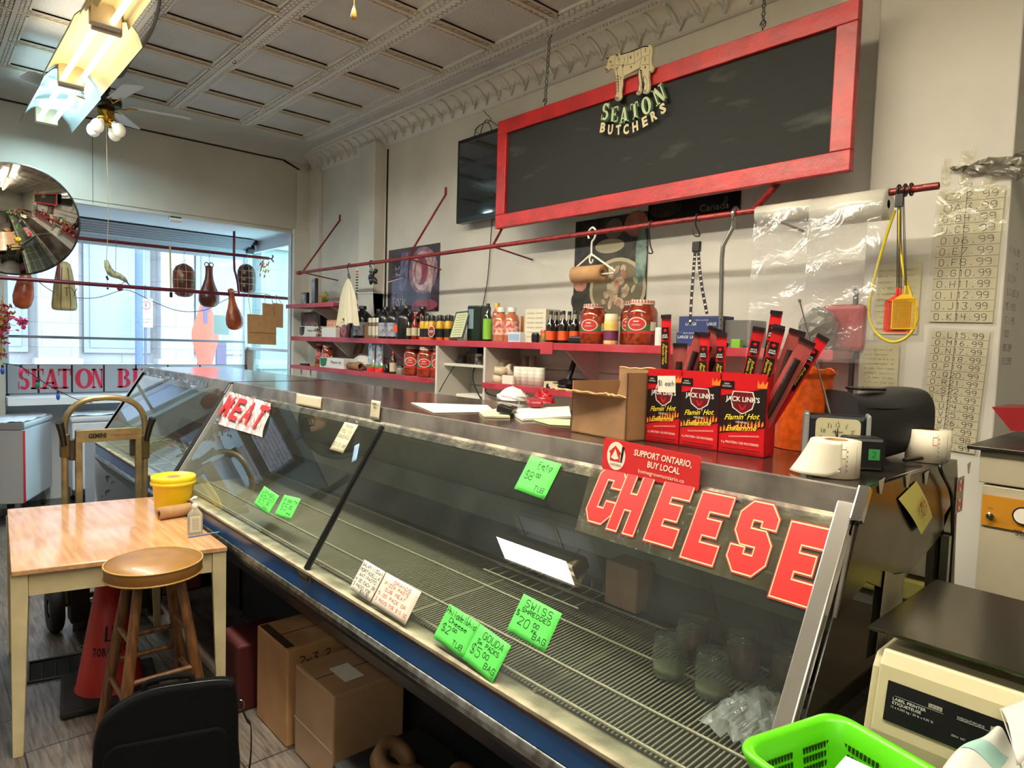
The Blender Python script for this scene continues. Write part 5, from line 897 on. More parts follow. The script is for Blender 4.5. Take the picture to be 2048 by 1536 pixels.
# price lists on the pier
PX = 2.984
def sheetlist(label, corners, rows, first=False):
    C = [P(x, y, X=PX) for x, y in corners]; o = sum(C, V())/4; Vv = ((C[0]+C[1])-(C[3]+C[2])).normalized(); U = (-1*V((0, 1, 0))); U = (U-Vv*U.dot(Vv)).normalized(); w_ = ((C[1]-C[0]).length+(C[2]-C[3]).length)/2; h_ = ((C[0]-C[3]).length+(C[1]-C[2]).length)/2; M = frame(o, U, Vv)
    t = thing('price_list', label, 'price list', o); build(MB(M).box(-w_/2, w_/2, -h_/2, h_/2, -.001, .0), 'sheet', mat('list_paper', (214, 207, 182), .7, var=.06, vs=10), t)
    n = len(rows); rh = h_/n; c = MB(M)
    for i, (a, b) in enumerate(rows):
        z = h_/2-rh*(i+.5); c.box(-w_/2, w_/2, z-rh/2, z-rh/2+.0012, 0, .0006); c.hand(a, Matrix.Translation((-w_*.28, z, .0008)), rh*.6, .0018, w=w_*.32, wob=.08); c.hand(b, Matrix.Translation((w_*.16, z, .0008)), rh*.6, .0018, w=w_*.52, wob=.08)
    c.box(-w_*.08, -w_*.08+.0015, -h_/2, h_/2, 0, .0006); build(c, 'writing', mat('pen', (40, 38, 34), .7), t)
    c = MB(M); c.grid(lambda u, v: ((u-.5)*(w_+.03), (v-.5)*(h_+.02), .003+.0015*math.sin(u*21+v*13)), 10, 10); build(c, 'plastic_cover', thin('cover_film', (250, 250, 245), 1, .12, haze=.05, bump=.25, bs=14), t)
sheetlist('upper handwritten price list, codes O to OK, on the pier', [(1884, 385), (2010, 372), (1985, 650), (1858, 640)], [('O', '2.99'), ('OA', '3.99'), ('O.B', '4.99'), ('O.C', '5.99'), ('O.D', '6.99'), ('O.E', '7.99'), ('O.F', '8.99'), ('O.G', '10.99'), ('O.H', '11.99'), ('O.I', '12.99'), ('O.J', '13.99'), ('O.K', '14.99')])
sheetlist('lower handwritten price list, codes OL and on, below the first list', [(1866, 658), (1980, 668), (1948, 905), (1838, 895)], [('O.'+a, b) for a, b in zip('LMNOPQRSTUVWXYZ', ('15.99', '16.99', '17.99', '18.99', '19.99', '20.99', '21.99', '22.99', '23.99', '24.99', '25.99', '26.99', '27.99', '28.98', '29.99'))])
def wallnote(label, corners, X, lines, seed=1, m=paper):
    C = [P(x, y, X=X) for x, y in corners]; o = sum(C, V())/4; w_ = abs(C[0].y-C[1].y); h_ = abs(C[0].z-C[3].z); M = WALLF(o); t = thing('wall_note', label, 'note', o); build(MB(M).box(-w_/2, w_/2, -h_/2, h_/2, -.001, 0), 'sheet', m, t)
    random.seed(seed); c = MB(M)
    for i in range(lines): c.hand(''.join(random.choice('nmuvwc -e') for _ in range(16)), Matrix.Translation((random.uniform(-.01, 0), h_/2-h_*(i+1)/(lines+1), .001)), h_/lines*.45, .0007, w=w_*.85)
    build(c, 'writing', mat('pen', (0, 0, 0)), t)
    c = MB(M); c.grid(lambda u, v: ((u-.5)*(w_+.05), (v-.5)*(h_+.06), .004+.003*math.sin(u*11+v*17)), 10, 10); build(c, 'plastic_cover', MATS['cover_film'], t)
wallnote('closely handwritten sheet in plastic behind the fly swatters', [(1752, 530), (1842, 525), (1838, 668), (1745, 668)], PX, 11, 2, papery)
wallnote('curled handwritten sheet above the black bag', [(1728, 690), (1800, 690), (1785, 782), (1728, 782)], PX+.0, 9, 3, papery)
c = MB(frame((3.25, .609, 1.9), (1, 0, 0), (0, 0, 1)))
for i, s_ in enumerate(('P 416.881', '- - - 22 -', 'D.C 514', 'G.C 605.24', 'MC 1/452', 'ST.L 995', 'TUCO', '800 289', 'SYS.5590')): c.hand(s_, Matrix.Translation((-.22+.25*.0, .16-i*.052, .0)), .024, .002, left=True)
tag(one(c, 'wall_writing', mat('pen', (0, 0, 0)), 'phone numbers handwritten on the side of the pier at the right edge', 'writing'), kind='stuff')
# ================================================================ shelves
SH = 2.78
def shelf(label, x0, y0, y1, zt, th=.032, extra=None):
    t = thing('wall_shelf', label, 'shelf', ((x0+XW)/2, (y0+y1)/2, zt-th)); build(MB().box(x0, XW-.0, y0, y1, zt-th, zt), 'board', mat('shelf_top', (176, 96, 104), .45, rgb2=(160, 70, 80), vs=6), t, bevel=.002)
    build(MB().box(x0-.006, x0, y0, y1, zt-th-.006, zt+.003), 'front_edge', shelfred, t, bevel=.002); return t
def bracket(t, y, x0, zt, drop=.22):
    build(MB(Matrix(((1, 0, 0, 0), (0, 0, -1, 0), (0, 1, 0, 0), (0, 0, 0, 1)))).prism([(x0+.02, zt-.04), (XW, zt-.04), (XW, zt-.04-drop), (XW-.03, zt-.04-drop)], -y-.008, -y+.008), 'bracket', white, t)
s1 = shelf('long red top shelf running the length of the wall', SH, 1.12, 6.28, 1.665)
for y in (6.0, 5.45, 4.55, 2.62, 1.9): bracket(s1, y, SH, 1.665)
build(MB().box(SH-.012, SH, 2.70, 2.80, 1.60, 1.672), 'edge_patch', shelfred, s1, bevel=.003)
s2 = shelf('lower red shelf at the window end holding jars', SH-.03, 3.87, 6.22, 1.392, .028)
for y in (6.1, 5.9): build(MB().box(SH+.02, SH+.03, y-.006, y+.006, 1.1, 1.36), 'stay', white, s2)
s3 = shelf('lower red shelf at the scale end holding tape and labels', SH-.03, 1.12, 3.30, 1.400, .028); bracket(s3, 1.9, SH, 1.4, .12)
s4 = shelf('short upper red shelf by the window with photo frames', SH, 5.40, 6.40, 1.975, .03); bracket(s4, 5.9, SH, 1.975, .14); bracket(s4, 5.5, SH, 1.975, .14)
t = thing('shelf_cubby', 'white open cubby with a small inner shelf between the red shelves', 'cubby', (2.93, 3.58, 1.0))
for y in (3.85, 3.32): build(MB().box(SH-.005, 3.085, y-.011, y+.011, 1.0, 1.628), 'side_panel', white, t, bevel=.002)
build(MB().box(SH+.05, 3.085, 3.335, 3.84, 1.488, 1.506), 'inner_shelf', white, t, bevel=.002)
build(MB().box(2.6, 3.1, 1.0, 6.3, .96, 1.0), 'trim_8', white, **S)
DEP = lambda p: (p-EY).dot(fw)
def onshelf(px, X, z, pt=None, wpx=None):
    p = P(px, 690, X=X); p.z = z; h = P(px, pt, X=X).z-z if pt else 0; r = wpx/2*DEP(p)/F if wpx else 0; return p, h, r
PROF = {'sauce': ([(0, 0), (.95, .0), (1, .03), (1, .52), (.85, .62), (.42, .74), (.36, .78), (.36, .90)], .88, .40), 'tall': ([(0, 0), (.95, 0), (1, .02), (1, .60), (.7, .72), (.36, .80), (.34, .92)], .90, .42), 'squeeze': ([(0, 0), (.95, 0), (1, .04), (.97, .30), (1, .56), (.8, .72), (.55, .78)], .76, .60),
        'growler': ([(0, 0), (.96, 0), (1, .04), (1, .58), (.92, .70), (.55, .82), (.30, .86), (.30, .92)], .90, .42), 'gallon': ([(0, 0), (.9, 0), (1, .05), (1, .72), (.93, .80), (.78, .86), (.74, .88), (.74, .92)], .90, .82), 'jug': ([(0, 0), (.96, 0), (1, .03), (1, .60), (.8, .76), (.45, .82), (.42, .90)], .86, .55), 'pot': ([(0, 0), (.96, 0), (1, .05), (1, .75), (.9, .80)], .78, .96)}
def bottle(name, label, cat, pos, h, r, kind, bm, capm, band=None, lm=None, group=None, sy=1, text=None, tm=None):
    prof, cz, cr = PROF[kind]; t = thing(name, label, cat, pos, 0, group); M = Matrix.Translation(pos) @ Matrix.Rotation(-.8, 4, 'Z') @ Matrix.Diagonal((1, sy, 1, 1))
    build(MB(M).lathe([(a*r, b*h) for a, b in prof], 20), 'bottle_body' if kind not in ('gallon', 'pot') else 'jar_body', bm, t)
    build(MB(M).lathe([(cr*r, cz*h), (cr*r, h*.985), (cr*r*.9, h), (0, h)], 18), 'cap' if kind != 'gallon' else 'lid', capm, t)
    if band: lb = build(MB(M).lathe([(r*1.012, band[0]*h), (r*1.012, band[1]*h)], 20), 'label', lm, t)
    if text:
        d = (EY-V(pos)); a = math.atan2(d.y, d.x); c = MB()
        for k_, (bd, zc, hh, ww) in enumerate(text):
            st = Matrix.Translation(V(pos)) @ Matrix.Rotation(a, 4, 'Z') @ Matrix.Translation((r*1.03, 0, zc*h)) @ frame((0, 0, 0), (0, 1, 0), (0, 0, 1)); c.text(bd, st, hh*h, w=ww*r, bold=.02)
        build(c, 'lettering', tm or paper, lb if band else t)
    return t
blk = mat('bottle_black', (20, 18, 20), .25); blkg = mat('bottle_dark_glass', (26, 14, 10), .12, coat=.5); yel = mat('mustard_yellow', (206, 160, 30), .35); sred = mat('sauce_red', (128, 30, 18), .25); org = mat('label_orange', (226, 84, 30), .5); lgr = mat('label_green', (120, 176, 50), .5); pinkj = mat('cider_pink', (196, 112, 74), .15, coat=.5, var=.15, vs=10)
TZ = 1.6655; X_ = 2.87
jugs = []
for i, (px, pt, w_, lb, X) in enumerate(((724, 612, 38, 'black growler jug with a chef picture label, leftmost of the black jugs', 2.90), (757, 618, 26, 'narrow black jug, second from the left in the row of jugs', 2.92), (770, 614, 30, 'black jug with pale label, third from the left', 2.88), (788, 614, 32, 'black jug with a white picture label, fourth from the left', 2.86), (812, 611, 42, 'broad black jug with an orange label, rightmost of the tall jugs', 2.85), (844, 613, 34, 'black jug standing behind the yellow mustard bottles', 3.02))):
    p, h, r = onshelf(px, X, TZ, pt, w_); t = bottle('black_jug', lb, 'jug', p, h, r, 'growler', blk, blackp, (.08, .5) if i in (0, 2, 3) else None, mat('label_pale', (170, 176, 190), .5, rgb2=(90, 80, 96), vs=30), 'black jugs on the top shelf')
    c = MB(); c.tube([(p.x-r*.3, p.y-r*.8, p.z+h*.86), (p.x-r*.3, p.y-r*1.1, p.z+h*.8), (p.x-r*.3, p.y-r*.95, p.z+h*.66)], r*.13, 8); build(c, 'handle', blackp, t)
    if i in (4,): c = MB(WALLF((p.x-r*1.0, p.y+r*.3, p.z+h*.3))); c.box(-r*.3, r*.3, -h*.1, h*.12, -.002, .003); build(c, 'label', org, t)
t = None
for i, (px, pt) in enumerate(((740, 636), (748, 634), (756, 638))):
    p, h, r = onshelf(px, 2.83, TZ, pt, 9); lb = 'small spice bottle with white cap, %s of three before the black jugs' % ('left', 'middle', 'right')[i]
    if t is None: t = t0 = bottle('spice_bottle', lb, 'spice bottle', p, h, r, 'pot', mat('spice_brown', (90, 60, 44), .4, rgb2=(160, 140, 110), vs=60), mat('cap_white', (226, 226, 220), .4), (.15, .6), paper, 'spice bottles')
    else: dup(t0, p, None, lb)
for px, pt, w_, m_, cp, lb in ((817, 628, 12, blkg, MATS['cap_white'], 'dark sauce bottle with a white cap, left of the red-capped ones'), (829, 626, 13, sred, mat('cap_red', (190, 50, 30), .4), 'hot sauce bottle with a red cap and white label, beside the white-capped one'), (841, 628, 11, sred, MATS['cap_red'], 'hot sauce bottle with a red cap half behind the mustard bottles')):
    p, h, r = onshelf(px, 2.83, TZ, pt, w_); bottle('sauce_bottle', lb, 'sauce bottle', p, h, r, 'sauce', m_, cp, (.15, .45), papery, 'small sauce bottles')
m0 = None; must = [(845, 2.84), (855, 2.84), (863, 2.83), (879, 2.83), (896, 2.83), (851, 2.91), (866, 2.91), (876, 2.91), (888, 2.91), (901, 2.91), (907, 2.97)]
for i, (px, X) in enumerate(must):
    p, h, r = onshelf(px, X, TZ, 631, 15); lb = 'yellow mustard bottle with black cap, number %s in the %s row from the left' % (('one', 'two', 'three', 'four', 'five')[i % 5], 'front' if i < 5 else 'back') if i < 10 else 'yellow mustard bottle with black cap, alone at the very back right'
    if m0 is None: m0 = bottle('mustard_bottle', lb, 'mustard bottle', p, h, r, 'squeeze', yel, blackp, (.12, .46), blackp, 'mustard bottles on the top shelf'); z_ = MB(); M = Matrix.Translation(p); z_.lathe([(r*1.02, h*.02), (r*1.02, h*.11)], 18, M=M); build(z_, 'lower_band', org, m0); b0h = h
    else: p.z = TZ; dup(m0, p, None, lb)
# STOP sticker
o = P(863, 663, X=2.772); t = thing('stop_sticker', 'small red octagonal STOP badge in front of the mustard bottles', 'sign', o); M = WALLF(o); hx = .036
ro = lambda r: [(r*math.cos(PI/8+i*PI/4), r*math.sin(PI/8+i*PI/4)) for i in range(8)]
c = MB(M); c.prism(ro(.042), 0, .002, k=0); c.prism(ro(.037), .002, .0026, k=1); build(c, 'plate', [paper, mat('stop_red', (150, 24, 30), .4)], t); build(MB(M).text('STOP', Matrix.Translation((0, 0, .003)), .017, w=.048, bold=.02), 'lettering', paper, t)
# leaning certificate
a = P(897, 678, X=2.80); b = P(925, 677, X=2.80); A = P(912, 624, X=2.86); B = P(941, 621, X=2.86); t = thing('certificate_frame', 'thin green-framed certificate leaning beside the olive oil tin', 'picture frame', ((a+b)/2)); c = MB(); c.add([a, b, B, A, a+V((.006, 0, 0)), b+V((.006, 0, 0)), B+V((.006, 0, 0)), A+V((.006, 0, 0))], [(0, 1, 2, 3), (7, 6, 5, 4), (0, 4, 5, 1), (1, 5, 6, 2), (2, 6, 7, 3), (3, 7, 4, 0)]); build(c, 'frame', mat('frame_green', (40, 52, 42), .3), t)
c = MB(); L_ = lambda u, v: (a*(1-u)+b*u)*(1-v)+(A*(1-u)+B*u)*v+V((-.0012, 0, 0)); c.add([L_(.09, .06), L_(.91, .06), L_(.91, .94), L_(.09, .94)], [(0, 1, 2, 3)])
for i in range(9): v = .85-.09*i; c.add([L_(.2, v)+V((-.001, 0, 0)), L_(.8, v)+V((-.001, 0, 0)), L_(.8, v+.02)+V((-.001, 0, 0)), L_(.2, v+.02)+V((-.001, 0, 0))], [(0, 1, 2, 3)], k=1)
build(c, 'certificate', [mat('cert_paper', (196, 200, 160), .6), mat('cert_ink', (120, 126, 90), .7)], t)
# olive oil tin, bottle, cider jugs
p, h, r = onshelf(957, 2.92, TZ, 612, 30); t = thing('olive_oil_tin', 'dark green square olive oil tin behind the green-labelled bottle', 'tin', p); build(MB(Matrix.Translation(p) @ Matrix.Rotation(.2, 4, 'Z')).box(-.06, .06, -.06, .06, 0, h), 'tin_body', mat('tin_green', (16, 34, 22), .25, coat=.3), t, bevel=.01); c = MB(Matrix.Translation(p) @ Matrix.Rotation(.2, 4, 'Z')); c.box(-.062, -.0605, .0, .045, h*.35, h*.9); build(c, 'pale_label', mat('tin_label', (120, 140, 150), .2), t)  # flat pale blue-grey rectangle on the front of the tin
p, h, r = onshelf(974, 2.83, TZ, 607, 18); t = bottle('olive_oil_bottle', 'slim dark olive oil bottle with a bright green label', 'bottle', p, h, r, 'tall', mat('bottle_green', (18, 26, 12), .12, coat=.5), blackp, (.06, .60), lgr)
for i, (px, X, lb) in enumerate(((992, 2.93, 'pink-orange cider jug behind, with a yellow cap'), (1001, 2.85, 'clear cider jug with pink juice, left of the front pair'), (1022, 2.85, 'clear cider jug with pink juice, right of the front pair'))):
    p, h, r = onshelf(px, X, TZ, 606 if i == 0 else 615, 31 if i else 20); t = bottle('cider_jug', lb, 'jug', p, h, r, 'jug', pinkj, mat('cap_yellow', (214, 176, 60), .4) if i == 0 else MATS['cap_white'], (.20, .60), mat('label_cider', (222, 196, 176), .5, rgb2=(190, 60, 50), vs=45), 'cider jugs')
    if i: c = MB(Matrix.Translation(p)); [c.lathe([(r*1.01, h*z), (r*1.03, h*(z+.01)), (r*1.01, h*(z+.02))], 18) for z in (.04, .08, .12)]; build(c, 'ribs', pinkj, t)
def bx(name, label, cat, px0, px1, pt, X, m, z=TZ, depth=.1, rz=0, bev=.003, pb=None, kids=None):
    a = P(px0, 680, X=X); b = P(px1, 680, X=X); h = P((px0+px1)/2, pt, X=X).z-z; cy_ = (a.y+b.y)/2; w_ = abs(a.y-b.y); t = thing(name, label, cat, (X+depth/2, cy_, z), rz); M = Matrix.Translation((X+depth/2, cy_, z)) @ Matrix.Rotation(rz, 4, 'Z'); build(MB(M).box(-depth/2, depth/2, -w_/2, w_/2, 0, h), 'body', m, t, bevel=bev); return t, M @ frame((-depth/2-.0008, 0, h/2), (0, -1, 0), (0, 0, 1)), w_, h
t, M, w_, h_ = bx('dispenser', 'small bluish-white dispenser on the shelf edge before the cider', 'dispenser', 1016, 1040, 664, 2.80, mat('disp_white', (206, 216, 224), .3), depth=.07)
build(MB(M).box(-w_*.42, w_*.42, -h_*.3, h_*.3, 0, .001), 'front_label', mat('disp_blue', (150, 180, 210), .4), t)
bx('candle', 'thin orange candle standing left of the white carton', 'candle', 1040, 1044, 632, 2.95, mat('candle_orange', (206, 130, 50), .4), depth=.014)
t, M, w_, h_ = bx('tall_carton', 'tall white printed carton on the top shelf left of the dark sauce bottles', 'carton', 1049, 1090, 618, 2.84, mat('carton_white', (218, 212, 192), .6), depth=.13)
c = MB(M); [c.box(-w_*.4+(i % 2)*w_*.42, -w_*.05+(i % 2)*w_*.42, h_*(.4-.14*(i//2))-.008, h_*(.4-.14*(i//2)), 0, .0008) for i in range(12)]; build(c, 'print', mat('print_tan', (190, 180, 150), .6), t)
bx('doorbell_camera', 'small black rounded gadget standing at the shelf edge', 'gadget', 1061, 1073, 665, 2.80, blackp, depth=.03, bev=.012)
p, h, r = onshelf(1087, 2.84, TZ, 660, 13); bottle('food_can', 'tiny red and green can beside the dark sauce bottles', 'can', p, h, r, 'pot', mat('can_red', (180, 50, 36), .4, rgb2=(80, 120, 50), vs=30), MATS['cap_red'])
w0 = None; wb = [(1100, 2.83), (1125, 2.83), (1148, 2.83), (1110, 2.90), (1121, 2.91), (1137, 2.90), (1160, 2.90)]
for i, (px, X) in enumerate(wb):
    p, h, r = onshelf(px, X, TZ, 622, 19); lb = 'dark sauce bottle with orange label, %s' % ('leftmost of the front three', 'middle of the front three', 'rightmost of the front three', 'leftmost of the back four', 'second of the back four', 'third of the back four', 'last of the back four beside the big jar')[i]
    if w0 is None:
        w0 = bottle('worcester_bottle', lb, 'sauce bottle', p, h, r, 'sauce', blkg, blackp, (.10, .38), org, 'dark sauce bottles with orange labels'); c = MB(Matrix.Translation(p)); c.lathe([(r*.46, h*.70), (r*.40, h*.76), (r*.40, h*.90)], 14); build(c, 'neck_sleeve', mat('sleeve_grey', (150, 144, 130), .3), w0)
    else: dup(w0, p, None, lb)
bx('stapler', 'low black rounded case lying at the shelf edge under the dark bottles', 'case', 1135, 1178, 672, 2.79, blackp, depth=.05, bev=.012)
# big jars of red peppers
jarm = mat('pepper_jar', (150, 60, 28), .12, coat=.7, rgb2=(104, 30, 14), vs=26, bump=.1, bs=30); lidw = mat('jar_lid', (206, 196, 180), .35); jg_ = mat('jar_label_green', (46, 92, 44), .5); jr_ = mat('jar_label_red', (184, 36, 36), .45)
def gallon(label, px, pt, wpx, X, z, grp):
    p, h, r = onshelf(px, X, z, pt, wpx); t = thing('pepper_jar', label, 'jar', p, group=grp); M = Matrix.Translation(p)
    build(MB(M).lathe([(a*r, b*h) for a, b in PROF['gallon'][0]], 28), 'jar_body', jarm, t)
    c = MB(M); c.lathe([(r*.76, h*.91), (r*.78, h*.93), (r*.78, h*.99), (r*.7, h), (0, h)], 28); [c.lathe([(r*.785, h*.93), (r*.785, h*.985)], 2, a0=i*PI/12, a1=i*PI/12+.11, k=1) for i in range(24)]; c.lathe([(r*.79, h*.90), (r*.8, h*.915), (r*.78, h*.93)], 28, k=0); build(c, 'lid', [lidw, mat('lid_red', (190, 40, 36), .4)], t)
    a0 = math.atan2(-p.y, -p.x); R_ = M @ Matrix.Rotation(a0, 4, 'Z'); c = MB(R_)
    c.lathe([(r*1.012, h*.26), (r*1.012, h*.46)], 22, a0=-1.25, a1=1.1, k=0); c.lathe([(r*1.014, h*.26), (r*1.014, h*.32)], 22, a0=-1.25, a1=1.1, k=1); lb = build(c, 'label', [jg_, jr_], t)
    cyl = lambda u, v, e: ((r+e)*math.cos(u), (r+e)*math.sin(u), v)
    c = MB(R_); n = 26; ua = -.35
    for (ru, rv, e, k_) in ((.62, .145*h, .003, 1), (.55, .125*h, .0036, 0)):
        vs = [cyl(ua, h*.47, e)]+[cyl(ua+ru*math.cos(2*PI*i/n), h*.47+rv*math.sin(2*PI*i/n), e+.001*0) for i in range(n)]; 
        for rr_ in (1,): 
            m1 = [cyl(ua+ru*.5*math.cos(2*PI*i/n), h*.47+rv*.5*math.sin(2*PI*i/n), e) for i in range(n)]; c.add(vs+m1, [(1+i, 1+(i+1) % n, n+1+(i+1) % n, n+1+i) for i in range(n)]+[(0, n+1+i, n+1+(i+1) % n) for i in range(n)], True, k=k_)
    c.box(r*.98, r+.006, -.015, .015, h*.51, h*.535, M=Matrix.Rotation(ua, 4, 'Z'), k=1); c.box(r*.98, r+.006, -.02, .02, h*.455, h*.463, M=Matrix.Rotation(ua, 4, 'Z'), k=1); c.box(r*.98, r+.006, -.025, .025, h*.43, h*.437, M=Matrix.Rotation(ua, 4, 'Z'), k=1)
    build(c, 'emblem', [jr_, paper], lb)
    c = MB(R_); c.lathe([(r*1.02, h*.33), (r*1.02, h*.52)], 8, a0=.55, a1=1.05); build(c, 'nutrition_label', mat('label_cream', (214, 210, 180), .5), t); return t
gallon('large jar of red peppers on the top shelf beside the dark sauce bottles', 1186, 609, 56, 2.86, TZ, 'pepper jars'); gallon('large jar of red peppers half hidden behind the yellow canister', 1262, 603, 46, 2.93, TZ, 'pepper jars'); gallon('large jar of red peppers at the right end of the top shelf row', 1282, 601, 62, 2.85, TZ, 'pepper jars')
Z2 = 1.3925
gallon('large pepper jar on the lower shelf, leftmost of the three by the cubby', 828, 692, 40, 2.88, Z2, 'pepper jars'); gallon('large pepper jar on the lower shelf, middle of the three by the cubby', 856, 694, 42, 2.85, Z2, 'pepper jars'); gallon('large pepper jar on the lower shelf, cut off by the cubby side', 882, 694, 40, 2.87, Z2, 'pepper jars')
gallon('pepper jar at the window end of the lower shelf, farther of two', 641, 687, 20, 2.92, Z2, 'pepper jars'); gallon('pepper jar at the window end of the lower shelf, behind the glove box', 655, 690, 22, 2.86, Z2, 'pepper jars')
p, h, r = onshelf(1221, 2.83, TZ, 628, 29); t = bottle('spice_canister', 'yellow and purple spice canister between the big pepper jars', 'canister', p, h, r, 'pot', mat('canister_yellow', (214, 176, 60), .45, rgb2=(224, 206, 140), vs=20), mat('cap_cream', (224, 212, 180), .4), (.14, .46), mat('canister_purple', (92, 30, 70), .5))
p, h, r = onshelf(1318, 2.84, TZ, 655, 18); bottle('plastic_tub', 'white plastic tub at the end of the top shelf row behind the sausage sticks', 'tub', p, h, r, 'pot', MATS['cap_white'], MATS['cap_white'])
# glove boxes behind the sausage sticks
gb = mat('glove_blue', (28, 44, 92), .5)
for i, (x0, x1, pt, X, z, lb) in enumerate(((1352, 1400, 664, 2.80, TZ, 'blue glove box under the other, marked LARGE'), (1356, 1442, 632, 2.83, TZ+.05, 'blue glove box on top, marked LARGE'))):
    t, M, w_, h_ = bx('glove_box', lb, 'box', x0, x1, pt, X, gb, z=z, depth=.11); c = MB(M); c.text('LARGE', Matrix.Translation((-w_*.2, .012, .0006)), .014, w=.06, bold=.02); c.text('VINYL GLOVES', Matrix.Translation((w_*.05, .03, .0006)), .007, w=.07); c.text('LARGE', Matrix.Translation((w_*.28, .012, .0006)), .014, w=.05, bold=.02); build(c, 'lettering', mat('glove_white', (200, 206, 214), .5), t)
t, M, w_, h_ = bx('flat_carton', 'flat grey carton at the right of the blue glove boxes', 'carton', 1442, 1500, 640, 2.86, mat('flat_grey', (92, 90, 88), .5), depth=.15)
bx('green_packet', 'small green packet beside the walking cane foot', 'packet', 1462, 1480, 678, 2.80, lgr, depth=.03)
# right end things behind the bags
p = P(1690, 705, X=2.86); p.z = TZ
t = thing('towel_dispenser', 'red dispenser on the shelf seen through the hanging plastic', 'dispenser', (3.02, P(1690, 650, X=3.0).y, TZ)); o = V((3.02, P(1690, 650, X=3.0).y, TZ)); c = MB(Matrix.Translation(o)); c.box(-.06, .07, -.09, .09, 0, .20); build(c, 'body', mat('disp_red', (150, 30, 40), .4), t, bevel=.02)
o = V((2.90, 1.24, TZ+.01)); random.seed(8); c = MB(); c.grid(lambda u, v: (o.x+.09*math.sin(PI*v)*math.cos(2*PI*u)+random.uniform(-.01, .01), o.y+.08*math.sin(PI*v)*math.sin(2*PI*u), o.z+.085*(1-math.cos(PI*v))+random.uniform(-.008, .008)), 16, 12, False); one(c, 'crumpled_bag', mat('bag_grey', (110, 108, 100), .25, coat=.5), 'crumpled grey plastic bag beside the red dispenser', 'plastic bag')
c = MB(); c.box(2.97, 2.99, 1.115, 1.13, 1.38, 1.93); one(c, 'wall_post', mat('post_grey', (70, 66, 60), .5), 'dark narrow upright at the end of the shelves beside the pier', 'post')
# ---- window end of the top shelf
t, M, w_, h_ = bx('leaning_picture', 'dark framed picture leaning on the top shelf at the window end', 'picture frame', 601, 640, 624, 2.98, mat('frame_black', (22, 22, 26), .3), depth=.02); build(MB(M).box(-w_*.4, w_*.4, -h_*.4, h_*.4, 0, .001), 'picture', mat('pic_dark', (50, 46, 56), .3, rgb2=(150, 110, 120), vs=9), t)
def glovebox2(label, x0, x1, pt, X, z):
    t, M, w_, h_ = bx('paper_box', label, 'box', x0, x1, pt, X, mat('box_white', (222, 222, 216), .5), z=z, depth=.12); c = MB(M); c.prism([(-w_*.46, -h_*.3), (-w_*.34, -h_*.42), (-w_*.22, -h_*.25), (-w_*.18, h_*.45), (-w_*.48, h_*.45)], 0, .0008, k=0); c.text('Papier de', Matrix.Translation((w_*.2, .01, .0008)), .022, w=w_*.4, k=1); build(c, 'print', [mat('dark_hole', (26, 40, 30), .6) if z > 1.5 else mat('box_green', (30, 110, 60), .5), ink], t)
glovebox2('white paper-sheet box in front of the dark frame at the window end', 598, 634, 652, 2.83, TZ); glovebox2('white and green paper-sheet box on the lower shelf in front of the jars', 640, 688, 716, 2.80, Z2)
o = P(637, 660, X=2.84); c = MB(); random.seed(2)
for i in range(40): q = o+V((random.gauss(0, .012), random.gauss(0, .018), random.uniform(-.055, .04))); c.tube([q, q+V((random.uniform(-.01, .01), random.uniform(-.015, .015), random.uniform(-.01, .015)))], .006, 5, r2=.002)
one(c, 'dried_flowers', mat('dried_brown', (112, 78, 44), .8), 'small bunch of dried brown flowers beside the sausage packs', 'dried flowers')
t, M, w_, h_ = bx('snack_display', 'white display box of orange snack packs on the top shelf', 'display box', 643, 671, 655, 2.82, MATS['box_white'], depth=.12)
M0 = M
for i in range(4):
    c = MB(M0); c.box(-w_*.45+i*w_*.23, -w_*.27+i*w_*.23, h_*.1, h_*1.3, -.06, -.045); tt = thing('snack_pack', 'orange snack pack, %s in the white display box' % ('first from left', 'second from left', 'third from left', 'rightmost')[i], 'snack pack', M0 @ V((-w_*.36+i*w_*.23, 0, -.05)), group='orange snack packs'); build(c, 'wrapper', mat('snack_orange', (196, 84, 50), .35, rgb2=(226, 190, 150), vs=30), tt)
bx('red_label_box', 'pinkish box with dark red dots beside the cream bags', 'box', 672, 692, 650, 2.86, mat('box_dots', (170, 120, 120), .5, rgb2=(110, 16, 34), vs=22), depth=.08)
p, h, r = onshelf(699, 2.84, TZ, 648, 12); bottle('dark_red_bottle', 'small dark red jar before the cream bags', 'jar', p, h, r, 'pot', mat('beet_red', (70, 12, 24), .25), blackp); p, h, r = onshelf(708, 2.84, TZ, 655, 12); bottle('grey_jar', 'small grey-green jar left of the first black jug', 'jar', p, h, r, 'pot', mat('jar_grey', (80, 88, 84), .4), blackp)
bx('tan_carton', 'narrow tan carton before the black jugs', 'carton', 728, 738, 646, 2.82, cardl, depth=.04)
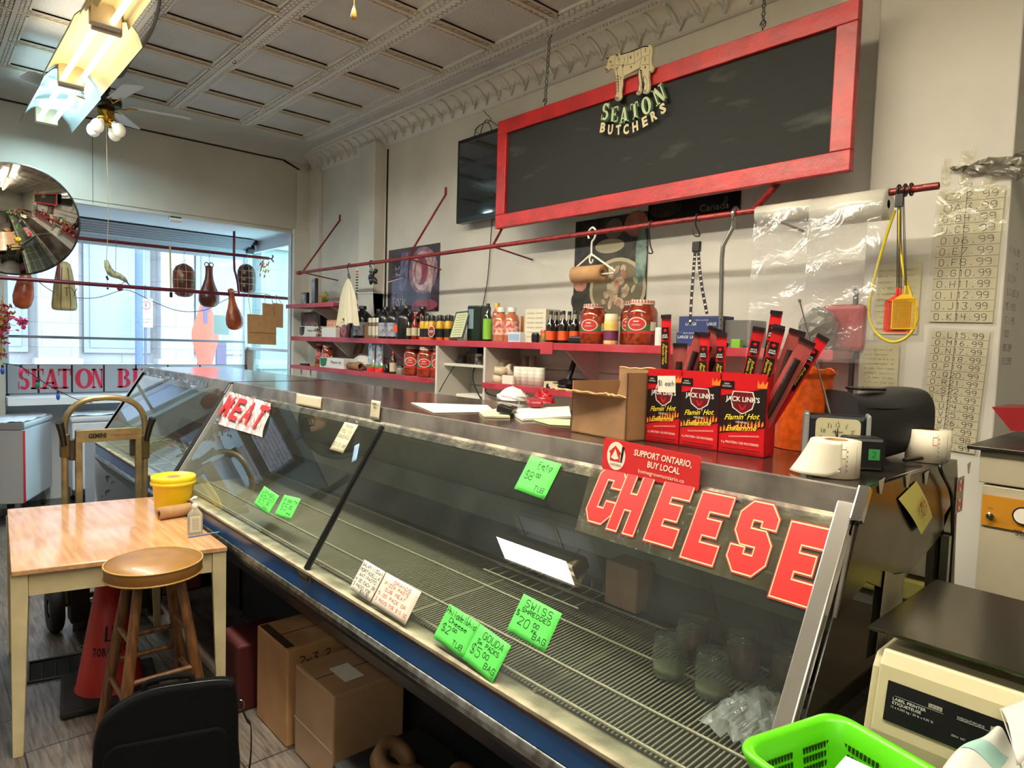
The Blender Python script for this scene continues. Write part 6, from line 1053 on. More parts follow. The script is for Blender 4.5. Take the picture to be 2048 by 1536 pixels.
# ---- upper left shelf
UZ = 1.9755
for x0, x1, pt, lb, rzz in ((601, 612, 585, 'tiny framed photo at the window end of the upper shelf', 0), (615, 636, 558, 'tall black photo frame on the upper shelf', -.3)):
    t, M, w_, h_ = bx('photo_frame', lb, 'picture frame', x0, x1, pt, 2.86, MATS['frame_black'], z=UZ, depth=.03, rz=rzz); build(MB(M).box(-w_*.38, w_*.38, -h_*.40, h_*.42, 0, .001), 'photo', mat('photo_print', (186, 182, 180), .35, rgb2=(90, 86, 90), vs=12), t)
o = P(650, 590, X=2.86); random.seed(6); t = thing('snack_bag', 'crumpled green and gold snack bag on the upper shelf', 'snack bag', (o.x, o.y, UZ)); c = MB(); c.grid(lambda u, v: (o.x+.03*math.sin(PI*v)*math.cos(2*PI*u)+random.uniform(-.006, .006), o.y+(.035+.05*v)*math.sin(2*PI*u)*math.sin(PI*(v*.8+.2)), UZ+.11*v+random.uniform(-.01, .01)), 14, 9, False); build(c, 'bag', mat('snack_green', (150, 150, 60), .3, rgb2=(60, 50, 30), vs=24), t)
p, h, r = onshelf(641, 2.84, UZ, 592, 9); bottle('red_tin', 'small red tin beside the snack bag on the upper shelf', 'tin', p, h, r, 'pot', MATS['can_red'], MATS['cap_red'])
# ---- lower left shelf
o = P(710, 735, X=2.84); M = frame((2.84, o.y, Z2+.033), (0, 0, 1), (1, 0, 0)); one(MB(M).lathe([(.024, -.10), (.032, -.10), (.032, .10), (.024, .10), (.024, -.10)], 22), 'cardboard_tube', card, 'brown cardboard tube lying on the lower shelf', 'cardboard tube')
c = MB(); random.seed(12); o.z = Z2; c.grid(lambda u, v: (2.97+.09*math.sin(PI*v)*math.cos(2*PI*u)+random.uniform(-.01, .01), o.y+.02+.15*math.sin(PI*v)*math.sin(2*PI*u), Z2+.075*(1-math.cos(PI*v))+random.uniform(-.006, .006)), 16, 12, False); one(c, 'white_bag', mat('bag_white', (216, 212, 206), .5), 'crumpled white bag behind the cardboard tube', 'plastic bag')
for i in range(5): q = P(695+i*6, 715-i*3, X=2.98); one(MB().tube([(3.0, q.y, Z2+.1), (3.02, q.y-.05, Z2+.22)], .012, 7), 'kraft_bag_roll', card, 'folded brown paper tube end sticking up behind the white bag, %s' % ('farthest', 'second', 'middle one', 'fourth', 'nearest')[i], 'paper tube', group='paper tubes') if i in (1, 3) else None
for i, (px, pt, lb) in enumerate(((744, 686, 'foil pouch with a red and green foot, left of two on the lower shelf'), (760, 690, 'foil pouch with a red and green foot, right of two on the lower shelf'))):
    p, h, r = onshelf(px, 2.86, Z2, pt, 24); t = thing('foil_pouch', lb, 'pouch', p, group='foil pouches'); M = Matrix.Translation(p); random.seed(30+i); c = MB(M)
    c.grid(lambda u, v: (.035*math.cos(2*PI*u)*(1-v*.8)+random.uniform(-.003, .003), r*math.sin(2*PI*u)*(1+.1*math.sin(v*9)), h*v), 18, 12, False); n0 = len(c.f)
    for f_i in range(n0): row = f_i//18; c.m[f_i] = 1 if row < 2 else 2 if row == 2 else 0
    build(c, 'pouch_body', [mat('pouch_foil', (196, 200, 204), .25, .6), mat('pouch_red', (206, 40, 30), .4), mat('pouch_green', (96, 130, 60), .4)], t)
p, h, r = onshelf(787, 2.84, Z2, 703, 14); bottle('sauce_bottle', 'red-capped hot sauce bottle with white label on the lower shelf', 'sauce bottle', p, h, r, 'tall', mat('hot_brown', (70, 26, 16), .25), MATS['cap_red'], (.1, .5), papery)
p, h, r = onshelf(775, 2.86, Z2, 728, 12); bottle('spice_jar', 'little dark jar left of the red-capped bottle on the lower shelf', 'jar', p, h, r, 'pot', blkg, blackp); p, h, r = onshelf(802, 2.83, Z2, 731, 17); bottle('spice_jar', 'squat grey-labelled jar with black lid on the lower shelf', 'jar', p, h, r, 'pot', mat('jar_greyish', (130, 124, 116), .4), blackp)
c = MB(); q = P(600, 725, X=2.86); c.box(2.80, 2.95, 5.95, 6.12, Z2, Z2+.015); c.box(2.82, 2.93, 5.86, 5.95, Z2, Z2+.02, k=1); one(c, 'papers', [blackm, cardl], 'dark folder and brown packet at the window end of the lower shelf', 'folder')
one(MB().tube(spline([(3.09, 6.15, 1.40), (3.05, 6.1, 1.47), (3.0, 6.05, 1.5), (2.98, 6.0, 1.46)], 5), .004, 6).box(2.965, 2.995, 5.985, 6.015, 1.44, 1.47), 'charger_cord', blackp, 'black charger cord and plug above the dark folder', 'cord')
# ---- cubby contents
q = P(925, 700, X=2.95); t = thing('power_adapter', 'black adapter hanging inside the cubby under the top shelf', 'adapter', (2.95, 3.6, 1.56)); build(MB().box(2.92, 3.0, 3.57, 3.66, 1.575, 1.63), 'body', blackp, t, bevel=.006); build(MB().tube(spline([(2.93, 3.66, 1.6), (2.88, 3.74, 1.52), (2.82, 3.8, 1.38), (2.79, 3.86, 1.26)], 6), .003, 6), 'cable', blackp, t)
one(MB().tube(spline([(2.96, 3.5, 1.63), (2.9, 3.56, 1.5), (2.86, 3.54, 1.42), (2.82, 3.44, 1.33), (2.78, 3.3, 1.27), (2.77, 3.1, 1.27)], 6), .005, 6), 'black_cable', blackp, 'thick black cable looping down through the cubby', 'cable')
p, h, r = onshelf(925, 2.96, 1.507, 712, 16); bottle('glass_tumbler', 'dark glass tumbler on the little cubby shelf', 'glass', p, .055, .03, 'pot', mat('tumbler', (90, 84, 78), .15), MATS['tumbler']); p, h, r = onshelf(958, 2.90, 1.507, 705, 14); bottle('plastic_cup', 'small printed cup at the right of the cubby shelf', 'cup', p, .075, .026, 'pot', mat('cup_grey', (150, 146, 140), .4, rgb2=(50, 50, 54), vs=30), MATS['cap_white'])
c = MB(); [c.box(2.82+.01*i, 3.02, 3.38+.02*i, 3.78-.015*i, 1.001+i*.06, 1.055+i*.06, k=i % 2) for i in range(5)]; one(c, 'paper_stack', [paper, mat('news_print', (150, 150, 156), .7, rgb2=(220, 216, 206), vs=30)], 'stack of papers and printed pads at the bottom of the cubby', 'papers')
# ---- right lower shelf
Z3 = 1.4005
tr = mat('tape_cream', (214, 202, 172), .55)
tp = [(1001, 2.87, 0, 0, 'bottom roll of the leaning cream tape stack'), (1003, 2.87, 1, 0, 'second roll of the leaning cream tape stack'), (1008, 2.95, 2, 0, 'cream tape roll on top at the back of the tape pile'), (1012, 2.92, 0, 0, 'cream tape roll beside the leaning stack'), (1020, 2.93, 1, 1, 'cream tape roll tipped on its side in the pile')]
for i, (px, X, lv, tip, lb) in enumerate(tp):
    p, h, r = onshelf(px, X, Z3); p.z = Z3+lv*.052; M = Matrix.Translation(p) @ Matrix.Rotation(.06*(lv+1), 4, 'X'); 
    if tip: M = Matrix.Translation(p+V((0, 0, .02))) @ Matrix.Rotation(1.2, 4, 'X')
    build(MB(M).lathe([(.022, .0), (.045, .0), (.047, .025), (.045, .05), (.022, .05), (.022, 0)], 24), 'tape_roll', tr, None, loc=tuple(p), label=lb, cat='tape roll', group='cream tape rolls')
lb0 = None
for i, px in enumerate((1039, 1054, 1068, 1082)):
    p, h, r = onshelf(px, 2.86+.012*i, Z3, 733, 20); lb = 'white shrink-wrapped label roll, %s of four on the right lower shelf' % ('leftmost', 'second', 'third', 'rightmost')[i]
    if lb0 is None: lb0 = thing('label_stack', lb, 'label roll', p, group='white label rolls'); M = Matrix.Translation(p); build(MB(M).lathe([(.008, 0), (r, 0), (r, h), (.008, h), (.008, 0)], 22), 'roll', mat('labels_white', (224, 220, 206), .4, bump=.1), lb0); c = MB(M); [c.lathe([(r*1.01, h*z), (r*1.01, h*z+.0012)], 16) for z in (.2, .4, .6, .8)]; build(c, 'sheet_lines', mat('pen', (0, 0, 0)), lb0)
    else: dup(lb0, p, None, lb)
bx('price_tag_holder', 'small white price card standing before the tape rolls', 'card', 1006, 1028, 751, 2.80, paper, z=Z3, depth=.02)
for i, (px, lb) in enumerate(((1052, 'brown-grey paper tube at the back, left of two'), (1066, 'brown-grey paper tube at the back, right of two'))): p, h, r = onshelf(px, 3.02, Z3, 712, 14); one(MB(Matrix.Translation(p)).lathe([(r*.7, 0), (r, 0), (r, h), (r*.7, h)], 18), 'paper_tube', mat('tube_greybrown', (176, 166, 146), .6), lb, 'paper tube')
t = thing('card_terminal', 'black telephone base with upright handset on the right lower shelf', 'telephone', (2.9, P(1120, 770, X=2.85).y, Z3)); yy = P(1125, 770, X=2.85).y; build(MB().prism([(2.79, Z3), (2.97, Z3), (2.97, Z3+.06), (2.79, Z3+.025)], -yy-.08, -yy+.08, M=Matrix(((1, 0, 0, 0), (0, 0, -1, 0), (0, 1, 0, 0), (0, 0, 0, 1)))), 'base', blackp, t, bevel=.006); build(MB().tube([(2.93, yy+.03, Z3+.05), (2.98, yy+.015, Z3+.2)], .017, 10), 'handset', blackp, t); build(MB().box(2.785, 2.8, yy-.02, yy+.05, Z3+.01, Z3+.03), 'keypad', papery, t)
bx('white_charger', 'small white box left of the telephone', 'box', 1090, 1108, 763, 2.80, papery, z=Z3, depth=.05)
one(MB().box(2.80, 2.84, 3.0, 3.03, 1.33, 1.372).tube([(2.82, 3.02, 1.33), (2.84, 3.05, 1.25)], .005, 6), 'switch_box', MATS['cap_white'], 'small white switch hanging under the right lower shelf', 'switch')
one(MB().tube(spline([(2.77, 3.28, 1.40), (2.79, 3.3, 1.33), (2.83, 3.15, 1.31), (2.83, 3.03, 1.33)], 6), .003, 6), 'thin_cord', blackp, 'thin black cord under the right lower shelf', 'cord')
# ================================================================ on top of the case
CT = 1.3865
def flat(name, label, cat, corners, z, m, th=.002, body=None, dz=0):
    C = [P(x, y, Z=z) for x, y in corners]; c = MB(); n = len(C); c.add([q for q in C]+[q+V((0, 0, th)) for q in C], [tuple(range(n))[::-1], tuple(range(n, 2*n))]+[(i, (i+1) % n, n+(i+1) % n, n+i) for i in range(n)]); return one(c, name, m, label, cat)
flat('paper_sheets', 'long white sheet of paper lying across the case top, left of the receipts', 'paper', [(822, 806), (975, 811), (990, 824), (868, 826)], CT, paper)
flat('notebook', 'pile of white papers under the red pen case', 'papers', [(1010, 822), (1138, 816), (1142, 836), (1045, 842)], CT, paper, .008)
flat('receipts', 'small curled yellowish receipts left of the calculator', 'papers', [(958, 826), (1005, 818), (1020, 836), (968, 835)], CT, papery, .006)
flat('printed_flyer', 'pale green printed flyer at the foot of the cardboard box', 'paper', [(1050, 836), (1140, 840), (1140, 852), (1100, 850)], CT, mat('flyer_green', (176, 196, 150), .7), .002)
o = P(1068, 812, Z=CT+.01); M = Matrix.Translation(o) @ Matrix.Rotation(.9, 4, 'Z'); t = thing('pen_case', 'dark red pen case lying on the papers', 'case', o); build(MB(M).box(-.09, .09, -.03, .03, 0, .03), 'body', mat('case_crimson', (130, 14, 30), .35), t, bevel=.012)
o = P(1012, 826, Z=CT+.008); M = Matrix.Translation(o) @ Matrix.Rotation(.6, 4, 'Z') @ Matrix.Rotation(.25, 4, 'X'); t = thing('calculator', 'black clip and small calculator on the papers', 'calculator', o); build(MB(M).box(-.045, .045, -.03, .03, 0, .03), 'body', blackp, t, bevel=.006); build(MB(M).box(-.03, .02, -.015, .02, .031, .033), 'display', mat('lcd', (110, 110, 96), .3), t)
for px, py, m_, s_, lb, nm in ((1000, 800, MATS['bag_white'], (.07, .09, .06), 'crumpled white plastic bag behind the papers on the counter', 'white_plastic_bag'), (1062, 806, mat('bag_red', (150, 16, 28), .35), (.05, .06, .06), 'crumpled red bag behind the pen case', 'red_bag')):
    o = P(px, py, Z=CT); o.x += .08; random.seed(px); c = MB(); c.grid(lambda u, v: (o.x+s_[0]*math.sin(PI*v*.5+.0)*math.cos(2*PI*u)+random.uniform(-.007, .007)*(v > 0), o.y+s_[1]*math.sin(PI*v*.5)*math.sin(2*PI*u)+random.uniform(-.007, .007)*(v > 0), CT+s_[2]*(1-v)+random.uniform(0, .008)*(v < .9)), 14, 7, False); one(c, nm, m_, lb, 'plastic bag')
# open cardboard box
A_ = P(1142, 862, Z=CT); B_ = P(1250, 883, Z=CT); zt = P(1142, 735, X=A_.x).z; U = (B_-A_); wb_ = U.length; U.normalize(); Wd = V((U.y, -U.x, 0)) * -1 if V((U.y, -U.x, 0)).x < 0 else V((U.y, -U.x, 0)); D_ = .20
t = thing('open_cardboard_box', 'torn open brown cardboard box on the case top beside the sausage stick boxes', 'box', (A_+B_)/2+Wd*D_/2); M = Matrix(((U.x, Wd.x, 0, A_.x), (U.y, Wd.y, 0, A_.y), (0, 0, 1, CT), (0, 0, 0, 1))); h_ = .16; hh = zt-CT; th = .004
c = MB(M); c.box(0, wb_, 0, th, 0, hh*.62); c.box(0, wb_, D_-th, D_, 0, hh); c.box(0, th, 0, D_, 0, hh*.8); c.box(wb_-th, wb_, 0, D_, 0, hh*.98); c.box(0, wb_, 0, D_, 0, th); 
c.prism([(wb_*.82, hh*.62), (wb_, hh*.62), (wb_, hh*.98), (wb_*.93, hh*.97), (wb_*.88, hh*.8)], -th, 0, M=frame((0, 0, 0), (1, 0, 0), (0, 0, 1)))
build(c, 'carton_walls', card, t); random.seed(14)
c = MB(M); tp_ = [(x/20*wb_, 0) for x in range(21)]; c.add([(x, .002, hh*.62) for x, _ in tp_]+[(x-.05*(1 if x < wb_*.5 else .4), -.045+random.uniform(-.006, .006)+.03*(x/wb_), hh*.66+random.uniform(-.004, .004)) for x, _ in tp_], [(i, i+1, 22+i, 21+i) for i in range(20)]); build(c, 'torn_flap', mat('card_torn', (206, 160, 112), .85), t, solid=.004)
c = MB(M); c.add([(0, D_-.002, hh)]+[(wb_*i/20, D_-.002, hh+random.uniform(-.002, .006)) for i in range(1, 20)]+[(wb_, D_-.002, hh)], [tuple(range(21))]); 
build(MB(M).tube(spline([(0+wb_*i/10, D_-.002, hh+.002+random.uniform(-.002, .004)) for i in range(11)], 3), .003, 5), 'torn_rim', MATS['card_torn'], t)
# three boxes of spicy sausage sticks
jr = mat('jerky_red', (186, 16, 26), .32); jb = mat('jerky_black', (22, 8, 10), .35); jw = mat('jerky_white', (232, 226, 218), .5); jy = mat('jerky_yellow', (238, 214, 60), .5); jo = mat('jerky_flame', (232, 120, 30), .5); jd = mat('jerky_maroon', (96, 10, 18), .4)
def jbox(pa, pb, pt, label):
    a = P(*pa, Z=CT); b = P(*pb, Z=CT); w_ = (b-a).length; U = (b-a).normalized(); Wd = V((-U.y, U.x, 0)); Wd = Wd if Wd.x > 0 else -Wd; h_ = .208; M = Matrix(((U.x, Wd.x, 0, a.x), (U.y, Wd.y, 0, a.y), (0, 0, 1, CT), (0, 0, 0, 1)))
    t = thing('sausage_stick_box', label, 'display box', (a+b)/2+Wd*.05, group='sausage stick boxes'); c = MB(M); c.box(0, w_, 0, .06, 0, .004); c.box(0, w_, 0, .002, 0, h_); c.box(0, .002, 0, .06, 0, h_*.97); c.box(w_-.002, w_, 0, .06, 0, h_*.97); c.box(0, w_, .058, .06, 0, h_); build(c, 'carton', jr, t)
    FM = M @ frame((w_/2, -.0006, h_/2), (1, 0, 0), (0, 0, 1)); s = w_; c = MB(FM)
    c.prism([(-.5*s, .21*h_), (.0, .27*h_), (.5*s, .33*h_), (.5*s, -.14*h_), (-.5*s, -.26*h_)], 0, .0004, k=1)
    c.prism([(-.5*s, .40*h_), (-.2*s, .40*h_), (-.2*s, .30*h_), (-.5*s, .30*h_)], .0004, .0007, k=1)
    rs_ = random.Random(3)
    for i in range(13): x = (-.48+.075*i)*s; zb = (-.25+.11*(i/12))*h_; c.prism([(x, zb), (x+.05*s, zb+.004), (x+.04*s, zb+.02*rs_.uniform(.5, 1.4)), (x+.02*s, zb+.012), (x+.005*s, zb+.022*rs_.uniform(.4, 1.2))], .0004, .0007, k=5)
    for x in (.30, .40): c.prism([(x*s, .33*h_), ((x+.1)*s, .33*h_), ((x+.12)*s, .42*h_), ((x+.05)*s, .37*h_), ((x+.01)*s, .43*h_)], .0004, .0007, k=5)
    c.prism([(-.22*s, .28*h_), (.22*s, .28*h_), (.27*s, .18*h_), (.22*s, .07*h_), (.05*s, .01*h_), (0, .0), (-.05*s, .01*h_), (-.22*s, .07*h_), (-.27*s, .18*h_)], .0005, .0008, k=2); c.prism([(-.20*s, .27*h_), (.20*s, .27*h_), (.25*s, .18*h_), (.20*s, .08*h_), (.04*s, .02*h_), (0, .015*h_), (-.04*s, .02*h_), (-.20*s, .08*h_), (-.25*s, .18*h_)], .0008, .0011, k=4)
    c.prism([(-.09*s, .12*h_), (-.06*s, .12*h_), (0, .07*h_), (.06*s, .12*h_), (.09*s, .12*h_), (.03*s, .05*h_), (-.03*s, .05*h_)], .0011, .0014, k=0)
    c.text("JACK LINK'S", Matrix.Translation((0, .185*h_, .0014)), .0125, w=s*.74, bold=.02, k=2); c.text("Flamin' Hot", Matrix.Translation((.0, -.03*h_, .001)) @ Matrix.Rotation(.10, 4, 'Z'), .014, w=s*.78, shear=.5, bold=.01, k=3); c.text('ORIGINAL', Matrix.Translation((0, -.10*h_, .001)), .005, w=s*.26, k=2); c.text('Enflammé', Matrix.Translation((0, -.17*h_, .001)) @ Matrix.Rotation(.10, 4, 'Z'), .014, w=s*.70, shear=.5, bold=.01, k=3)
    c.text('SAUSAGE STICKS BATONNETS DE SAUCISSE', Matrix.Translation((.06*s, -.27*h_, .0008)) @ Matrix.Rotation(.10, 4, 'Z'), .0035, w=s*.66, k=2); c.text('6 g PROTEIN / DE PROTEINES', Matrix.Translation((-.02*s, -.36*h_, .0008)), .006, w=s*.82, k=2); c.text('NEW', Matrix.Translation((-.36*s, .365*h_, .0009)), .004, w=s*.12, k=2); c.text('NOUVEAU', Matrix.Translation((-.36*s, .335*h_, .0009)), .004, w=s*.2, k=2)
    c.box(-.42*s, .40*s, -.44*h_, -.435*h_, 0, .0005, k=4); c.box(-.42*s, .36*s, -.47*h_, -.465*h_, 0, .0005, k=4)
    build(c, 'front_print', [jr, jb, jw, jy, jd, jo], t); return t, M, w_, h_
J1, M1, w1_, h1_ = jbox((1291, 881), (1357, 890), 740, 'sausage stick box with a handwritten $1 each tag, leftmost of three'); J2, M2, w2_, h2_ = jbox((1358, 890.5), (1434, 902), 750, 'sausage stick box in the middle of the three'); J3, M3, w3_, h3_ = jbox((1436, 902.5), (1527, 915.5), 750, 'sausage stick box next to the orange tub, rightmost of three')
M = M1 @ frame((w1_*.58, -.002, h1_*.80), (1, .0, .05), (-.05, 0, 1)); t = thing('price_tag', 'small white tag reading $1 each on the leftmost sausage stick box', 'price tag', M.translation); build(MB(M).box(-.028, .028, -.023, .023, 0, .001), 'card', paper, t, bevel=.0004); build(MB(M).hand('$1 each', Matrix.Translation((0, .003, .0015)), .014, .0014, w=.05), 'writing', ink, t)
film = mat('stick_film', (150, 66, 64), .2, coat=.6, bump=.2, bs=20); jky = mat('jerky_meat', (40, 16, 12), .4, bump=.3, bs=50)
def stick(Mb, x, d, lean, side, front, label, L=.21):
    d = min(.046, d*.8); base = Mb @ V((x, d, .06)); t = thing('sausage_stick', label, 'sausage stick', base, group='sausage sticks in the boxes')
    rot = Matrix.Rotation(lean, 4, 'Y') @ Matrix.Rotation(side, 4, 'Z'); M = Mb @ Matrix.Translation((x, d, .06)) @ rot; top = L*1.0; w = .015 if front else .020
    c = MB(M); c.grid(lambda u, v: ((u-.5)*2*w, .002*math.cos((u-.5)*PI)*math.sin(PI*v)*3, v*(top+.06)), 6, 14); c.grid(lambda u, v: ((.5-u)*2*w, .0005-.004*math.cos((u-.5)*PI)*math.sin(PI*v), v*(top+.06)), 6, 14); build(c, 'wrapper', jr if front else film, t)
    if not front: build(MB(M).tube([(0, -.006, .02), (.002, -.006, top*.5), (0, -.006, top+.01)], .009, 8), 'meat_stick', jky, t)
    build(MB(M).box(-w, w, -.0045, .001, top+.052, top+.062), 'end_crimp', jb, t)
    if front:
        c = MB(M @ frame((0, -.0052, top-.0), (1, 0, 0), (0, 0, 1))); c.prism([(-.011, .026), (.011, .026), (.011, -.005), (0, -.011), (-.011, -.005)], 0, .0004, k=0); c.text('JACK', Matrix.Translation((0, .004, .0006)), .004, w=.017, k=1, bold=.02); c.text('LINKS', Matrix.Translation((0, -.002, .0006)), .004, w=.018, k=1, bold=.02); c.prism([(-.006, .018), (0, .012), (.006, .018), (0, .022)], .0004, .0008, k=2)
        c.box(-.012, .012, -.09, -.015, 0, .0003, k=0); c.text('Flamin Hot', Matrix.Translation((-.004, -.05, .0006)) @ Matrix.Rotation(-PI/2, 4, 'Z'), .007, w=.06, shear=.3, k=3); c.text('Enflammé', Matrix.Translation((.005, -.05, .0006)) @ Matrix.Rotation(-PI/2, 4, 'Z'), .006, w=.05, shear=.3, k=3); build(c, 'print', [jb, jw, jr, jy], t)
for a_ in ((M1, .045, .03, -.03, 0, 1, 'red sausage stick wrapper standing upright at the left of the first box', .24), (M1, .075, .05, .0, .3, 0, 'upright back-facing stick behind the leftmost red wrapper', .16), (M1, .07, .03, .30, .15, 0, 'dark stick in clear red wrap leaning right, left of the pair', .20), (M1, .09, .04, .34, .1, 0, 'dark stick in clear red wrap leaning right, right of the pair', .22), (M1, .10, .06, .40, 0, 0, 'third leaning dark stick, half hidden between the first boxes', .19), (M2, .055, .02, .0, 0, 1, 'red wrapper standing upright in the middle box, left one', .19), (M2, .10, .03, .0, 0, 1, 'red wrapper standing upright in the middle box, right one', .19), (M3, .035, .03, .18, .3, 1, 'red wrapper tilting right in the third box, leftmost', .21), (M3, .06, .05, .25, -.2, 1, 'glossy red wrapper behind the leftmost one in the third box', .22), (M3, .075, .03, .22, .2, 1, 'red wrapper in the middle of the third box', .21), (M3, .08, .06, .12, 0, 1, 'tallest red wrapper at the back of the third box', .25), (M3, .10, .05, .28, .2, 0, 'clear-wrapped stick at the back right of the third box', .21), (M3, .095, .03, .44, .1, 0, 'stick leaning far right over the orange tub', .20), (M3, .10, .06, .50, 0, 1, 'red-tipped wrapper leaning farthest right above the orange tub', .22)): stick(*a_)
# orange sauce tub
o = P(1612, 925, Z=CT); a = P(1536, 905, Z=CT); oc = P(1603, 895, Z=CT); R_ = .074; t = thing('orange_tub', 'tall translucent tub of orange sauce with a wavy rim', 'tub', oc); M = Matrix.Translation(oc); Hh = .222
om = mat('orange_sauce', (196, 78, 12), .35, var=.2, vs=60, bump=.1, bs=50)
c = MB(M); n = 40
c.grid(lambda u, v: ((R_*(1+(.09 if v > .90 else 0)))*math.cos(2*PI*u), (R_*(1+(.09 if v > .90 else 0)))*math.sin(2*PI*u), Hh*min(1, v*1.0)+(.004*math.sin(u*2*PI*9)+.003*math.sin(u*41) if v > .97 else 0)), n, 30); c.lathe([(0, 0), (R_, 0)], n); build(c, 'tub_body', om, t)
c = MB(M); c.lathe([(0, Hh-.02), (R_*.99, Hh-.018)], n); build(c, 'sauce_surface', mat('orange_top', (170, 70, 20), .3), t)
# clock radio with antenna
o = P(1672, 925, Z=CT); M = Matrix.Translation(P(1668, 922, Z=CT)) @ Matrix.Rotation(math.radians(-66), 4, 'Z'); t = thing('clock_radio', 'silver and black clock radio with a round-cornered cream dial', 'clock', M.translation)
cw_, ch_ = .070, .115; build(MB(M).box(-cw_, cw_, .0, .05, 0, ch_), 'case', mat('clock_navy', (16, 20, 28), .3), t, bevel=.012)
for x0, x1 in ((-cw_-.006, -cw_+.010), (cw_-.004, cw_+.006)): build(MB(M).box(x0, x1, -.010, .055, 0, ch_+.004), 'side_trim', mat('clock_silver', (176, 180, 180), .3, .4), t, bevel=.006)
c = MB(M @ frame((.004, -.002, .062), (1, 0, 0), (0, 0, 1))); c.prism([(sx*(.050-.012)+.012*math.cos(a), sy*(.044-.012)+.012*math.sin(a)) for sx, sy, a0 in ((1, 1, 0), (-1, 1, 1), (-1, -1, 2), (1, -1, 3)) for a in [PI/2*(a0+j/4) for j in range(5)]], 0, .003); build(c, 'dial', mat('dial_cream', (206, 200, 162), .4), t)
c = MB(M @ frame((.004, -.0055, .058), (1, 0, 0), (0, 0, 1)))
for i in range(12):
    a = PI/2-(i+1)*PI/6; rx = .033; c.text(str(i+1), Matrix.Translation((rx*1.12*math.cos(a), rx*math.sin(a), 0)), .009, k=0); c.box(.042*math.cos(a)-.0006, .042*math.cos(a)+.0006, .040*math.sin(a)-.002, .040*math.sin(a)+.002, 0, .0004, k=0)
c.text('Advance', Matrix.Translation((0, .016, 0)), .0045, w=.024, k=0, bold=.01); build(c, 'numerals', mat('clock_ink', (60, 62, 44), .6), t)
c = MB(M @ frame((.004, -.0065, .058), (1, 0, 0), (0, 0, 1))); c.add([(-.0015, -.004, .001), (.0015, -.004, .001), (.0008, .026, .001), (-.0008, .026, .001)], [(0, 1, 2, 3)]); c.add([(-.002, .002, .0014), (.001, -.002, .0014), (-.005, .020, .0014), (-.007, .019, .0014)], [(0, 1, 2, 3)]); build(c, 'hands', blackp, t)
q0 = P(1690, 835, X=1.80); q1 = P(1600, 605, X=1.80); c = MB(); c.tube([q0, q0*.5+q1*.5], .0028, 8); c.tube([q0*.5+q1*.5, q1], .002, 8); c.cyl(q1, q1+(q1-q0).normalized()*.008, .004, n=8)
# label rolls
def lroll(label, pc_, r, h, X=None, zz=CT, core=True, tail=False):
    t = thing('label_roll', label, 'label roll', pc_); M = Matrix.Translation(pc_); build(MB(M).lathe([(r*.45, 0), (r, 0), (r, h), (r*.45, h), (r*.45, 0)], 36), 'roll', mat('roll_white', (224, 218, 198), .45), t); build(MB(M).lathe([(r*.43, .001), (r*.47, .001), (r*.47, h+.0006), (r*.40, h+.0006), (r*.40, .001)], 28), 'core', card, t)
    a0 = math.atan2(-pc_.y, -pc_.x); R2 = M @ Matrix.Rotation(a0, 4, 'Z'); c = MB(R2); c.lathe([(r*1.004, h*.15), (r*1.004, h*.9)], 1, a0=.42, a1=.43, k=1); c.lathe([(r*1.004, h*.1), (r*1.004, h*.9)], 1, a0=.95, a1=.965, k=1)
    for z in (.55, .80): c.lathe([(r*1.004, h*z), (r*1.004, h*z+.0015)], 5, a0=.2, a1=.42, k=0)
    c.lathe([(r*1.004, h*.55), (r*1.004, h*.80)], 1, a0=.2, a1=.22, k=0)
    for i in range(5): c.lathe([(r*1.004, h*(.2+.13*i)), (r*1.004, h*(.26+.13*i))], 1, a0=.46, a1=.50, k=1)
    build(c, 'print', [redink, mat('grey_ink', (120, 112, 104), .7)], t)
    if tail:
        c = MB(); fl = lambda u, v: r+.001+.040*(1-v)**1.2*max(0, 1-u*1.15); c.grid(lambda u, v: (pc_.x+fl(u, v)*math.cos(a0-1.5+1.75*u), pc_.y+fl(u, v)*math.sin(a0-1.5+1.75*u), pc_.z+.003+h*.97*v*(1-.25*0)+(0 if v > .1 else .012*max(0, u-.7)*3)), 22, 10); build(c, 'loose_end', MATS['roll_white'], t, solid=.0004)
o = P(1690, 955, Z=CT); lroll('white label roll with a loose tail over the case edge in front of the clock', V((1.50, .588, CT)), .050, .078, tail=True); lroll('white label roll standing behind the black pouch at the case corner', V((1.93, .53, CT)), .050, .08)
# black bag and small black device
o = P(1780, 900, Z=CT); t = thing('black_case', 'large soft black zip case lying at the back corner of the case top', 'case', V((1.86, .68, CT))); M = Matrix.Translation((1.90, .66, CT+.001)) @ Matrix.Rotation(-.55, 4, 'Z')
c = MB(M); c.grid(lambda u, v: ((u-.5)*.22, .095*math.copysign(abs(math.cos(2*PI*v))**.6, math.cos(2*PI*v)), .085+.085*math.copysign(abs(math.sin(2*PI*v))**.7, math.sin(2*PI*v))-.012*math.sin(u*5)), 16, 28); n0 = len(c.v)
for uu in (0, 1): c.add([((uu-.5)*.22, .095*math.copysign(abs(math.cos(2*PI*v/28))**.6, math.cos(2*PI*v/28)), .085+.085*math.copysign(abs(math.sin(2*PI*v/28))**.7, math.sin(2*PI*v/28))-.012*math.sin(uu*5)) for v in range(28)], [list(range(28))])
bc = build(c, 'body', mat('soft_black', (18, 18, 18), .5, bump=.15, bs=14), t); build(MB(M).tube([(-.11, -.085, .13), (0, -.088, .13), (.11, -.085, .125)], .002, 5), 'zip', blackp, t); build(MB(M).box(-.06, .02, -.03, .03, .171, .178), 'top_flap', blackp, t, bevel=.003)
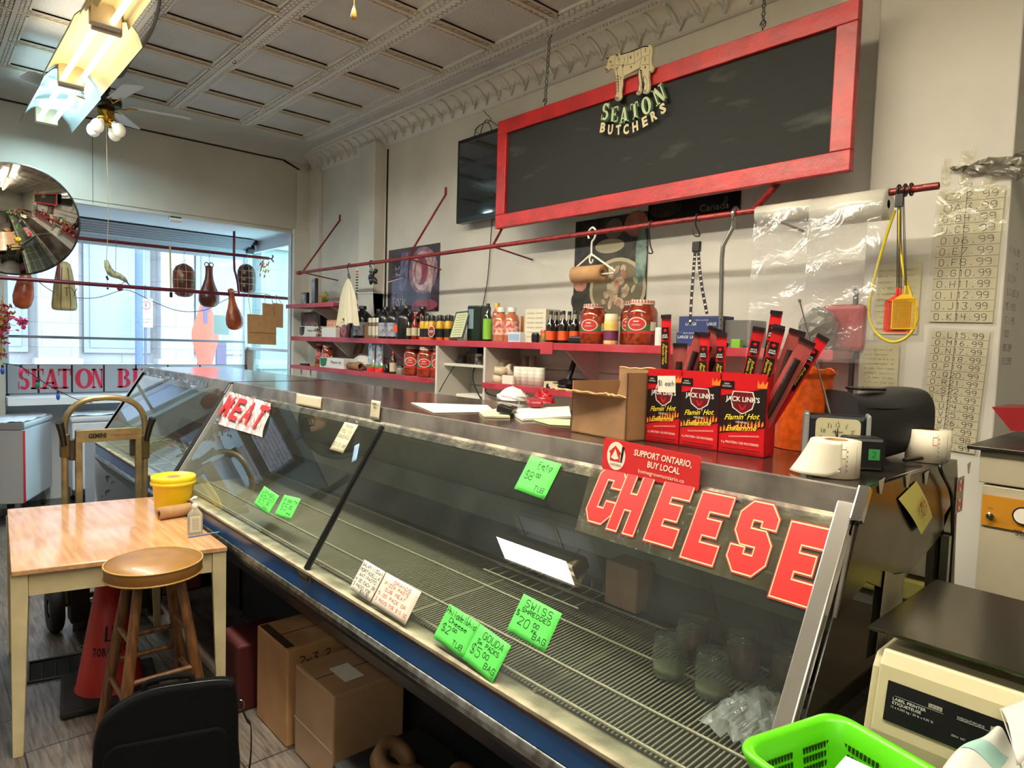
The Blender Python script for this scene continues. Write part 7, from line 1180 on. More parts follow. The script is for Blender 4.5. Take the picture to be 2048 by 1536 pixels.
t = thing('card_reader', 'small black device with a green sticker beside the label roll', 'device', V((1.66, .585, CT))); M = Matrix.Translation((1.64, .592, CT)) @ Matrix.Rotation(-.9, 4, 'Z'); build(MB(M).box(-.035, .05, -.03, .03, 0, .075), 'body', blackp, t, bevel=.008); c = MB(M); c.box(.012, .036, -.0315, -.0305, .025, .05); c.hand('2', frame((.024, -.0316, .038), (1, 0, 0), (0, 0, 1)), .012, .001, k=1); build(c, 'sticker', [mat('sticker_green', (50, 140, 70), .6), ink], t); build(MB(M).cyl((-.02, -.030, .055), (-.02, -.036, .055), .009, n=14), 'knob', blackm, t)
t2 = thing('radio_antenna', 'thin silver telescopic aerial rising behind the orange tub', 'antenna', q0); build(c, 'x', blackp, t2) if 0 else None
c = MB(); q0 = V((1.74, P(1690, 835, X=1.74).y, CT)); q1 = P(1600, 605, X=1.66); c.tube([q0, (q0+q1)/2], .0028, 8); c.tube([(q0+q1)/2, q1], .002, 8); c.cyl(q1, q1+(q1-q0).normalized()*.008, .004, n=8); build(c, 'aerial', chrome, t2); build(MB().box(q0.x-.03, q0.x+.03, q0.y-.02, q0.y+.02, CT, CT+.03), 'radio_body', blackp, t2, bevel=.004)
# cable, yellow note, flag sticker and tape scraps on the end wall
EYp = YA-.0135
c = MB(); c.tube(spline([(1.82, .55, CT+.008), (1.90, .52, CT+.010), (1.95, .49, CT+.004)]+[tuple(P(x, y, Y=EYp-.012)) for x, y in ((1880, 935), (1902, 985), (1905, 1040), (1904, 1120), (1898, 1180), (1897, 1230), (1895, 1270))], 6), .0045, 8); one(c, 'trailing_cord', blackp, 'black cord draping from the case top down its end wall', 'cord')
C = [P(x, y, Y=EYp-.001) for x, y in ((1833, 962), (1865, 1034), (1835, 1068), (1797, 998))]; t = thing('sticky_note', 'yellow note with red and blue pen stuck on the end wall of the case', 'note', sum(C, V())/4); c = MB(); c.grid(lambda u, v: (C[3]*(1-u)+C[2]*u)*(1-v)+(C[0]*(1-u)+C[1]*u)*v+V((0, -.004*math.sin(u*PI)-.008*(1-v)*u, 0)), 8, 8); build(c, 'sheet', mat('note_yellow', (196, 188, 96), .7), t)
Uu = (C[1]-C[0]).normalized(); M = frame(sum(C, V())/4+V((0, -.010, 0)), Uu, V((0, -1, 0)).cross(Uu)); c = MB(M); c.hand('WED', Matrix.Translation((.004, .008, .001)), .024, .003, w=.06, k=0); c.hand('CALL 4-', Matrix.Translation((0, -.012, 0)), .010, .001, w=.05, k=1); build(c, 'writing', [mat('pen_red', (170, 40, 40), .6), mat('pen_olive', (110, 104, 40), .6)], t)
C = [P(x, y, Y=EYp-.001) for x, y in ((1912, 955), (1933, 965), (1926, 1022), (1905, 1014))]; o = sum(C, V())/4; t = thing('flag_sticker', 'small clear sticker with two red maple-leaf flags on the end wall', 'sticker', o); M = frame(o, (1, 0, 0), (0, 0, 1)); w_ = .062; h_ = .095; build(MB(M).box(-w_/2, w_/2, -h_/2, h_/2, 0, .001), 'backing', mat('sticker_grey', (150, 142, 130), .4), t)
c = MB(M); 
for zc in (.024, -.026): c.box(-.022, -.010, zc-.014, zc+.014, .001, .0014, k=0); c.box(.010, .022, zc-.014, zc+.014, .001, .0014, k=0); c.box(-.010, .010, zc-.014, zc+.014, .001, .0012, k=1); c.prism([(0, zc+.010), (.006, zc+.002), (.003, zc-.004), (0, zc-.008), (-.003, zc-.004), (-.006, zc+.002)], .0012, .0016, k=0)
build(c, 'flags', [mat('flag_red', (170, 30, 36), .5), paper], t)
for px, py, lb in ((1763, 972, 'leftmost scrap of old tape at the top of the case end wall'), (1816, 961, 'scrap of old tape above the yellow note'), (1853, 955, 'scrap of old tape right of the yellow note'), (1938, 935, 'scrap of old tape in the back corner of the case end wall')):
    o = P(px, py, Y=EYp-.001); c = MB(frame(o, (1, 0, 0), (0, 0, 1))); c.prism([(-.018, .012), (.016, .016), (.002, -.018), (-.008, -.014)], 0, .0006); one(c, 'tape_scrap', mat('tape_scrap', (150, 146, 132), .35), lb, 'tape')
o = P(1780, 1210, Y=EYp+.004); c = MB(frame(V((P(1780, 1210, Y=EYp-.002).x, EYp-.001, o.z)), (1, 0, 0), (0, 0, 1))); c.prism([(-.07, -.10), (.075, -.11), (.085, .06), (.02, .07), (-.04, .09)], 0, .001); c.text('HACCP', Matrix.Translation((.0, -.07, .0014)), .026, w=.12, k=1); one(c, 'food_safety_sheet', [mat('sheet_grey', (120, 114, 98), .4, rgb2=(90, 84, 72), vs=12), ink], 'worn grey sheet lettered HACCP low on the case end wall', 'sheet')
# ================================================================ sealing machine at the right edge
mx0, my1 = 2.38, .515; t = thing('wrapping_machine', 'white and steel wrapping machine with an orange switch panel at the right edge', 'machine', (2.7, .0, .8)); zt = P(1950, 890, X=mx0).z
build(MB().box(mx0, 3.0, -.45, my1, 1.28, zt-.012), 'upper_body', mat('machine_white', (172, 164, 140), .4, var=.08), t, bevel=.004); build(MB().box(mx0-.02, 3.02, -.47, my1+.03, zt-.012, zt), 'top_plate', steeld, t, bevel=.002); build(MB().box(mx0+.004, 3.0, -.45, my1-.01, .95, 1.275), 'lower_body', MATS['machine_white'], t, bevel=.004)
a = P(1966, 988, X=mx0); b = P(1972, 1050, X=mx0); build(MB().box(mx0-.003, mx0+.003, -.3, a.y, b.z, a.z), 'switch_panel', mat('panel_orange', (176, 120, 24), .45), t); o = P(1981, 1032, X=mx0-.004); c = MB(); c.cyl(o, o+V((-.008, 0, 0)), .010, n=14); c.cyl(o+V((-.006, 0, 0)), o+V((-.022, 0, .012)), .0035, n=8); build(c, 'toggle_switch', chrome, t)
o = P(2047, 1032, X=mx0-.004); c = MB(); c.cyl(o, o+V((-.006, 0, 0)), .026, n=24); c.cyl(o+V((-.006, 0, 0)), o+V((-.008, 0, 0)), .022, n=24, k=1); build(c, 'gauge', [blackp, paper], t)
c = MB(WALLF((mx0-.0035, 0, 0))); o = P(2036, 1065, X=mx0); c.text('"SUPER', Matrix.Translation((-o.y+.02, o.z, 0)), .016, w=.06, shear=.2, bold=.01); q = P(1981, 1016, X=mx0); c.text('ON', Matrix.Translation((-q.y, q.z, 0)), .006); q = P(1981, 1048, X=mx0); c.text('OFF', Matrix.Translation((-q.y, q.z, 0)), .006); build(c, 'lettering', mat('ink_brown', (60, 44, 24), .6), t)
build(MB().box(mx0+.01, 3.0, -.45, my1-.012, .86, .93), 'seal_pad', mat('pad_yellow', (190, 180, 90), .5), t, bevel=.01); build(MB().box(mx0-.01, 3.0, -.5, my1-.01, .80, .85), 'base_plate', steel, t)
build(MB().box(2.2, 3.58, -1.2, .48, .75, .80), 'worktop', steel, loc=(2.9, 0, .75), label='steel back worktop carrying the wrapping machine', cat='worktop'); c = MB(); [c.box(x, x+.04, y, y+.04, 0, .75) for x in (2.25, 3.5) for y in (-1.15, .40)]
for x in (2.25, 3.5):
    for y in (-1.15, .40): build(MB().box(x, x+.04, y, y+.04, 0, .75), 'leg', steel, bpy.data.objects['worktop'])
o = P(2000, 820, X=2.6); c = MB(); R = lambda x, y, X=2.6: P(x, y, X=X); zb = zt
c.add([R(1983, 814), R(2100, 818), (R(2100, 862)+V((0, 0, 0))), R(2022, 862)] + [q+V((.25, 0, 0)) for q in (R(1983, 814), R(2100, 818), R(2100, 862), R(2022, 862))], [(0, 3, 2, 1), (4, 5, 6, 7), (0, 1, 5, 4), (3, 7, 6, 2), (0, 4, 7, 3), (1, 2, 6, 5)]); one(c, 'red_scoop', mat('scoop_red', (120, 14, 22), .4), 'red scale pan tray at the right edge above the machine', 'tray')
c = MB(); c.cyl((2.72, R(2060, 862).y, zb), (2.72, R(2060, 862).y, R(2060, 862).z), .02, n=12); one(c, 'tray_post', steeld, 'short steel post holding the red tray', 'post')
random.seed(17); c = MB(); c.grid(lambda u, v: (2.965+random.uniform(-.01, .01), .80-.34*u+random.uniform(-.01, .01), P(1990, 340, X=2.96).z+.06-.12*(1-u)*0-.14*v*u+random.uniform(-.012, .012)-.03*(1-u)), 16, 7, False); one(c, 'torn_plastic', thin('torn_film', (120, 118, 110), 1, .1, haze=.4, hazergb=(150, 146, 130), bump=.4), 'torn smoky plastic film stuck on the pier above the price list', 'plastic')
c = MB(); 
for (x0, x1, y0, y1) in ((1884, 1900, 318, 372), (1922, 1946, 302, 372), (1968, 1992, 318, 370)): a = P(x0, y0, X=PX); b = P(x1, y1, X=PX); c.grid(lambda u, v: (PX-.002-.003*math.sin(u*12+v*9), a.y+(b.y-a.y)*u, a.z+(b.z-a.z)*v), 8, 10)
t = thing('tape_strips', 'shiny clear tape strips holding the price list to the pier', 'tape', (PX, .75, 2.3)); build(c, 'strip', thin('tape_clear', (240, 238, 225), 1, .08, haze=.08, bump=.6, bs=14), t)
# ================================================================ foreground counter: scale, steel shield, green basket
t = thing('service_counter', 'steel counter at the lower right under the scale and the green basket', 'counter', (1.3, -.1, 0)); FZ = .95
build(MB().box(.85, 2.0, -.8, .47, FZ-.04, FZ), 'counter_top', steeld, t, bevel=.004)
for x in (.9, 1.9):
    for y in (-.75, .38): build(MB().box(x, x+.05, y, y+.05, 0, FZ-.04), 'leg', steeld, t)
ivory = mat('scale_ivory', (186, 178, 142), .4); sx_ = 1.15
tl, bl_, br_ = P(1742, 1320, X=sx_), P(1720, 1427, X=sx_-.02), P(2048, 1536, X=sx_-.02)
t = thing('label_scale', 'ivory label-printing scale with a black display panel', 'scale', (1.25, .2, FZ)); zt1, zb1 = P(1770, 1302, X=sx_).z, bl_.z
XMs = Matrix(((1, 0, 0, 0), (0, 0, -1, 0), (0, 1, 0, 0), (0, 0, 0, 1)))
yL = tl.y; c = MB()
prs = [(sx_-.035, FZ+.004), (sx_-.03, zb1-.01), (sx_-.005, zt1-.02), (sx_+.012, zt1), (1.50, zt1), (1.50, FZ+.004)]
n = len(prs); ya_, yb_ = yL-.02, yL; L1 = [(x, yL-.018 if True else yL, z) for x, z in prs]; c.prism(prs, -(yL-.014), .35, M=XMs); c.prism([(x+.012 if x < 1.3 else x, z-.012 if z > FZ+.1 else z) for x, z in prs], -yL, -(yL-.014), M=XMs); build(c, 'housing', ivory, t, bevel=.004)
p0 = P(1778, 1338, X=sx_-.012); p1 = P(1770, 1402, X=sx_-.027); sl = V((sx_-.005-(sx_-.03), 0, zt1-.02-(zb1-.01))).normalized(); FM = frame(V((sx_-.0175-.0012, 0, (zt1+zb1)/2-.015)), (0, -1, 0), sl); ph = .030
yp = P(1774, 1370, X=sx_-.017).y; c = MB(FM); c.prism([(-yp, -ph), (.15, -ph), (.15, ph), (-yp, ph)], 0, .001); build(c, 'display_panel', mat('panel_black', (10, 12, 16), .2), t)
c = MB(FM); u0_ = -yp
c.text('LABEL PRINTER', Matrix.Translation((u0_+.033, .006, .0014)), .0042, w=.046, bold=.02); c.text('ETIQUETEUSE', Matrix.Translation((u0_+.030, .000, .0014)), .0042, w=.040, bold=.02); c.text('15 x 0.005 kg / 30 lb x 0.01 lb', Matrix.Translation((u0_+.038, -.0065, .0014)), .0034, w=.058); c.box(u0_+.012, u0_+.078, .010, .0104, .001, .0014); c.box(u0_+.095, u0_+.15, .010, .0104, .001, .0014)
c.text('WEIGHT/POIDS', Matrix.Translation((u0_+.112, .013, .0014)), .0038, w=.034); c.text('ZERO  NET', Matrix.Translation((u0_+.100, -.014, .0014)), .0028, w=.018); c.text('kg', Matrix.Translation((u0_+.130, -.022, .0014)), .003); build(c, 'lettering', mat('panel_grey', (170, 170, 165), .5), t)
c = MB(FM); c.box(u0_+.058, u0_+.076, .010+.002, .018, .001, .0018, k=0); c.text('LP-1.6', Matrix.Translation((u0_+.067, .0148, .0019)), .0032, w=.014, k=1); c.box(u0_+.136, u0_+.150, .006, .018, .001, .0018, k=0); build(c, 'badge', [mat('badge_grey', (140, 138, 128), .4), blackp], t)
c = MB(); zz = zt1+.022; c.add([P(1765, 1268, Z=zz), P(2048, 1392, Z=zz), P(2090, 1330, Z=zz), P(1900, 1236, Z=zz)], [(0, 1, 2, 3)]); c = MB(); c.box(1.16, 1.52, -.12, yL+.012, zz, zz+.006, k=0); c.cyl((1.33, .15, zt1-.004), (1.33, .15, zz), .03, n=16); build(c, 'weighing_plate', mat('plate_steel', (104, 100, 88), .18, 1), t, bevel=.002)
# bright steel rim behind the scale
c = MB(); a = P(1896, 1238, X=1.50); b = P(2048, 1288, X=1.50); zs = a.z; c.box(1.54, 1.56, -.4, a.y*1.0, FZ, zs); c.cyl((1.55, -.4, zs), (1.55, a.y, zs), .006, n=10, k=1); one(c, 'splash_guard', [mat('guard_dark', (60, 56, 50), .25, 1), chrome], 'upright dark steel guard with a bright rim behind the scale', 'guard')
# green plastic basket of papers
BZ = 1.075; bc_ = [P(1485, 1500, Z=BZ), P(1668, 1424, Z=BZ), P(1905, 1560, Z=BZ)]; gb_ = mat('basket_green', (92, 206, 20), .35); o = bc_[0]; U = (bc_[2]-bc_[1]).normalized(); Wv = (bc_[0]-bc_[1]).normalized(); Wv = V((-U.y, U.x, 0)) if V((-U.y, U.x, 0)).dot(Wv) > 0 else V((U.y, -U.x, 0)); w_, l_ = .215, .30; Oc = bc_[1]
M = Matrix(((U.x, Wv.x, 0, Oc.x), (U.y, Wv.y, 0, Oc.y), (0, 0, 1, FZ+.003), (0, 0, 0, 1))); hb = BZ-FZ; t = thing('green_basket', 'bright lime green plastic basket at the bottom edge', 'basket', (Oc.x, Oc.y, FZ))
def rrect(x0, x1, y0, y1, r, n=5): return [(cx+r*math.cos(a), cy+r*math.sin(a)) for cx, cy, a0 in ((x1-r, y1-r, 0), (x0+r, y1-r, 1), (x0+r, y0+r, 2), (x1-r, y0+r, 3)) for a in [PI/2*(a0+j/n) for j in range(n+1)]]
rings = [(0.02, .0, .03), (.01, hb*.7, .03), (.008, hb*.72, .03), (.0, hb-.018, .035), (-.004, hb-.006, .035), (-.002, hb, .035), (.006, hb, .035), (.010, hb-.006, .035), (.018, hb*.70, .03), (.028, .004, .03)]
vs = []; 
for i_, z, r in rings: vs += [(x, y, z) for x, y in rrect(i_, l_-i_, i_, w_-i_, r)]
k_ = 24; fs = [(i*k_+j, i*k_+(j+1) % k_, (i+1)*k_+(j+1) % k_, (i+1)*k_+j) for i in range(len(rings)-1) for j in range(k_)]; c = MB(M); c.add(vs, fs, True); c.add(vs[:k_], [list(range(k_))]); build(c, 'basket_body', gb_, t)
for grp, (ax, ln) in enumerate(((0, l_), (1, w_))):
    c = MB(M)
    for g_ in range(3 if ax == 0 else 2):
        for i in range(9):
            for j in range(4):
                s0 = .035+g_*(.085 if ax == 0 else .08)+i*.0065; z = hb*.35+j*.014
                if ax == 0: c.box(s0, s0+.0035, .0170+(.7*hb-z)*.13, .0190+(.7*hb-z)*.13, z, z+.009)
                else: c.box(.0170+(.7*hb-z)*.13, .0190+(.7*hb-z)*.13, s0, s0+.0035, z, z+.009)
    tag(build(c, 'slots', mat('slot_dark', (24, 60, 8), .6), t), kind='stuff')
M2 = M @ Matrix.Translation((.16, .10, .085)) @ Matrix.Rotation(-.25, 4, 'Z') @ Matrix.Rotation(-.10, 4, 'X'); t = thing('price_sheet', 'white printed price sheets lying in the green basket', 'paper', M2.translation); build(MB(M2).box(-.085, .12, -.075, .085, 0, .004), 'sheet', mat('sheet_white', (0, 0, 0)) if 0 else mat('bright_paper', (218, 220, 216), .7), t)
c = MB(M2)
for i in range(12): c.box(-.065, -.065+(.035, .055, .05, .06)[i % 4]*1.1, .072-i*.010, .0735-i*.010, .004, .0045); c.box(.045, .06, .072-i*.010, .0735-i*.010, .004, .0045) if i > 2 else None
c.box(-.065, .0, .077, .080, .004, .0045); build(c, 'print', MATS['grey_ink'], t)
# crumpled white wrapping at the extreme lower right
q0, q1, q2, q3 = P(1870, 1560, Z=1.10), P(1992, 1438, Z=1.14), P(2120, 1450, Z=1.13), P(2100, 1640, Z=1.09); t = thing('wrapping_paper', 'creased white wrapping paper with a pale teal patch at the lower right corner', 'paper', (q0.x, q0.y, 1.09))
wf_ = lambda u, v: (q0*(1-u)+q1*u)*(1-v)+(q3*(1-u)+q2*u)*v+V((0, 0, .012*math.sin(u*5+v*3)+.006*math.sin(v*11)))
c = MB(); c.grid(wf_, 18, 18); build(c, 'sheet', mat('wrap_white', (206, 206, 198), .5), t, solid=.0012)
c = MB(); c.grid(lambda u, v: wf_(.35+.3*u, .02+.4*v)+V((0, 0, .0015)), 8, 8); build(c, 'printed_patch', mat('patch_teal', (150, 190, 182), .5), t)
q0, q1, q2, q3 = P(2000, 1418, Z=1.165), P(2060, 1395, Z=1.175), P(2090, 1470, Z=1.17), P(2035, 1520, Z=1.15); c = MB(); c.grid(lambda u, v: (q0*(1-u)+q1*u)*(1-v)+(q3*(1-u)+q2*u)*v+V((0, 0, .01*math.sin(v*4))), 8, 8); c.grid(lambda u, v: (q0*(1-u)+q3*u)*(1-v)+(q0*(1-u)+q3*u+V((.01, -.01, -.03)))*v, 6, 4); build(c, 'upper_fold', MATS['wrap_white'], t, solid=.0012)
# ================================================================ table with things on it
tz = .74; t = thing('wooden_table', 'small table with a varnished pine top and cream painted legs', 'table', (.7, 3.6, 0)); TC = [P(22, 1143, Z=tz), P(455, 1093, Z=tz), V((1.03, 4.05, tz)), V((.36, 4.17, tz))]
th = .022; top = MB(); top.add([q for q in TC]+[q-V((0, 0, th)) for q in TC], [(0, 1, 2, 3), (7, 6, 5, 4)]+[(i, i+4, (i+1) % 4+4, (i+1) % 4) for i in range(4)]); build(top, 'table_top', wood, t, bevel=.004); cen = sum(TC, V())/4
ins = [q+(cen-q).normalized()*.045 for q in TC]; INB = [V((q.x, q.y, 0)) for q in ins]
for q in INB:
    d = (V((cen.x, cen.y, 0))-q).normalized(); r_ = Matrix.Translation(q) @ Matrix.Rotation(math.atan2((TC[1]-TC[0]).y, (TC[1]-TC[0]).x), 4, 'Z'); lw = .026; lb_ = .018
    sx = 1 if d.dot(r_.to_3x3() @ V((1, 0, 0))) > 0 else -1; sy = 1 if d.dot(r_.to_3x3() @ V((0, 1, 0))) > 0 else -1
    c = MB(r_); f = lambda a, z: [(-lw*sx, -lw*sy, z), (-lw*sx+a*sx, -lw*sy, z), (-lw*sx+a*sx, -lw*sy+a*sy, z), (-lw*sx, -lw*sy+a*sy, z)]
    c.add(f(.034, 0)+f(.055, .62)+f(.055, tz-th), [(3, 2, 1, 0), (8, 9, 10, 11)]+[(i+b, (i+1) % 4+b, (i+1) % 4+4+b, i+4+b) for b in (0, 4) for i in range(4)]); build(c, 'leg', cream, t, bevel=.003)
for i in range(4):
    a, b = ins[i], ins[(i+1) % 4]; u = (b-a).normalized(); nn = V((-u.y, u.x, 0)); c = MB(); a2, b2 = a+u*.03-nn*.012, b-u*.03-nn*.012
    c.add([a2+V((0, 0, -th)), b2+V((0, 0, -th)), b2+V((0, 0, -th-.09)), a2+V((0, 0, -th-.09)), a2+nn*.018+V((0, 0, -th)), b2+nn*.018+V((0, 0, -th)), b2+nn*.018+V((0, 0, -th-.09)), a2+nn*.018+V((0, 0, -th-.09))], [(0, 1, 2, 3), (7, 6, 5, 4), (0, 4, 5, 1), (3, 2, 6, 7), (0, 3, 7, 4), (1, 5, 6, 2)]); build(c, 'apron', cream, t)
ob = P(347, 1022, Z=tz); rb_ = .100; t = thing('yellow_bucket', 'yellow plastic bucket with a lid on the table', 'bucket', ob); M = Matrix.Translation(ob); yb_m = mat('bucket_yellow', (236, 196, 10), .35); Hb = P(347, 950, Y=ob.y).z-tz
build(MB(M).lathe([(0, 0), (rb_*.84, 0), (rb_*.86, .01), (rb_*.97, Hb*.78), (rb_, Hb*.80)], 40), 'bucket_body', yb_m, t); build(MB(M).lathe([(rb_*1.0, Hb*.76), (rb_*1.07, Hb*.77), (rb_*1.07, Hb*.84), (rb_*1.02, Hb*.86), (rb_*1.05, Hb*.88), (rb_*1.05, Hb*.97), (rb_*1.0, Hb), (rb_*.95, Hb*.96), (0, Hb*.96)], 40), 'lid', mat('lid_yellow', (240, 210, 30), .35), t); build(MB(M).lathe([(0, Hb*.965), (.032, Hb*.965)], 20), 'lid_sticker', mat('sticker_copper', (176, 110, 60), .5), t)
a = P(318, 1040, Z=tz); b = P(400, 1026, Z=tz); d = (b-a).normalized(); rr_ = .031; t = thing('brown_paper_roll', 'brown paper roll lying on the table against the bucket', 'paper roll', a+V((0, 0, 0))); a = a+V((0, 0, rr_)); M = frame(a, (0, 0, 1), d.cross(V((0, 0, 1)))) 
M = Matrix.Translation(a) @ d.to_track_quat('Z', 'Y').to_matrix().to_4x4(); build(MB(M).lathe([(.014, 0), (rr_, 0), (rr_, .24), (.014, .24), (.014, 0)], 30), 'roll', kraft, t); build(MB(M).lathe([(.013, -.0005), (.016, -.0005), (.016, .02), (.012, .02), (.012, -.0005)], 20), 'core', card, t)
o = P(390, 1068, Z=tz); Hs = P(390, 992, Y=o.y).z-tz; t = thing('hand_sanitizer', 'clear pump bottle of hand sanitizer on the table corner', 'pump bottle', o); M = Matrix.Translation(o) @ Matrix.Rotation(-.2, 4, 'Z'); sw = .032; c = MB(M)
c.grid(lambda u, v: ((sw*(1-max(0, v-.72)*2.6))*math.copysign(abs(math.cos(2*PI*u))**.5, math.cos(2*PI*u)), (.019*(1-max(0, v-.72)*2))*math.copysign(abs(math.sin(2*PI*u))**.6, math.sin(2*PI*u)), Hs*.72*v), 28, 16); build(c, 'bottle_body', mat('gel_clear', (214, 212, 190), .08, trans=.55, coat=.3), t)
c = MB(M); c.box(-sw*.7, sw*.7, -.0205, -.0196, Hs*.08, Hs*.5, k=0); [c.box(-sw*.45, sw*.45, -.0209, -.0205, Hs*(.42-.04*i), Hs*(.43-.04*i), k=1) for i in range(8)]; build(c, 'label', [mat('gel_label', (206, 204, 186), .4), MATS['grey_ink']], t)
c = MB(M); c.lathe([(.013, Hs*.70), (.014, Hs*.72), (.014, Hs*.80), (.006, Hs*.82), (.004, Hs*.92), (.010, Hs*.93), (.010, Hs*.98), (0, Hs)], 18); c.tube([(0, 0, Hs*.955), (-.012, -.012, Hs*.955), (-.018, -.018, Hs*.93)], .004, 8); build(c, 'pump', MATS['cap_white'], t)
a = P(376, 1074, Z=tz+.004); b = P(440, 1064, Z=tz+.004); one(MB().cyl(a, b, .004, n=8), 'stir_stick', mat('stick_grey', (110, 130, 150), .4), 'thin grey-blue stick lying at the table edge, poking over', 'stick')
# ================================================================ stool
C0 = V((.695, 2.795, 0)); SZ = .788; t = thing('round_stool', 'wooden stool with a round worn mustard vinyl seat', 'stool', C0); Rs = .170; vin = mat('vinyl_mustard', (156, 112, 54), .36, rgb2=(128, 90, 42), vs=5, bump=.12, bs=9, coat=.1); vs_ = mat('vinyl_side', (140, 96, 44), .45)
M = Matrix.Translation(C0); seat = build(MB(M).lathe([(0, SZ), (Rs*.5, SZ-.001), (Rs*.85, SZ-.006), (Rs*.985, SZ-.018)], 44), 'seat', vin, t); build(MB(M).lathe([(Rs*.985, SZ-.016), (Rs, SZ-.022), (Rs, SZ-.062), (Rs*.97, SZ-.068), (0, SZ-.068)], 44), 'seat_side', vs_, seat)
for z in (SZ-.018, SZ-.064): build(MB().tube([(C0.x+(Rs+.001)*math.cos(i*PI/24), C0.y+(Rs+.001)*math.sin(i*PI/24), z) for i in range(48)], .0035, 6, True), 'piping', mat('piping', (178, 140, 70), .4), seat)
LT_ = []; 
for k_ in range(4):
    a = math.radians(135+90*k_); d = V((math.cos(a), math.sin(a), 0)); p = C0+d*.10+V((0, 0, SZ-.068)); q = C0+d*.235; LT_.append((p, q)); build(MB().tube([p, (p+q)/2, q+V((0, 0, .002))], [.017, .021, .018], 14), 'leg', woodd, t)
for k_ in range(4):
    for hh_ in (.30+.06*(k_ % 2), .50-.05*(k_ % 2)):
        if hh_ > .4 and k_ in (1,): continue
        f = lambda i, z: LT_[i % 4][1]+(LT_[i % 4][0]-LT_[i % 4][1])*(z/(SZ-.068)); build(MB().tube([f(k_, hh_), f(k_+1, hh_+.0)], .011, 10), 'rung', woodd, t)
# ================================================================ laptop bag
t = thing('laptop_bag', 'black soft laptop bag leaning on the floor in front of the stool', 'bag', (.66, 2.45, 0)); ba = V((.43, 2.50, 0)); bb = V((.86, 2.36, 0)); U = (bb-ba).normalized(); Nn = V((U.y, -U.x, 0)); M = Matrix(((U.x, -Nn.x, 0, ba.x), (U.y, -Nn.y, 0, ba.y), (0, 0, 1, .002), (0, 0, 0, 1))) @ Matrix.Rotation(-.1, 4, 'X'); wb2 = (bb-ba).length; hb2 = .405; fab = mat('bag_fabric', (6, 6, 7), .95, bump=.15, bs=120, spec=.2)
def bagshape(c, x0, x1, z0, z1, y0, y1, r):
    pr_ = rrect(x0, x1, z0, z1, r); c.prism(pr_, -y1, -y0, M=frame((0, 0, 0), (1, 0, 0), (0, 0, 1)))
c = MB(M); sil = [(q.x, q.y) for q in spline([V((x*wb2, y*hb2, 0)) for x, y in ((.02, .03), (.5, 0), (.97, .03), (1.0, .45), (.985, .86), (.93, .97), (.6, 1.0), (.33, .985), (.10, .86), (.02, .70), (.0, .35), (.02, .03))], 5)][:-1]; c.prism(sil, -.075, 0, M=frame((0, 0, 0), (1, 0, 0), (0, 0, 1))); build(c, 'body', fab, t, bevel=.018, bseg=3); c = MB(M); bagshape(c, .03, wb2-.03, .015, hb2*.60, -.012, .005, .05); build(c, 'front_pocket', fab, t, bevel=.012, bseg=3); c = MB(M); c.tube([(x, .02, z) for x, z in sil], .004, 6, True); build(c, 'zip', blackp, t)
c = MB(M); c.tube(spline([(wb2*.33, .03, hb2-.005), (wb2*.35, .03, hb2+.022), (wb2*.5, .03, hb2+.03), (wb2*.65, .03, hb2+.022), (wb2*.67, .03, hb2-.005)], 5), .010, 8); build(c, 'handle', fab, t)
c = MB(M); pts = spline([(wb2+.005, .03, hb2*.78), (wb2+.03, .02, hb2*.60), (wb2+.045, -.02, .22), (wb2+.035, -.05, .08), (wb2-.02, -.08, .02), (wb2-.10, -.09, .006)], 6)
for a, b in zip(pts, pts[1:]): d = (b-a).normalized(); s_ = V((0, 1, .2)).cross(d).normalized()*.0; c.add([a+V((0, -.018, 0)), a+V((0, .018, 0)), b+V((0, .018, 0)), b+V((0, -.018, 0))], [(0, 1, 2, 3)])
build(c, 'shoulder_strap', fab, t, solid=.003); c = MB(M); c.tube([(wb2+.012+.012*math.cos(j*PI/5), .03, hb2*.72+.018*math.sin(j*PI/5)) for j in range(10)], .0025, 5, True); build(c, 'strap_ring', chrome, t)
# ================================================================ traffic cone
cc = V((.665, 3.42, 0)); t = thing('traffic_cone', 'red traffic cone with dark lettering and a black base under the table', 'traffic cone', cc); M = Matrix.Translation(cc) @ Matrix.Rotation(-.15, 4, 'Z'); build(MB(M).box(-.19, .19, -.19, .19, .004, .04), 'base', mat('cone_rubber', (26, 24, 24), .8), t, bevel=.012); build(MB(M).lathe([(.14, .04), (.135, .05), (.025, .68), (.02, .685), (0, .685)], 32), 'cone_body', mat('cone_red', (170, 26, 18), .5), t)
a0 = math.atan2(-cc.y, -cc.x); rz2 = .135-.11*(.22-.05)/.63; R2 = Matrix.Translation(cc) @ Matrix.Rotation(a0, 4, 'Z'); tilt = math.atan2(.11, .63)
c = MB()
for i, ch in enumerate('TORONTO'):
    aa = (i-3)*.20; rr2 = .135-.11*(.23-.05)/.63+.002; Mx = R2 @ Matrix.Rotation(aa, 4, 'Z') @ Matrix.Translation((rr2, 0, .23)) @ Matrix.Rotation(-tilt, 4, 'Y') @ frame((0, 0, 0), (0, 1, 0), (0, 0, 1)); c.text(ch, Mx, .035, w=.017, bold=.02)
Mx = R2 @ Matrix.Translation((.135-.11*(.31-.05)/.63+.003, 0, .31)) @ Matrix.Rotation(-tilt, 4, 'Y') @ frame((0, 0, 0), (0, 1, 0), (0, 0, 1)); c.M = Mx; c.prism([(-.02, -.03), (-.012, -.03), (-.008, .03), (-.016, .03)], 0, .001); c.prism([(.02, -.03), (.012, -.03), (.008, .03), (.016, .03)], 0, .001); c.prism([(-.022, -.036), (.022, -.036), (.022, -.03), (-.022, -.03)], 0, .001)
build(c, 'lettering', blackm, t)
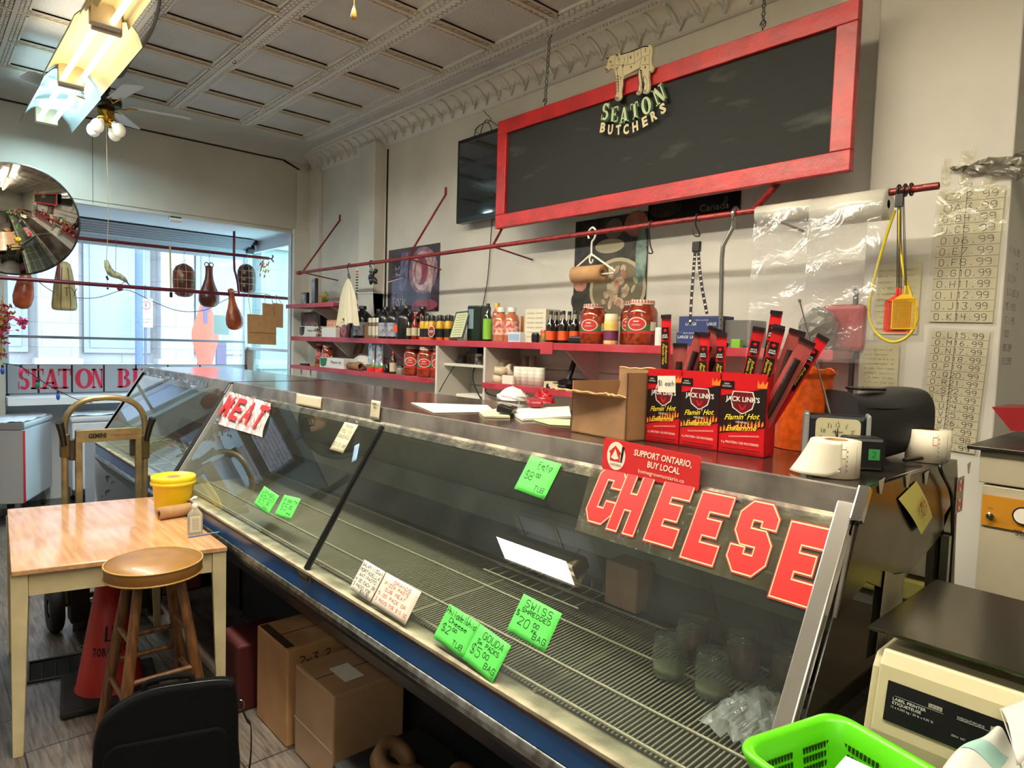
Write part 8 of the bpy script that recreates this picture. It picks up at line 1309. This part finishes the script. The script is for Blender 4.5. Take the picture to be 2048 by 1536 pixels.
# ================================================================ hand truck
HY = 4.25; t = thing('hand_truck', 'bronze-coloured aluminium hand truck standing behind the table', 'hand truck', (P(212, 900, Y=HY).x, HY, 0)); brz = mat('truck_bronze', (150, 136, 100), .38, .6, var=.2, vs=14); H_ = lambda x, y, Y=HY: P(x, y, Y=Y)
xl, xr = H_(129, 880).x, H_(294, 880).x-.012; z_t = H_(212, 795).z; cxm = (xl+xr)/2; rw = (xr-xl)/2; zs_ = z_t-rw*.78
c = MB(); pts = [(xl, HY, .16), (xl, HY, zs_)]+[(cxm-rw*math.copysign(abs(math.cos(a))**.75, math.cos(a)), HY, zs_+rw*.78*math.sin(a)) for a in [PI*i/14 for i in range(1, 14)]]+[(xr, HY, zs_), (xr, HY, .16)]; c.tube(pts, .0165, 14); build(c, 'handle_loop', brz, t)
for x_, px in ((xl, 120), (xr, 303)):
    build(MB().box(x_-.022, x_+.022, HY-.022, HY+.022, H_(px, 915).z, H_(px, 868).z), 'sleeve', mat('truck_sleeve', (92, 80, 50), .4, .7), t, bevel=.006)
a, b = H_(148, 858).x, H_(280, 858).x; zc1, zc0 = H_(212, 856).z, H_(212, 880).z; c = MB()
for x_ in (a, b): s_ = 1 if x_ == a else -1; build(MB().box(min(x_, x_+s_*.032), max(x_, x_+s_*.032), HY-.045, HY-.015, .08, zc1), 'inner_rail', brz, t, bevel=.004)
cb_ = build(MB().box(a, b, HY-.047, HY-.017, zc0, zc1), 'crossbar', brz, t, bevel=.003); c = MB(frame(((a+b)/2, HY-.048, (zc0+zc1)/2), (1, 0, 0), (0, 0, 1))); c.text('GEMINI', Matrix.Translation((-.06, 0, .0003)), .024, w=.085, bold=.04, k=0); c.box(.0, .13, -.002, .001, 0, .001, k=1); c.box(.03, .11, -.006, -.004, 0, .001, k=1); build(c, 'lettering', [blackp, mat('stripe_red', (150, 60, 40), .5)], cb_)
for x_, s_ in ((xl, 1), (xr, -1)):
    build(MB().box(min(x_+s_*.02, x_+s_*.075), max(x_+s_*.02, x_+s_*.075), HY-.02, HY+.02, H_(150, 920).z, H_(150, 878).z), 'latch_block', mat('latch_brown', (40, 30, 22), .5), t, bevel=.004)
    build(MB().tube([(x_-s_*.005, HY-.02, zs_-.10), (x_-s_*.018, HY-.035, zs_-.02), (x_-s_*.03, HY-.05, zs_+.03)], [.014, .017, .02], 12), 'grip', blackp, t)
for z in (.42, .18): build(MB().box(a, b, HY-.04, HY-.02, z, z+.03), 'lower_crossbar', mat('truck_dark', (60, 52, 42), .4, .8), t, bevel=.003)
for x_ in (xl-.045, xr+.045):
    M = frame((x_, HY+.05, .135), (0, 1, 0), (0, 0, 1)); wh = build(MB(M).lathe([(.05, -.03), (.11, -.034), (.13, -.024), (.133, 0), (.13, .024), (.11, .034), (.05, .03)], 36), 'wheel', mat('tyre', (18, 18, 19), .75, bump=.2, bs=60), t); build(MB(M).lathe([(0, -.022), (.02, -.03), (.055, -.02), (.055, .02), (.02, .03), (0, .022)], 24), 'hub', steeld, wh)
build(MB().cyl((xl-.045, HY+.05, .135), (xr+.045, HY+.05, .135), .009, n=10), 'axle', blackp, t); build(MB().box(a-.02, b+.02, HY-.27, HY-.03, .004, .012).box(a-.02, b+.02, HY-.045, HY-.03, .004, .16), 'toe_plate', mat('plate_worn', (130, 126, 120), .3, .9, var=.4, vs=12), t, bevel=.003)
for x_ in (a, b-.06): build(MB().box(x_-.03 if x_ == a else x_, x_+.06 if x_ == a else x_+.09, HY-.055, HY+.06, .06, .30), 'side_plate', mat('truck_dark', (0, 0, 0)), t, bevel=.004)
# ================================================================ floor grates
def grate(label, C, n, m=4):
    o = sum(C, V())/4; t = thing('floor_grate', label, 'floor grate', o); L = lambda u, v: (C[0]*(1-u)+C[1]*u)*(1-v)+(C[3]*(1-u)+C[2]*u)*v
    c = MB(); c.add([q+V((0, 0, .001)) for q in C], [(0, 1, 2, 3)]); build(c, 'pit', mat('pit_black', (6, 6, 8), .9), t); c = MB(); c.tube([q+V((0, 0, .004)) for q in C], .010, 6, True); [c.tube([L(i/n, 0)+V((0, 0, .003)), L(i/n, 1)+V((0, 0, .003))], .002, 4) for i in range(1, n)]
    if n > 8: [c.tube([L(0, j/4)+V((0, 0, .003)), L(1, j/4)+V((0, 0, .003))], .003, 4) for j in range(1, 4)]
    build(c, 'frame_bars', mat('grate_iron', (70, 68, 66), .5, .6), t)
grate('black floor vent grate beside the traffic cone', [P(55, 1368, Z=0), P(195, 1342, Z=0), P(185, 1303, Z=0), P(58, 1328, Z=0)], 5)
grate('small patterned floor grate at the left edge behind the table', [P(-40, 1058, Z=0), P(27, 1052, Z=0), P(26, 1032, Z=0), P(-40, 1036, Z=0)], 14)
# patterned box beyond the far case end
t = thing('printed_cabinet', 'white printed cabinet end standing beyond the far case', 'cabinet', (1.2, 6.1, 0)); a = P(187, 890, Y=6.05).x; build(MB().box(a, a+.5, 6.0, 6.4, 0, .80), 'body', mat('panel_white', (190, 196, 206), .4), t); random.seed(33); c = MB(frame((a, 5.999, 0), (1, 0, 0), (0, 0, 1)))
for i in range(16): x = random.uniform(.01, .12); z = random.uniform(.1, .75); c.box(x, x+random.uniform(.01, .03), z, z+.004, 0, .001); c.box(x, x+.004, z-random.uniform(.01, .04), z, 0, .001)
build(c, 'print', mat('print_black', (0, 0, 0)), t)
# ================================================================ the unseen left side of the shop (it shows in the glass and the mirror)
t = thing('wall_shelving', 'dark shelving with goods along the unseen left wall of the shop', 'shelving', (-2.2, 1.5, 0)); c = MB()
for z in (.3, .8, 1.3, 1.8): build(MB().box(-2.4, -2.0, -.5, 3.4, z, z+.03), 'shelf_board', woodd, t)
for y in (-.5, .8, 2.1, 3.4): build(MB().box(-2.4, -2.0, y-.02, y+.02, 0, 2.1), 'upright', woodd, t)
